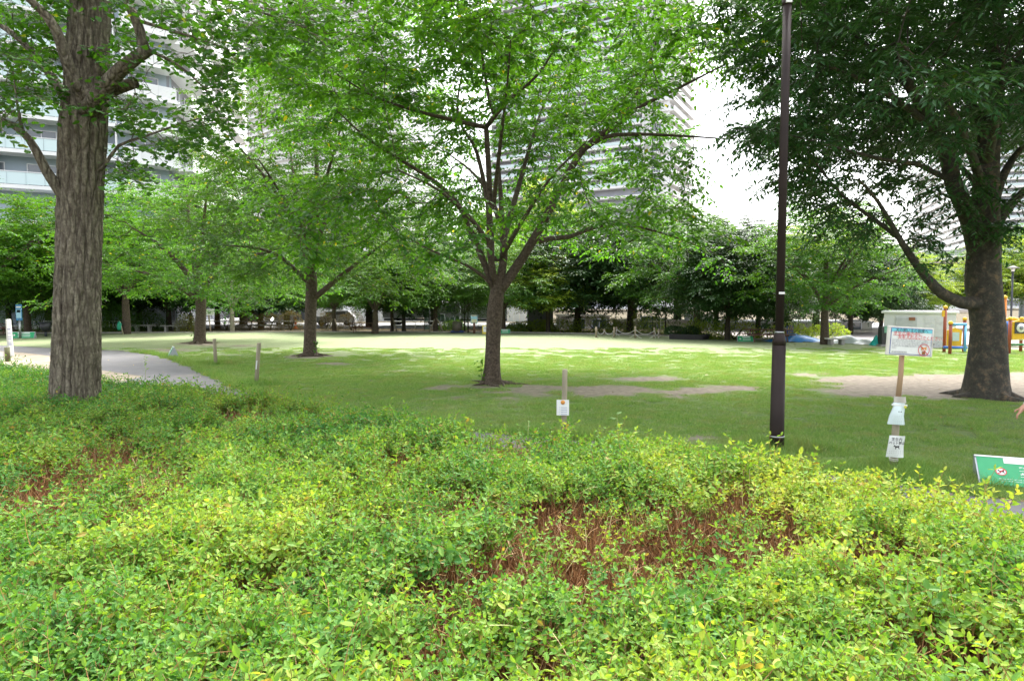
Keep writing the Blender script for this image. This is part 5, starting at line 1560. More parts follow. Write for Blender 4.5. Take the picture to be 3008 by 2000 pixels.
board = MB().box((0, 0, 0), (bw, bh, .035), bev=.004).build('board', flat('board_edge_white', (.66, .63, .58)), nb, bc, (R(90), -tilt, R(6)))
def plate(name, x0, y0, x1, y1, z, mat, parent=board):
    a = on_board(x0, y0); b = on_board(x1, y1)
    return MB().box(((a[0] + b[0]) / 2, (a[1] + b[1]) / 2, 0), (abs(b[0] - a[0]), abs(a[1] - b[1]), .002)).build(name, mat, parent, (0, 0, z))
plate('border', .055, .05, .955, .955, .0195, M_BLUEP); plate('sheet_face', .066, .068, .944, .935, .0225, flat('sheet_white', (.74, .75, .73)))
plate('header', .066, .068, .944, .185, .0255, M_CYAN)
def put(txt, x, y, size, mat, parent=board, z=.029, ax='CENTER', bold=0.0, fn=on_board):
    q = fn(x, y)
    return link('lettering', text_mesh(txt, size, mat, 'lettering', ax, bold), parent, (q[0], q[1], z))
put('犬の飼い主の皆様へ', .5, .128, .05, M_BLK)
put('芝生広場の中に', .1, .25, .058, M_RED, ax='LEFT')
put('犬を入れないでください。', .2, .365, .056, M_RED, ax='LEFT')
plate('underline', .1, .29, .5, .297, .0255, M_RED); plate('underline', .21, .405, .92, .412, .0255, M_RED)
rs = random.Random(5)
for k in range(5):
    n_ = [30, 30, 30, 17, 3][k]
    put(''.join(rs.choice('のにはをたいてしますとがでまれ') if rs.random() < .6 else rs.choice('犬芝生公園広場利用方様子供安全') for _ in range(n_)), .085, .47 + k * .066, .0225, M_GRYP, ax='LEFT')
put('港湾緑地管理事務所', .085, .885, .024, M_GRYP, ax='LEFT')
ring = []
cxr, cyr = on_board(.79, .77); rr_ = .125 * bw
mb = MB(); N_ = 28
vs = [(cxr + q * math.cos(i * 2 * math.pi / N_), cyr + q * math.sin(i * 2 * math.pi / N_), 0) for q in (rr_, rr_ * .9) for i in range(N_)]
mb.add(vs, [(i, (i + 1) % N_, N_ + (i + 1) % N_, N_ + i) for i in range(N_)])
mb.add([(cxr - rr_ * .68, cyr + rr_ * .62, 0), (cxr - rr_ * .6, cyr + rr_ * .7, 0), (cxr + rr_ * .68, cyr - rr_ * .62, 0), (cxr + rr_ * .6, cyr - rr_ * .7, 0)], [(0, 3, 2, 1)])
mb.build('prohibition_ring', M_RED, board, (0, 0, .032))
# plain dog emblem: head, ears and body
def shape(parent, name, pts, mat, z, c=(0, 0), s=1.0, rot=None):
    mb = MB(); mb.add([(c[0] + x * s, c[1] + y * s, 0) for x, y in pts], [tuple(range(len(pts)))])
    return mb.build(name, mat, parent, (0, 0, z))
cc = (cxr, cyr)
shape(board, 'dog_emblem', [(-.55, .15), (-.5, .75), (-.22, .5), (.25, .5), (.52, .75), (.55, .15), (.42, -.12), (0, -.25), (-.42, -.12)], M_ORG, .0285, cc, rr_ * .85)
shape(board, 'dog_emblem', [(-.3, -.28), (.3, -.28), (.36, -.85), (-.36, -.85)], flat('brown_print', (.3, .11, .03)), .0285, cc, rr_ * .85)
shape(board, 'dog_emblem', [(-.34, .1), (0, .22), (.34, .1), (.2, -.14), (-.2, -.14)], M_WHT, .0297, cc, rr_ * .85)
# hanging papers on the post
def hang(name, pts, thick, mat, loc, rot):
    mb = MB(); n = len(pts)
    # slightly bowed sheet
    vs, fs = [], []
    rows = len(pts)
    for z, x0, x1, b in pts:
        for k in range(7):
            f = k / 6; x = x0 + (x1 - x0) * f
            vs.append((x, -b * math.sin(f * math.pi) + .015 * math.sin(z * 21 + f * 5), z))
    for i in range(rows - 1):
        for k in range(6): fs.append((i * 7 + k, i * 7 + k + 1, (i + 1) * 7 + k + 1, (i + 1) * 7 + k))
    nv = len(vs)
    vs += [(x, y + thick, z) for x, y, z in vs]
    fs += [tuple(nv + i for i in reversed(f)) for f in fs]
    mb.add(vs, fs, smooth=True)
    return mb.build(name, mat, nb, loc, rot)
z1, z2 = sz(926), sz(978)
dz = (z1 - z2)
M_BAG = flat('plastic_sleeve', (.62, .72, .72), .2)
b1_ = hang('paper_bag', [(0, -.065, .07, .02), (-dz * .2, -.07, .08, .035), (-dz * .6, -.1, .085, .04), (-dz * .95, -.125, .085, .035)], .02, M_BAG, (sxx(2064, 940), -8.5 * ps, z1), (R(-2), R(2), 0))
hang('paper', [(sz(912) - z1, -.07, .075, .01), (0.0, -.075, .08, .015)], .006, flat('brown_paper', (.5, .47, .42), .5), (sxx(2067, 925), -8 * ps, z1), (0, R(3), 0))
MB().box((.0, 0, 0), (.19, .03, .022)).build('tape', M_WHT, nb, (sxx(2066, 930), -9.2 * ps, sz(931)), (0, R(3), 0))
MB().box((.0, 0, 0), (.03, .032, .03)).build('tape', flat('yellow_tape', (.7, .65, .08)), nb, (sxx(2078, 933), -9.3 * ps, sz(935)), (0, R(3), 0))
def post_text(txt, x, y, size, mat, ax='CENTER', bold=0.0):
    link('lettering', text_mesh(txt, size * .85, mat, 'lettering', ax, bold), nb, (sxx(x, y) - .065, -.17, sz(y)), (R(90), R(2), 0))
post_text('▲ ▲', 2067, 943, .026, M_BLK)
for k in range(6): post_text(['・・・・・・', '・・・・', '・・・・・', '・・・・・・', '・・・・・・・・', '・・・・・・・・'][k], 2063, 953 + k * 3.6, .032, M_GRYP)
z3, z4 = sz(1001), sz(1050)
hang('paper', [(0, -.095, .1, .03), (-(z3 - z4) * .5, -.115, .1, .04), (-(z3 - z4), -.13, .09, .03)], .006, M_PAPER, (sxx(2060, 1020), -8.8 * ps, z3), (R(-2), R(2), 0))
post_text('芝生内', 2060, 1006, .055, M_BLK, bold=.001); post_text('ペット禁止', 2060, 1014, .05, M_BLK, bold=.001)
for k in range(3): post_text(['・・・・・・・', '・・・・・・・・・', '・・'][k], 2058, 1033 + k * 4.5, .034, M_BLK)
def dog_pts(): return [(-1, .35), (-.8, .62), (-.7, .95), (-.55, .6), (-.3, .42), (.5, .4), (.75, .55), (.95, .9), (.9, .4), (.8, .1), (.95, -.75), (.75, -.75), (.55, -.15), (-.05, -.15), (-.2, -.75), (-.4, -.75), (-.4, -.05), (-.6, .2), (-.95, .2)]
mb = MB(); mb.add([(x * .04, 0, y * .036) for x, y in dog_pts()], [tuple(range(len(dog_pts())))]); mb.build('dog_emblem', M_BLK, nb, (sxx(2059, 1023) - .065, -.17, sz(1023)))
for k in range(2):
    zc = sz(1055 + k * 4)
    MB().tube([(sxx(2057.5, 1057) + 8.6 * ps * math.cos(a * .5236), 8.6 * ps * math.sin(a * .5236), zc) for a in range(13)], .009, 5).build('cord', M_ROPE, nb)

# ================================================================ green wedge signs
def wedge_sign(label, c, rz, w, h, d, full=True, name='ground_sign'):
    """inclined face towards local -Y, leaning back"""
    t = thing(name, label, 'sign', c, rz, 'green wedge signs on the lawn edge')
    mb = MB()
    prof = [(0, 0), (d, 0), (d * .62, h), (d * .5, h)] if not full else [(0, 0), (d, 0), (d * .98, h), (d * .86, h)]       # (y, z)
    vs = [(x, y, z) for x in (-w / 2, w / 2) for y, z in prof]
    mb.add(vs, [(0, 1, 2, 3), (7, 6, 5, 4), (0, 4, 5, 1), (1, 5, 6, 2), (2, 6, 7, 3), (3, 7, 4, 0)])
    mb.build('body', simple('sign_grey_metal', (.42, .44, .5), (.34, .36, .42), .35, metal=.4, scale=3) if 'sign_grey_metal' not in bpy.data.materials else bpy.data.materials['sign_grey_metal'], t)
    kf = .86 if full else .5
    sl_ = math.hypot(d * kf, h); th = math.atan2(h, d * kf)
    f = MB().box((0, 0, 0), (w - .035, sl_ - .035, .01)).build('face', M_GREEN, t, (0, d * kf / 2 - .004, h / 2 + .004), (th, 0, 0))
    MB().box((0, sl_ / 2 - .008, .004), (w, .022, .016)).build('rim', M_FRAME, f)
    if not full: 
        MB().box((w * .05, sl_ * .3, .007), (w * .5, sl_ * .16, .003)).build('title_strip', M_WHT, f)
        for k in range(3): MB().box((w * .08, sl_ * (.05 - .14 * k), .007), (w * .5, sl_ * .05, .003)).build('text_line', M_WHT, f)
        MB().lathe([(h * .16, 0), (h * .16, .003)], 16).build('emblem', M_WHT, f, (-w * .33, -sl_ * .02, .007))
        return t
    def on(x, y): return ((x - .5) * w, (.5 - y) * sl_)
    mb = MB()
    q0 = on(.185, .05); q1 = on(.9, .225); r_ = .018
    mb.box(((q0[0] + q1[0]) / 2, (q0[1] + q1[1]) / 2, 0), (q1[0] - q0[0], q0[1] - q1[1], .003)).build('title_strip', M_WHT, f, (0, 0, .0075))
    put('犬の飼い主の皆様へ', .54, .145, h * .155, M_RED, f, .011, bold=.0012, fn=on)
    put('芝生広場の中に', .275, .365, h * .15, M_WHT, f, .0085, 'LEFT', .0012, on)
    put('犬を入れないでください', .275, .56, h * .15, M_WHT, f, .0085, 'LEFT', .0012, on)
    for yy in (.45, .645):
        a = on(.275, yy); MB().box((a[0] + w * .27, a[1], 0), (w * .54, .005, .003)).build('underline', M_WHT, f, (0, 0, .0075))
    for k in range(2): put(''.join(rs.choice('のにはをたいてします公園広場芝生利用') for _ in range(42)), .13, .76 + k * .065, h * .05, M_WHT, f, .0085, 'LEFT', 0, on)
    put('港湾緑地管理事務所', .42, .92, h * .055, M_WHT, f, .0085, 'LEFT', 0, on)
    c0 = on(.155, .52); ro = h * .2
    mb = MB(); mb.add([(c0[0] + ro * math.cos(i * .2244), c0[1] + ro * math.sin(i * .2244), 0) for i in range(28)], [tuple(range(28))]); mb.build('emblem_disc', M_WHT, f, (0, 0, .0075))
    mb = MB(); vs = [(c0[0] + q * math.cos(i * .2244), c0[1] + q * math.sin(i * .2244), 0) for q in (ro, ro * .84) for i in range(28)]
    mb.add(vs, [(i, (i + 1) % 28, 28 + (i + 1) % 28, 28 + i) for i in range(28)])
    mb.add([(c0[0] + ro * .55, c0[1] + ro * .66, 0), (c0[0] + ro * .66, c0[1] + ro * .55, 0), (c0[0] - ro * .55, c0[1] - ro * .66, 0), (c0[0] - ro * .66, c0[1] - ro * .55, 0)], [(0, 3, 2, 1)])
    mb.build('prohibition_ring', M_RED, f, (0, 0, .0125))
    mb = MB(); mb.add([(c0[0] + x * ro * .62, c0[1] + y * ro * .6, 0) for x, y in dog_pts()], [tuple(range(len(dog_pts())))]); mb.build('dog_emblem', M_BLK, f, (0, 0, .0105))
    return t
fl = gnd(2877, 1423); bl = gnd(2834, 1395)
rzs = R(-24)
WW = 1.6
dsg = .42
hsg = at(2836, 1330, bl.y).z
xd = Vector((math.cos(rzs), math.sin(rzs), 0))
wc = fl + xd * WW / 2
ws1 = wedge_sign('large green wedge sign with red title and dog emblem at the right edge', wc, rzs, WW, hsg, dsg)
sgn = g2(386, 822)
wedge_sign('small green wedge sign seen edge on beside the asphalt path on the left', (sgn.x, sgn.y, 0), R(-62), .95, .42, .42, False)
c = g2(50, 779); wedge_sign('green wedge sign behind the path at the foot of the blue post sign', c, R(12), 1.4, .4, .4, False)
c = g2(1717, 787); wedge_sign('pale green wedge sign beside the right hand picnic table', c, R(-5), .9, .34, .3, False)
c = g2(1161, 768); wedge_sign('green wedge sign at the far lawn edge behind the central trunk', (c.x, c.y, 0), R(3), .9, .3, .3, False)

# ================================================================ benches, tables, bins, signs at the far side
M_WOOD = simple('brown_timber', (.19, .095, .06), (.12, .06, .04), .7, scale=5, stretch=(.2, 1, 1), bump=.2)
M_STONE = simple('grey_stone', (.38, .37, .36), (.27, .26, .25), .85, scale=4, bump=.2)
M_PALE = simple('pale_concrete', (.6, .58, .55), (.48, .46, .43), .8, scale=4, bump=.1)
def picnic(label, c, rz, L=1.9, metal=False):
    t = thing('picnic_table', label, 'table', c, rz, 'brown picnic tables')
    for k in range(3): MB().box((0, -.26 + k * .26, .72), (L, .24, .045), bev=.006).build('plank', M_WOOD, t)
    for s in (-1, 1):
        MB().box((0, s * .68, .43), (L, .26, .045), bev=.006).build('seat', M_WOOD, t)
        for e in (-1, 1): MB().tube([(e * L * .36, s * .62, 0), (e * L * .36, s * .2, .7)], .04, 4).build('leg', M_WOOD, t)
        MB().box((s * L * .36, 0, .38), (.05, 1.5, .09)).build('crossbar', M_WOOD, t)
        MB().tube([(s * L * .33, 0, .36), (s * .12, 0, .68)], .03, 4).build('brace', M_WOOD, t)
    return t
picnic('brown wooden picnic table in front of the low cherry left of the central trunk', g2(838, 766), R(4))
picnic('brown wooden picnic table beside the street lamp at the far lawn edge', g2(1768, 787), R(-4), 2.6)
picnic('reddish brown picnic table at the far left edge behind the marker post', g2(-8, 768), R(8), 2.2)
def bench(label, x0, x1, by, ty, mat, Y=None):
    a = g2(x0, by); b = g2(x1, by); h = a2(x0, ty, a.y).z; L = b.x - a.x
    t = thing('bench', label, 'bench', (a + b) / 2, math.atan2(b.y - a.y, L), 'backless stone benches')
    MB().box((0, 0, h - .04), (L, .42, .08), bev=.01).build('seat', mat, t)
    for s in (-1, 1): MB().box((s * L * .27, 0, (h - .08) / 2), (.16, .36, h - .084)).build('leg', M_STONE, t)
    return t
bench('left one of two backless benches in front of the hydrangea bush', 305, 357, 764, 748, M_STONE)
bench('right one of two backless benches left of the third cherry trunk', 372, 421, 764, 749, M_STONE)
bench('pale stone bench beside the wide cherry with grey sheets behind it', 1902, 1948, 794, 778, M_PALE)
bench('small bench behind the notice board in front of the storage building', 2140, 2170, 800, 790, M_STONE)
# blue and silver sheets
def tarp(label, c, rx, ry, h, mat, seed, name='tarpaulin', cat='sheet'):
    rn = np.random.default_rng(seed)
    gx_, gy_ = np.meshgrid(np.linspace(-1, 1, 26), np.linspace(-1, 1, 12))
    z = h * np.clip(1 - np.abs(gx_) ** 1.3, 0, 1) * np.clip(1 - gy_ ** 2, 0, 1) * (.6 + .8 * fbm(gx_ * 2.5 + seed, gy_ * 2, seed)) + .03
    z += (fbm(gx_ * 7, gy_ * 4, seed + 3) - .5) * h * .35 * np.clip(1 - np.abs(gx_), 0, 1)
    V = np.stack([gx_ * rx, gy_ * ry, np.maximum(z, .02)], -1).reshape(-1, 3)
    i = (np.arange(11)[:, None] * 26 + np.arange(25)[None]).reshape(-1)
    me = fast_mesh(name, V, np.stack([i, i + 1, i + 27, i + 26], 1), mat, True)
    return tag(link(name, me, None, c), label, cat)
tarp('bright blue sheet heaped on the ground just right of the street lamp', g2(1840, 788) + Vector((0, .6, 0)), 1.75, .8, .42, flat('blue_sheet', (.03, .2, .55), .35), 3)
M_SILV = flat('silver_sheet', (.42, .45, .48), .3)
tarp('crumpled silver grey sheet behind the stone bench', g2(1968, 792) + Vector((0, .8, 0)), 1.7, .7, .4, M_SILV, 8)
tarp('second crumpled grey sheet close to the dark post box', g2(2012, 795) + Vector((.2, .9, 0)), .8, .6, .34, M_SILV, 12)
tarp('small teal bundle on the ground at the foot of the dark post box', g2(2017, 796), .28, .28, .5, flat('teal_cloth', (.02, .4, .36), .6), 15, 'cloth_bundle', 'bundle')
# dark post box next to shed
pb = g2(2036, 797)
t = thing('sign_pillar', 'dark rectangular pillar with a green label left of the storage building', 'pillar', pb)
hp = a2(2036, 752, pb.y).z
MB().box((0, 0, hp / 2), (.5, .4, hp), bev=.015).build('body', simple('dark_pillar', (.05, .05, .05), (.035, .035, .035), .5), t)
MB().box((.02, -.215, hp * .86), (.32, .02, .34)).build('label_plate', flat('pillar_green', (.2, .42, .3)), t)
MB().box((0, 0, .05), (.7, .6, .1)).build('plinth', M_STONE, t)
# blue banner with yellow letters
bp = g2(1837, 785); bp.y += 1.2
t = thing('banner', 'narrow dark blue banner with yellow characters right of the street lamp', 'banner', bp)
hb = a2(1837, 752, bp.y).z; MB().box((0, 0, hb / 2 + .1), (.42, .03, hb)).build('cloth', flat('banner_blue', (.02, .05, .16)), t)
for k, chh in enumerate('防災訓練'): link('lettering', text_mesh(chh, .34, flat('yellow_print', (.6, .42, .03)) if k == 0 else bpy.data.materials['yellow_print']), t, (.03, -.02, hb - .1 - k * .36), (R(90), 0, 0))
MB().tube([(-.22, 0, 0), (-.22, 0, hb + .2)], .02, 6).build('pole', M_STEEL, t)
# signs on poles
def pole_sign(label, px, by, y0, y1, wpx, mat, panels=(), lean=0, pole=M_STEEL, Y=None, thick=.04, name='pole_sign', pr=.035):
    c = g2(px, by) if Y is None else a2(px, 700, Y)
    c.z = 0; Y = c.y
    zt = a2(px, y0, Y).z; zb = a2(px, y1, Y).z; w = wpx * K * Y / F_
    t = thing(name, label, 'sign', c)
    MB().tube([(0, 0, 0), (lean, 0, zb + .1)], pr, 8).build('pole', pole, t)
    b = MB().box((lean, -.04, (zt + zb) / 2), (w, thick, zt - zb), bev=.006).build('plate', mat, t)
    for (x0, ya, x1, yb, m) in panels:
        MB().box((lean + (x0 + x1 - 1) / 2 * w, -.04 - thick / 2 - .006, zt - (ya + yb) / 2 * (zt - zb)), ((x1 - x0) * w, .008, (yb - ya) * (zt - zb))).build('printed_panel', m, b)
    return t
M_BLUES = flat('blue_sign', (.06, .22, .42)); M_LTB = flat('light_blue_sign', (.32, .55, .68))
pole_sign('blue and white information sign on a grey pole left of the ginkgo trunk', 47, 779, 701, 738, 14, M_BLUES, [(.1, .12, .9, .2, M_WHT), (.08, .3, .92, .85, M_LTB), (.2, .34, .8, .5, M_WHT)], pr=.07)
pole_sign('white square notice on a thin pole right of the third cherry trunk', 484, 764, 712, 726, 21, M_WHT, [(.38, .25, .62, .3, M_GRYP), (.38, .7, .62, .75, M_GRYP), (.36, .3, .4, .7, M_GRYP), (.6, .3, .64, .7, M_GRYP)])
pole_sign('pale blue and yellow information sign on a dark post left of the central trunk', 1092, 768, 725, 745, 15.5, M_LTB, [(.05, .02, .95, .14, flat('tan_print', (.5, .42, .3))), (.1, .5, .9, .92, flat('pale_yellow', (.62, .6, .4)))], pole=M_WOOD, pr=.09)
t = pole_sign('small yellow and white board standing on the ground left of the central trunk', 1119, 770, 749, 769, 17, flat('yellow_board', (.62, .5, .08)), [(.14, .1, .86, .75, M_WHT), (.3, .25, .7, .32, M_BLUEP), (.3, .45, .7, .5, M_RED)])
# green sack on a leaning stake
c = g2(284, 770)
t = thing('stake', 'leaning pale stake holding a green bag near the round clipped shrub', 'stake', c)
MB().tube([(0, 0, 0), (-.22, 0, a2(279, 741, c.y).z)], .05, 8).build('shaft', M_POST, t)
MB().lathe([(.04, .95), (.14, .8), (.17, .45), (.1, .3)], 12, c=(-.26, 0, 0)).build('bag', flat('green_bag', (.02, .3, .18)), t)
# marker post at the left edge with angled white panels
c = g2(26, 820)
ht = a2(26, 735, c.y).z
t = thing('marker_post', 'slanted white marker post with blue bars at the left edge of the picture', 'sign post', c)
mw = c.y / F_ * K
MB().box((-.02 - 6.5 * mw, .05, ht / 2), (5 * mw, .06, ht), rot=(0, R(-1), 0)).build('back_panel', flat('aged_white', (.5, .52, .48)), t)
fp = MB().box((0, 0, ht / 2), (8 * mw, .1, ht * 1.0), rot=(0, R(-3), 0), bev=.02).build('front_panel', M_WHT, t)
for k, zf in enumerate((.73, .62, .53, .47, .37, .32)):
    MB().box((-(zf - .5) * ht * .052 * -1 * -1, -.056, ht * zf), (7 * mw, .006, .03 if k in (0, 5) else .018)).build('printed_bar', M_BLUEP, fp)
# white sign panel on short stump at left edge
c = g2(8, 832); 
t = thing('low_sign', 'white low sign board beside a mossy stump post at the left edge', 'sign', c)
wz = a2(5, 812, c.y).z
MB().box((-.35, 0, wz * .6), (.75, .03, wz * .9)).build('plate', M_WHT, t)
MB().tube([(.14, .05, 0), (.12, .05, a2(14, 800, c.y).z)], .09, 10).build('stump', simple('mossy_stump', (.12, .13, .06), (.08, .07, .04), .9, scale=6), t)
# litter bin left of ginkgo
c = g2(106, 775); hb = a2(106, 742, c.y).z
t = thing('litter_bin', 'black litter bin on a short post half hidden by the ginkgo trunk', 'bin', c)
MB().lathe([(.16, hb * .35), (.28, hb * .5), (.36, hb * .98)], 14).build('bin_body', simple('black_plastic', (.03, .03, .035), (.02, .02, .025), .45), t)
MB().lathe([(.38, hb * .97), (.38, hb)], 14).build('rim', M_DARKF, t)
MB().tube([(0, 0, 0), (0, 0, hb * .4)], .08, 8).build('post', M_DARKF, t)
# dark bin with blue foot near net
c = g2(1052, 767); c.y += .5; hb = a2(1052, 740, c.y).z
t = thing('litter_bin', 'brown grey cylindrical bin on a blue foot in front of the parked trucks', 'bin', c)
MB().lathe([(.36, .12), (.38, hb * .5), (.36, hb)], 16).build('bin_body', simple('bin_brown', (.13, .11, .085), (.1, .085, .065), .7), t)
MB().box((0, 0, .1), (1.0, .6, .16), bev=.03).build('foot', flat('dark_blue_foot', (.03, .05, .16)), t)

# stakes supporting trees
M_STAKE = simple('tree_stake', (.36, .3, .22), (.26, .21, .15), .85, scale=5)
for (x, by, l, ll) in [(770, 764, ((-15, 24), (14, 24), (0, 24)), 'three legged wooden prop around the trunk right of the second cherry'), (903, 764, ((14, 26),), 'single slanting prop leaning on the straight grey trunk'), (1003, 765, ((20, 26), (-12, 24)), 'pair of slanting props on the staked cherry near the net'), (482, 764, ((10, 30),), 'dark slanting prop right of the third cherry trunk')]:
    c = g2(x, by)
    t = thing('tree_prop', ll, 'tree prop', c, 0, 'wooden props of staked trees')
    for (dx, hy) in l:
        MB().tube([(dx * K * c.y / F_, -.5 if dx else .8, 0), (dx * .15 * K * c.y / F_, -.15 if dx else .15, hy * 1.25 * K * c.y / F_)], .055, 7).build('stake', M_STAKE, t)
# rope fence
t = thing('rope_fence', 'rope fence of pale wooden posts in front of the evergreens and cream building', 'fence', g2(1480, 771))
o_ = t.location.copy()
fps = []
for (x, yb, yt) in [(1438, 769, 746), (1452, 770, 748), (1492, 771, 746), (1500, 771, 747), (1554, 774, 747), (1608, 776, 750)]:
    x = 1400 / 1.0 if False else x
    pass
for (x3, yb3, yt3) in [(1751, 991, 960), (1775, 985, 966), (1804, 991, 961), (1811, 985, 960), (1866, 993, 958), (1922, 993, 962), (1935, 993, 966)]:
    c = gnd(x3, yb3); h = at(x3, yt3, c.y).z
    MB().tube([c - o_, c - o_ + Vector((0, 0, h))], .06, 8).build('post', M_STAKE, t)
    fps.append((c - o_ + Vector((0, -.05, h * .72))))
for a, b in zip(fps[:-1], fps[1:]):
    for dzr in (0, -.3):
        pts = [a.lerp(b, f) + Vector((0, 0, dzr - .28 * 4 * f * (1 - f))) for f in np.linspace(0, 1, 9)]
        MB().tube(pts, .022, 5).build('rope', M_ROPE, t)
# black planter
a = g2(1541, 781); b = g2(1618, 783)
t = thing('planter', 'long black slatted planter box holding a leaning cherry and low shrubs', 'planter', (a + b) / 2, math.atan2(b.y - a.y, b.x - a.x))
L = (b - a).length; hpn = a2(1580, 769, a.y).z
n_ = 26
sm = MB().box((0, 0, hpn / 2), (L / n_ - .018, .05, hpn), bev=0).mesh('slat', simple('black_timber', (.035, .032, .035), (.025, .023, .026), .7))
for k in range(n_):
    for yy in (0, 2.4): link('slat', sm, t, (-L / 2 + (k + .5) * L / n_, yy, 0))
for s in (-1, 1):
    for k in range(10): link('slat', sm, t, (s * L / 2, .12 + k * .24, 0), (0, 0, R(90)))
MB().box((0, 1.2, hpn * .42), (L - .1, 2.3, hpn * .84)).build('soil', bpy.data.materials['dark_soil'], t)
shrub('planter_shrub', 'low dark green shrubs filling the black planter left of the trunk', 'shrub', a + Vector((L * .3, 1.0, hpn * .8)), L * .28, .8, .5, 2600, .09, LEAF_DK, 3, 91)
shrub('planter_shrub', 'low dark green shrubs filling the black planter right of the trunk', 'shrub', a + Vector((L * .8, 1.0, hpn * .8)), L * .18, .8, .5, 1800, .09, LEAF_DK, 3, 92)

# green sports net and metal frames by the trucks
M_NET = NT('green_net'); 
_p = M_NET.mapping(M_NET.obj(), (1, 1, 1))
_b = M_NET.pbsdf((.1, .3, .22), .6); _t = M_NET.n('ShaderNodeBsdfTransparent'); _m = M_NET.n('ShaderNodeMixShader'); _m.inputs[0].default_value = .45
M_NET.t.links.new(_t.outputs[0], _m.inputs[1]); M_NET.t.links.new(_b.outputs[0], _m.inputs[2]); M_NET = M_NET.end(_m.outputs[0])
def net(label, x0, x1, y0, y1, Y, nposts):
    a = at(x0, y1, Y); b = at(x1, y1, Y); h = at(x0, y0, Y).z; w = b.x - a.x
    t = thing('net_fence', label, 'fence', ((a.x + b.x) / 2, Y, 0))
    MB().box((0, 0, h / 2), (w, .01, h - .1)).build('net', M_NET, t)
    for k in range(nposts): MB().tube([(-w / 2 + w * k / (nposts - 1), -.04, 0), (-w / 2 + w * k / (nposts - 1), -.04, h)], .03, 6).build('post', M_STEEL, t)
    for z in (h, h * .5, .3): MB().tube([(-w / 2, -.06, z), (w / 2, -.06, z)], .02, 5).build('rail', M_STEEL, t)
net('tall green net on white frames left of the staked cherry', 1247, 1262, 900, 975, 57, 2)
net('green net panels right of the staked cherry in front of the trucks', 1284, 1306, 922, 975, 57, 3)
net('white pipe frame fence in front of the parked trucks', 1308, 1350, 930, 975, 58, 4)
# low white railing along the street
for (x0, x1, lab) in [(500, 900, 'low white street railing below the brown hedge'), (100, 470, 'low white street railing behind the benches'), (1150, 1290, 'white railing panels left of the green nets')]:
    a = at(x0, 965, 59.5); b = at(x1, 965, 59.5); L = b.x - a.x
    t = thing('railing', lab, 'railing', ((a.x + b.x) / 2, 59.5, 0))
    n_ = int(L / 2)
    for z in (.35, .7): MB().tube([(-L / 2, 0, z), (L / 2, 0, z)], .05, 6).build('rail', M_WHT, t)
    for k in range(n_ + 1): MB().tube([(-L / 2 + L * k / n_, 0, 0), (-L / 2 + L * k / n_, 0, .74)], .04, 6).build('post', M_WHT, t)

# ================================================================ vehicles
M_TYRE = simple('tyre_rubber', (.025, .025, .027), (.018, .018, .02), .8)
M_CARW = simple('white_paint', (.72, .73, .74), (.66, .67, .68), .25, scale=1); M_CARG = simple('grey_paint', (.16, .17, .19), (.13, .14, .15), .25, scale=1)
def wheel(parent, x, y, r=.42, w=.26):
    o = link('wheel', MB().lathe([(r * .7, -w / 2), (r, -w * .4), (r, w * .4), (r * .7, w / 2)], 20).mesh('wheel', M_TYRE), parent, (x, y, r), (R(90), 0, 0))
    link('rim', MB().lathe([(r * .55, -w * .52), (r * .55, w * .52)], 16).mesh('rim', M_STEEL), o)
def truck(label, c, rz, L=6.5, h=2.9, cargo=True):
    t = thing('truck', label, 'truck', c, rz, 'white trucks parked on the street')
    # cab at +X end
    mb = MB(); cw = 2.1
    prof = [(0, .5), (1.75, .5), (1.8, 1.25), (1.55, 2.25), (.1, 2.35), (0, 2.3)]
    vs = [(L / 2 - 1.8 + x, y, z) for y in (-cw / 2, cw / 2) for x, z in prof]
    n = len(prof)
    mb.add(vs, [tuple(range(n)), tuple(range(2 * n - 1, n - 1, -1))] + [(i, n + i, n + (i + 1) % n, (i + 1) % n) for i in range(n)])
    mb.build('cab', M_CARW, t)
    MB().box((L / 2 - .085, 0, 1.72), (.03, 1.85, .75), rot=(0, R(-14), 0)).build('windscreen', M_PANE, t)
    for s in (-1, 1):
        MB().box((L / 2 - .95, s * (cw / 2 + .01), 1.72), (.9, .02, .6)).build('side_window', M_PANE, t)
        MB().box((L / 2 + .01, s * .8, .85), (.05, .3, .2), bev=.01).build('headlight', flat('lamp_lens', (.7, .7, .68), .1) if 'lamp_lens' not in bpy.data.materials else bpy.data.materials['lamp_lens'], t)
        for x in (L / 2 - 1.0, -L / 2 + 1.3): wheel(t, x, s * (cw / 2 - .15))
        MB().box((L / 2 - .1, s * (cw / 2 + .16), 1.75), (.06, .16, .34)).build('mirror', M_DARKF, t)
    MB().box((L / 2 + .03, 0, .5), (.12, 2.0, .25), bev=.02).build('bumper', M_CARW, t)
    MB().box((-.9, 0, .62), (L - 1.9, 1.0, .2)).build('chassis', M_DARKF, t)
    if cargo: MB().box((-.95, 0, .78 + (h - .78) / 2), (L - 2.0, 2.15, h - .78), bev=.03).build('cargo_box', M_CARW, t)
    return t
def gy_(px, Y): 
    c = at(px, 950, Y); c.z = 0; return c
truck('white truck cab facing left seen between the staked cherry and the sign post', gy_(1395, 68), R(180), 6.5, 2.6)
truck('white lorry parked behind the green net left of the staked cherry', gy_(1215, 70), R(0), 6.0, 2.5)
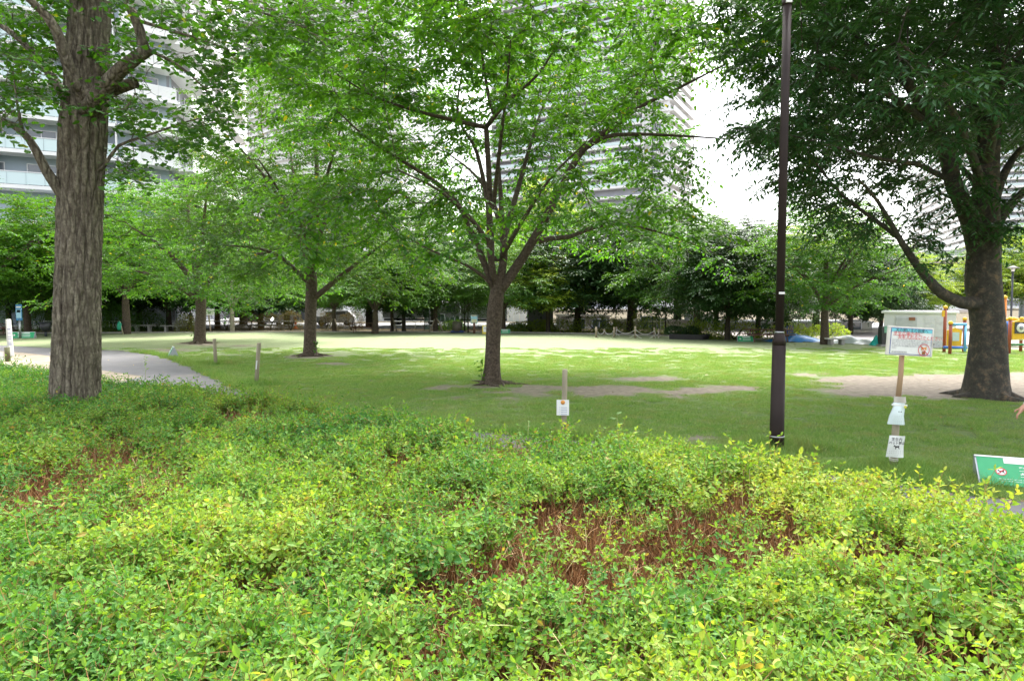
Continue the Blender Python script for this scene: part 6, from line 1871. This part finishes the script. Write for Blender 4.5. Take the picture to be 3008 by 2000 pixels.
def car(label, c, rz, mat, lit=False, L=4.2, van=False):
    t = thing('parked_car', label, 'car', c, rz)
    w = 1.7
    low = [(-L / 2, .3), (L / 2, .3), (L / 2, .7), (L / 2 - .15, .85), (L / 2 - 1.1, .95), (-L / 2 + .1, .98), (-L / 2, .7)]
    up = [(L / 2 - 1.15, .94), (L / 2 - 1.8, 1.5), (-L / 2 + .7, 1.52), (-L / 2 + .15, .97)] if not van else [(L / 2 - .5, .94), (L / 2 - 1.1, 1.85), (-L / 2 + .1, 1.88), (-L / 2 + .05, .97)]
    for nm, prof, ww, m in (('body', low, w, mat), ('cabin', up, w * .88, mat)):
        n = len(prof); vs = [(x, y, z) for y in (-ww / 2, ww / 2) for x, z in prof]
        MB().add(vs, [tuple(range(n)), tuple(range(2 * n - 1, n - 1, -1))] + [(i, n + i, n + (i + 1) % n, (i + 1) % n) for i in range(n)]).build(nm, m, t)
    top = up[1][1]
    for s in (-1, 1):
        MB().box((-.15, s * (w * .44 + .008), (top + .95) / 2 + .02), (L * .48, .016, (top - .95) * .6)).build('side_window', M_PANE, t)
        o = MB().lathe([(.14, 0), (.12, .06)], 14)
        if lit:
            e = NT('lit_headlight'); em = e.n('ShaderNodeEmission'); e.put(em, 'Color', (1.0, .97, .85)); e.put(em, 'Strength', 60.0); lm = e.end(em)
        else: lm = M_WHT
        link('headlight', o.mesh('headlight', lm), t, (L / 2 - .02, s * .58, .68), (0, R(90), 0))
        for x in (L / 2 - .8, -L / 2 + .8): wheel(t, x, s * (w / 2 - .1), .32, .2)
    sx, sz_ = (up[0][0] + up[1][0]) / 2, (up[0][1] + up[1][1]) / 2
    MB().box((sx + .02, 0, sz_), (.02, w * .78, math.hypot(up[0][0] - up[1][0], up[0][1] - up[1][1]) * .8), rot=(0, -math.atan2(up[0][0] - up[1][0], up[1][1] - up[0][1]), 0)).build('windscreen', M_PANE, t)
    return t
car('grey van with a lit headlight facing the lawn behind the brown hedge', gy_(818, 70), R(-100), M_CARG, True, 4.4, True)
car('white car glimpsed behind the hedge left of the picnic table', gy_(985, 71), R(185), M_CARW)
# orange traffic marker
c = gy_(868, 60.5); h = 2.0
t = thing('safety_pole', 'orange safety pole behind the hedge just left of the second cherry trunk', 'pole', c)
MB().lathe([(.28, 0), (.28, .06), (.12, .12), (.11, at(868, 930, 60.5).z)], 12).build('tube', flat('safety_orange', (.75, .1, .02), .4), t)

# ================================================================ playground
M_PRED = flat('play_red_brown', (.3, .075, .04), .4); M_PYEL = flat('play_yellow', (.72, .42, .02), .35); M_PBLU = flat('play_blue', (.12, .36, .6), .35); M_PBL2 = flat('play_dark_blue', (.05, .16, .5), .35)
pc = gnd(2830, 1040)
PY = pc.y
t = thing('play_structure', 'play frame with red posts, yellow panel and light blue bars left of the zelkova trunk', 'play equipment', (pc.x, PY, 0))
def px_(x, y, Y=PY): q = at(x, y, Y); return Vector((q.x - pc.x, q.y - PY, q.z))
def ppost(x, ytop, Y, r=.07, m=M_PRED):
    q = px_(x, 1000, Y); z = px_(x, ytop, Y).z
    MB().tube([(q.x, q.y, 0), (q.x, q.y, z)], r, 12).build('post', m, t)
    MB().lathe([(.02, -.02), (.09, .0), (.1, .05), (.06, .12), (.01, .14)], 12).build('post_cap', M_PYEL, t, (q.x, q.y, z))
ppost(2774, 906, PY + 1.2); ppost(2791, 952, PY - .1); ppost(2832, 940, PY + 1.2)
MB().tube([px_(2836, 955, PY - .1), px_(2834, 1032, PY - .4)], .055, 10).build('blue_bar', M_PBLU, t)
MB().tube([px_(2793, 953, PY - .1), px_(2838, 953, PY - .1)], .06, 10).build('blue_bar', M_PBLU, t)
MB().tube([px_(2772, 1020, PY + .6), px_(2840, 1021, PY + .6)], .06, 10).build('platform_edge', M_PBL2, t)
a = px_(2781, 970, PY + .9); b = px_(2822, 1018, PY + .9)
mb = MB(); zc = a.z
pl_ = [(a.x, b.z), (b.x, b.z), (b.x, a.z), ((a.x * .25 + b.x * .75), a.z + .06), ((a.x + b.x) / 2, a.z + .12), (a.x * .75 + b.x * .25, a.z + .06), (a.x, a.z)]
mb.prism([(x, z) for x, z in pl_], 0, .05, M=Matrix.Translation((0, a.y, 0)) @ Matrix.Rotation(R(90), 4, 'X')).build('panel', M_PYEL, t)
a = px_(2795, 976, PY + .8); b = px_(2813, 1001, PY + .8)
MB().box(((a.x + b.x) / 2, a.y - .08, (a.z + b.z) / 2), (b.x - a.x, .04, a.z - b.z)).build('picture_panel', flat('pale_picture', (.45, .55, .52)), t)
for yy in (913, 1000): MB().box(px_(2771, yy + 8, PY + 1.1), (.12, .04, .28)).build('end_plate', M_PYEL, t) if yy == 913 else None
t0 = thing('play_structure', 'playground tower with yellow gear panel and blue barrel right of the zelkova trunk', 'play equipment', (gnd(2975, 1042).x, PY + .4, 0))
t = t0; pc = t0.location.copy(); PYs = PY; PY = pc.y
def px_(x, y, Y=PY): q = at(x, y, Y); return Vector((q.x - pc.x, q.y - PY, q.z))
ppost(2948, 876, PY + 2.4, .07, flat('play_orange', (.62, .2, .03))); ppost(2965, 939, PY); ppost(2999, 939, PY + 1.0); ppost(3040, 939, PY)
a = px_(2973, 942, PY - .1); b = px_(3036, 996, PY - .1)
mb = MB(); pl_ = [(a.x, b.z), (b.x, b.z), (b.x, a.z - .1), ((a.x * .3 + b.x * .7), a.z), (a.x * .7 + b.x * .3, a.z + .03), (a.x, a.z - .05)]
mb.prism(pl_, 0, .06, M=Matrix.Translation((0, a.y, 0)) @ Matrix.Rotation(R(90), 4, 'X')).build('panel', M_PYEL, t)
c_ = px_(2998, 963, PY - .2)
MB().box((c_.x, c_.y, c_.z), (.5, .03, .5)).build('gear_window', M_DARKF, t)
MB().lathe([(.2, 0), (.2, .02)], 20).build('gear_disc', M_WHT, t, (c_.x, c_.y - .02, c_.z), (R(90), 0, 0))
MB().lathe([(.09, 0), (.09, .02)], 16).build('gear_hub', M_GRYP, t, (c_.x, c_.y - .045, c_.z), (R(90), 0, 0))
bb = px_(2952, 970, PY + .5)
MB().lathe([(.2, bb.z - .45), (.3, bb.z - .2), (.32, bb.z + .2), (.22, bb.z + .42)], 16, c=(bb.x, bb.y, 0)).build('barrel', M_PBL2, t)
MB().tube([px_(2950, 942, PY + .4), px_(2975, 936, PY + .4), px_(2990, 940, PY + .4)], .09, 8).build('roof_bar', M_PYEL, t)
for yy in (996, 1012): MB().tube([px_(2962, yy, PY + .5), px_(3050, yy, PY + .5)], .05, 8).build('green_rail' if yy > 1000 else 'white_rail', flat('play_green', (.05, .25, .1)) if yy > 1000 else M_WHT, t)
# park lamp and utility pole beyond the playground
c = gy_(2969, 52)
t = thing('park_lamp', 'slim black park lamp with round cap just right of the zelkova trunk', 'street lamp', c)
h = at(2969, 786, 52).z
MB().tube([(0, 0, 0), (0, 0, h - .3)], .07, 8).build('pole', M_DARKF, t)
MB().lathe([(.1, h - .3), (.16, h - .05)], 12).build('lantern', M_WHT, t)
MB().lathe([(.5, h - .06), (.12, h + .1)], 16).build('lamp_cap', simple('lamp_cap_grey', (.4, .38, .32), (.3, .29, .25), .5), t)
c = gy_(3000, 60)
t = thing('utility_pole', 'pale grey steel utility pole with a cross arm at the right edge', 'utility pole', c)
h = at(3000, 800, 60).z
MB().tube([(0, 0, 0), (0, 0, h)], [.24, .2], 14).build('pole', simple('galvanised', (.5, .56, .6), (.42, .47, .52), .5, metal=.3), t)
MB().tube([(0, 0, h - 1.3), (-1.5, 0, h - .7)], .05, 6).build('cross_arm', M_STEEL, t); MB().tube([(0, 0, h - .3), (-1.6, 0, h - .55)], .04, 6).build('cross_arm', M_STEEL, t)
# stone edging on right: kerb strip in front of paving
# sprouts at the foot of cherry trunks
for (x, y, l, Yb) in [(1108, 850, 'leafy sprout at the foot of the central trunk', cb), (728, 800, 'leafy sprout at the foot of the second cherry trunk', b2), (447, 775, 'leafy sprout at the foot of the third cherry trunk', b3)]:
    c = a2(x, y, Yb.y - .15); q = Vector((c.x, c.y, 0)); hh = c.z + .28
    t = thing('sprout', l, 'sprout', q)
    rn = np.random.default_rng(int(x)); n = 26
    zz_ = rn.uniform(.15, 1, n) * hh
    P = np.stack([rn.normal(0, .06, n), rn.normal(0, .06, n), zz_], 1); D = rn.normal(0, 1, (n, 3)); D[:, 2] -= .2
    V, Fq = leaves(P, D, rn.normal(0, .4, (n, 3)) + [0, 0, 1], rn.uniform(.09, .15, n), T_OV4)
    link('leaves', fast_mesh('leaves', V, Fq, LEAF_CH), t)['kind'] = 'stuff'
    MB().tube([(.04, 0, 0), (0, 0, hh * .5), (-.02, 0, hh)], [.008, .006, .003], 5).build('stem', BARK_CH, t)
# tall grass stalks and a curved weed in the hedge
M_STALK = flat('pale_stalk', (.38, .42, .16), .6)
def stalk(label, p, q, c, r=.004):
    pts = [Vector(p) * (1 - f) ** 2 + Vector(c) * 2 * f * (1 - f) + Vector(q) * f * f for f in np.linspace(0, 1, 10)]
    o = MB().tube([x - pts[0] for x in pts], [r * (1 - .6 * f) for f in np.linspace(0, 1, 10)], 5).build('grass_stalk', M_STALK, None, pts[0]); tag(o, label, 'weed')
p = g2(1040, 1545, .55); q = g2(1240, 1452, .62); cc_ = g2(1040, 1400, .8)
stalk('long pale stalk arching over the hedge near the bottom centre', p, q, cc_, .006)
stalk('thin stalk standing out of the hedge just left of the notice free grass', g2(645, 915, .45), g2(668, 880, 1.0), g2(650, 895, .85), .007)
# large leafy weeds standing above the hedge
for (x, y, hh, lab) in [(335, 850, .35, 'wispy weed rising from the hedge in front of the path'), (1215, 1005, .2, 'leafy weed at the hedge edge left of the paper notice post'), (830, 935, .2, 'tall shoot at the hedge edge below the central tree'), (1420, 1000, .25, 'weed standing behind the hedge right of the paper notice post')]:
    c = g2(x, y, .62)
    t = thing('weed', lab, 'weed', (c.x, c.y, .5))
    rn = np.random.default_rng(x); n = 16
    zz_ = np.linspace(.1, 1, n) * (hh + .12)
    P = np.stack([rn.normal(0, .01, n), rn.normal(0, .01, n), zz_], 1); D = rn.normal(0, 1, (n, 3)); D[:, 2] = .3
    V, Fq = leaves(P, D, rn.normal(0, .3, (n, 3)) + [0, 0, 1], rn.uniform(.05, .1, n), T_OV4)
    link('leaves', fast_mesh('leaves', V, Fq, WEED), t)['kind'] = 'stuff'
    MB().tube([(0, 0, -.1), (.01, 0, hh + .1)], [.005, .002], 5).build('stem', M_STALK, t)

# ================================================================ people
def skin_mesh(name, verts, edges, rads, mat, sub=2, root=0):
    me = bpy.data.meshes.new(name); me.from_pydata(verts, edges, []); me.update()
    o = bpy.data.objects.new(name, me); COL.objects.link(o)
    sk = o.modifiers.new('skin', 'SKIN'); sk.use_smooth_shade = True
    for i, r in enumerate(rads):
        v = me.skin_vertices[0].data[i]; v.radius = (r, r) if not isinstance(r, tuple) else r
        v.use_root = (i == root)
    o.modifiers.new('sub', 'SUBSURF').levels = sub
    dg = bpy.context.evaluated_depsgraph_get()
    out = bpy.data.meshes.new_from_object(o.evaluated_get(dg))
    bpy.data.objects.remove(o)
    out.name = name; out.materials.clear(); out.materials.append(mat)
    for p_ in out.polygons: p_.use_smooth = True
    return out
M_SKIN = flat('skin_tone', (.5, .26, .18), .5); M_SHIRT = flat('white_shirt', (.74, .75, .8), .8); M_TROU = flat('dark_trousers', (.05, .055, .075), .8); M_HAIR = flat('black_hair', (.02, .017, .015), .5); M_SHOE = flat('dark_shoe', (.04, .035, .03), .5)
def person(label, loc, rz, pose='walk', shirt=M_SHIRT, sleeve='long', s=1.0):
    """faces local -X"""
    t = thing('person', label, 'person', loc, rz); t.scale = (s, s, s)
    V = [(0, 0, .95), (-.01, 0, 1.12), (-.02, 0, 1.32), (-.01, 0, 1.45), (-.035, 0, 1.55), (-.05, 0, 1.64)]
    E = [(0, 1), (1, 2), (2, 3), (3, 4), (4, 5)]; Rr = [(.115, .15), (.1, .135), (.115, .17), (.055, .06), (.075, .07), (.07, .065)]
    def chain(start, pts, rs):
        p = start
        for q, r in zip(pts, rs): V.append(q); Rr.append(r); E.append((p, len(V) - 1)); p = len(V) - 1
        return p
    arms = {}
    for sd, fw in ((-1, .5), (1, -.22)):       # near arm (local -Y) swings forward
        sh = (-.01, sd * .18, 1.4); el = (-fw * .35, sd * .235, 1.14); wr = (-fw * .95 - .02, sd * .225, .84 + abs(fw) * .12)
        w = chain(2, [sh, el, wr], [.055, .043, .029])
        hd = Vector((-.55 if fw > 0 else .1, 0, -.8)).normalized()
        palm = Vector(wr) + hd * .055
        pi = chain(w, [tuple(palm)], [(.02, .034)])
        arms[sd] = (Vector(wr), Vector(palm), hd, pi)
        for k in range(4):
            off = Vector((0.012 * (k - 1.5), (k - 1.5) * .019, 0)); ln = (.034, .04, .038, .03)[k]
            a = palm + hd * .035 + off; d2 = (hd + Vector((-.25, 0, -.1))).normalized(); b = a + d2 * ln
            d3 = (hd + Vector((.35, 0, -.3))).normalized(); c2 = b + d3 * ln * .75; d4 = (hd + Vector((.95, 0, -.2))).normalized(); e2 = c2 + d4 * ln * .55
            chain(pi, [tuple(a), tuple(b), tuple(c2), tuple(e2)], [.0095, .009, .0085, .007])
        th = palm - hd * .02 + Vector((-.012, -sd * .03, 0))
        chain(pi, [tuple(th), tuple(th + hd * .03 + Vector((-.022, -sd * .01, 0))), tuple(th + hd * .055 + Vector((-.022, -sd * .004, 0)))], [.012, .01, .008])
    legs = []
    for sd, fw in ((-1, -.1), (1, .14)):
        hip = (0, sd * .09, .9); kn = (-fw * .55 - .02, sd * .095, .5); an = (-fw + (.06 if fw < 0 else 0), sd * .095, .1); toe = (an[0] - .15, sd * .1, .045)
        chain(0, [hip, kn, an, toe], [.085, .058, .04, .035]); legs.append((hip, kn, an, toe))
    link('body', skin_mesh('body', V, E, Rr, M_SKIN), t)
    # head with face
    H = Vector((-.06, 0, 1.63))
    mb = MB()
    bm = bmesh.new(); bmesh.ops.create_uvsphere(bm, u_segments=20, v_segments=14, radius=1)
    for v in bm.verts:
        x, y, z = v.co; f = 1 - .22 * max(0, -z) * (1 if x > -.2 else .6)
        v.co = Vector((x * .098 * f, y * .076 * f, z * .12))
    me = bpy.data.meshes.new('head'); bm.to_mesh(me); bm.free(); me.materials.append(M_SKIN)
    for p_ in me.polygons: p_.use_smooth = True
    hd_ = link('head', me, t, H)
    MB().tube([(-.094, 0, .015), (-.118, 0, -.012), (-.1, 0, -.03)], [.008, .014, .01], 8).build('nose', M_SKIN, hd_)
    MB().box((-.09, 0, -.058), (.012, .04, .009), bev=.002).build('mouth', flat('lip_tone', (.4, .14, .11)), hd_)
    for sd in (-1, 1):
        MB().lathe([(.002, -.01), (.011, -.004), (.011, .004), (.002, .01)], 10).build('eye', M_BLK, hd_, (-.088, sd * .032, .008), (0, R(90), 0))
        MB().lathe([(.01, -.006), (.026, 0), (.01, .006)], 10).build('ear', M_SKIN, hd_, (.005, sd * .078, -.005), (R(90), 0, 0))
    bm = bmesh.new(); bmesh.ops.create_uvsphere(bm, u_segments=20, v_segments=14, radius=1)
    dl = [v for v in bm.verts if v.co.z < -.45 or (v.co.x < -.45 and v.co.z < .5)]
    bmesh.ops.delete(bm, geom=dl, context='VERTS')
    for v in bm.verts: v.co = Vector((v.co.x * .108 + .006, v.co.y * .086, v.co.z * .13 + .006))
    me = bpy.data.meshes.new('hair'); bm.to_mesh(me); bm.free(); me.materials.append(M_HAIR); link('hair', me, hd_)
    # shirt and trousers
    V2 = [(0, 0, .98), (-.01, 0, 1.14), (-.02, 0, 1.32), (-.012, 0, 1.44)]; E2 = [(0, 1), (1, 2), (2, 3)]; R2 = [(.135, .168), (.12, .152), (.13, .185), (.075, .085)]
    for sd, fw in ((-1, .5), (1, -.22)):
        b = len(V2); el = (-fw * .35, sd * .235, 1.14); wr = (-fw * .93 - .02, sd * .225, .855 + abs(fw) * .12)
        if sleeve == 'short': wr = (-fw * .42, sd * .235, 1.1)
        V2 += [(-.01, sd * .185, 1.4), el, wr]; E2 += [(2, b), (b, b + 1), (b + 1, b + 2)]; R2 += [.07, .058, .046]
    link('shirt', skin_mesh('shirt', V2, E2, R2, shirt), t)
    V3 = [(0, 0, .97)]; E3 = []; R3 = [(.13, .165)]
    for hip, kn, an, toe in legs:
        b = len(V3); V3 += [hip, kn, (an[0], an[1], an[2] + .03)]; E3 += [(0, b), (b, b + 1), (b + 1, b + 2)]; R3 += [.1, .075, .06]
    link('trousers', skin_mesh('trousers', V3, E3, R3, M_TROU), t)
    for hip, kn, an, toe in legs:
        MB().box((an[0] - .07, an[1], .045), (.27, .1, .09), bev=.02).build('shoe', M_SHOE, t)
    return t
# hand of the walker enters the picture at the right edge
PYh = 8.6
hw = at(2993, 1214, PYh)
person('person in a white long sleeved shirt walking in from the right edge', (hw.x + .55, PYh + .225, 0), 0)
c = gy_(561, 58.2); person('person in dark clothes standing behind the round yellowish shrub', c, R(10), shirt=M_TROU, sleeve='short', s=1.0)
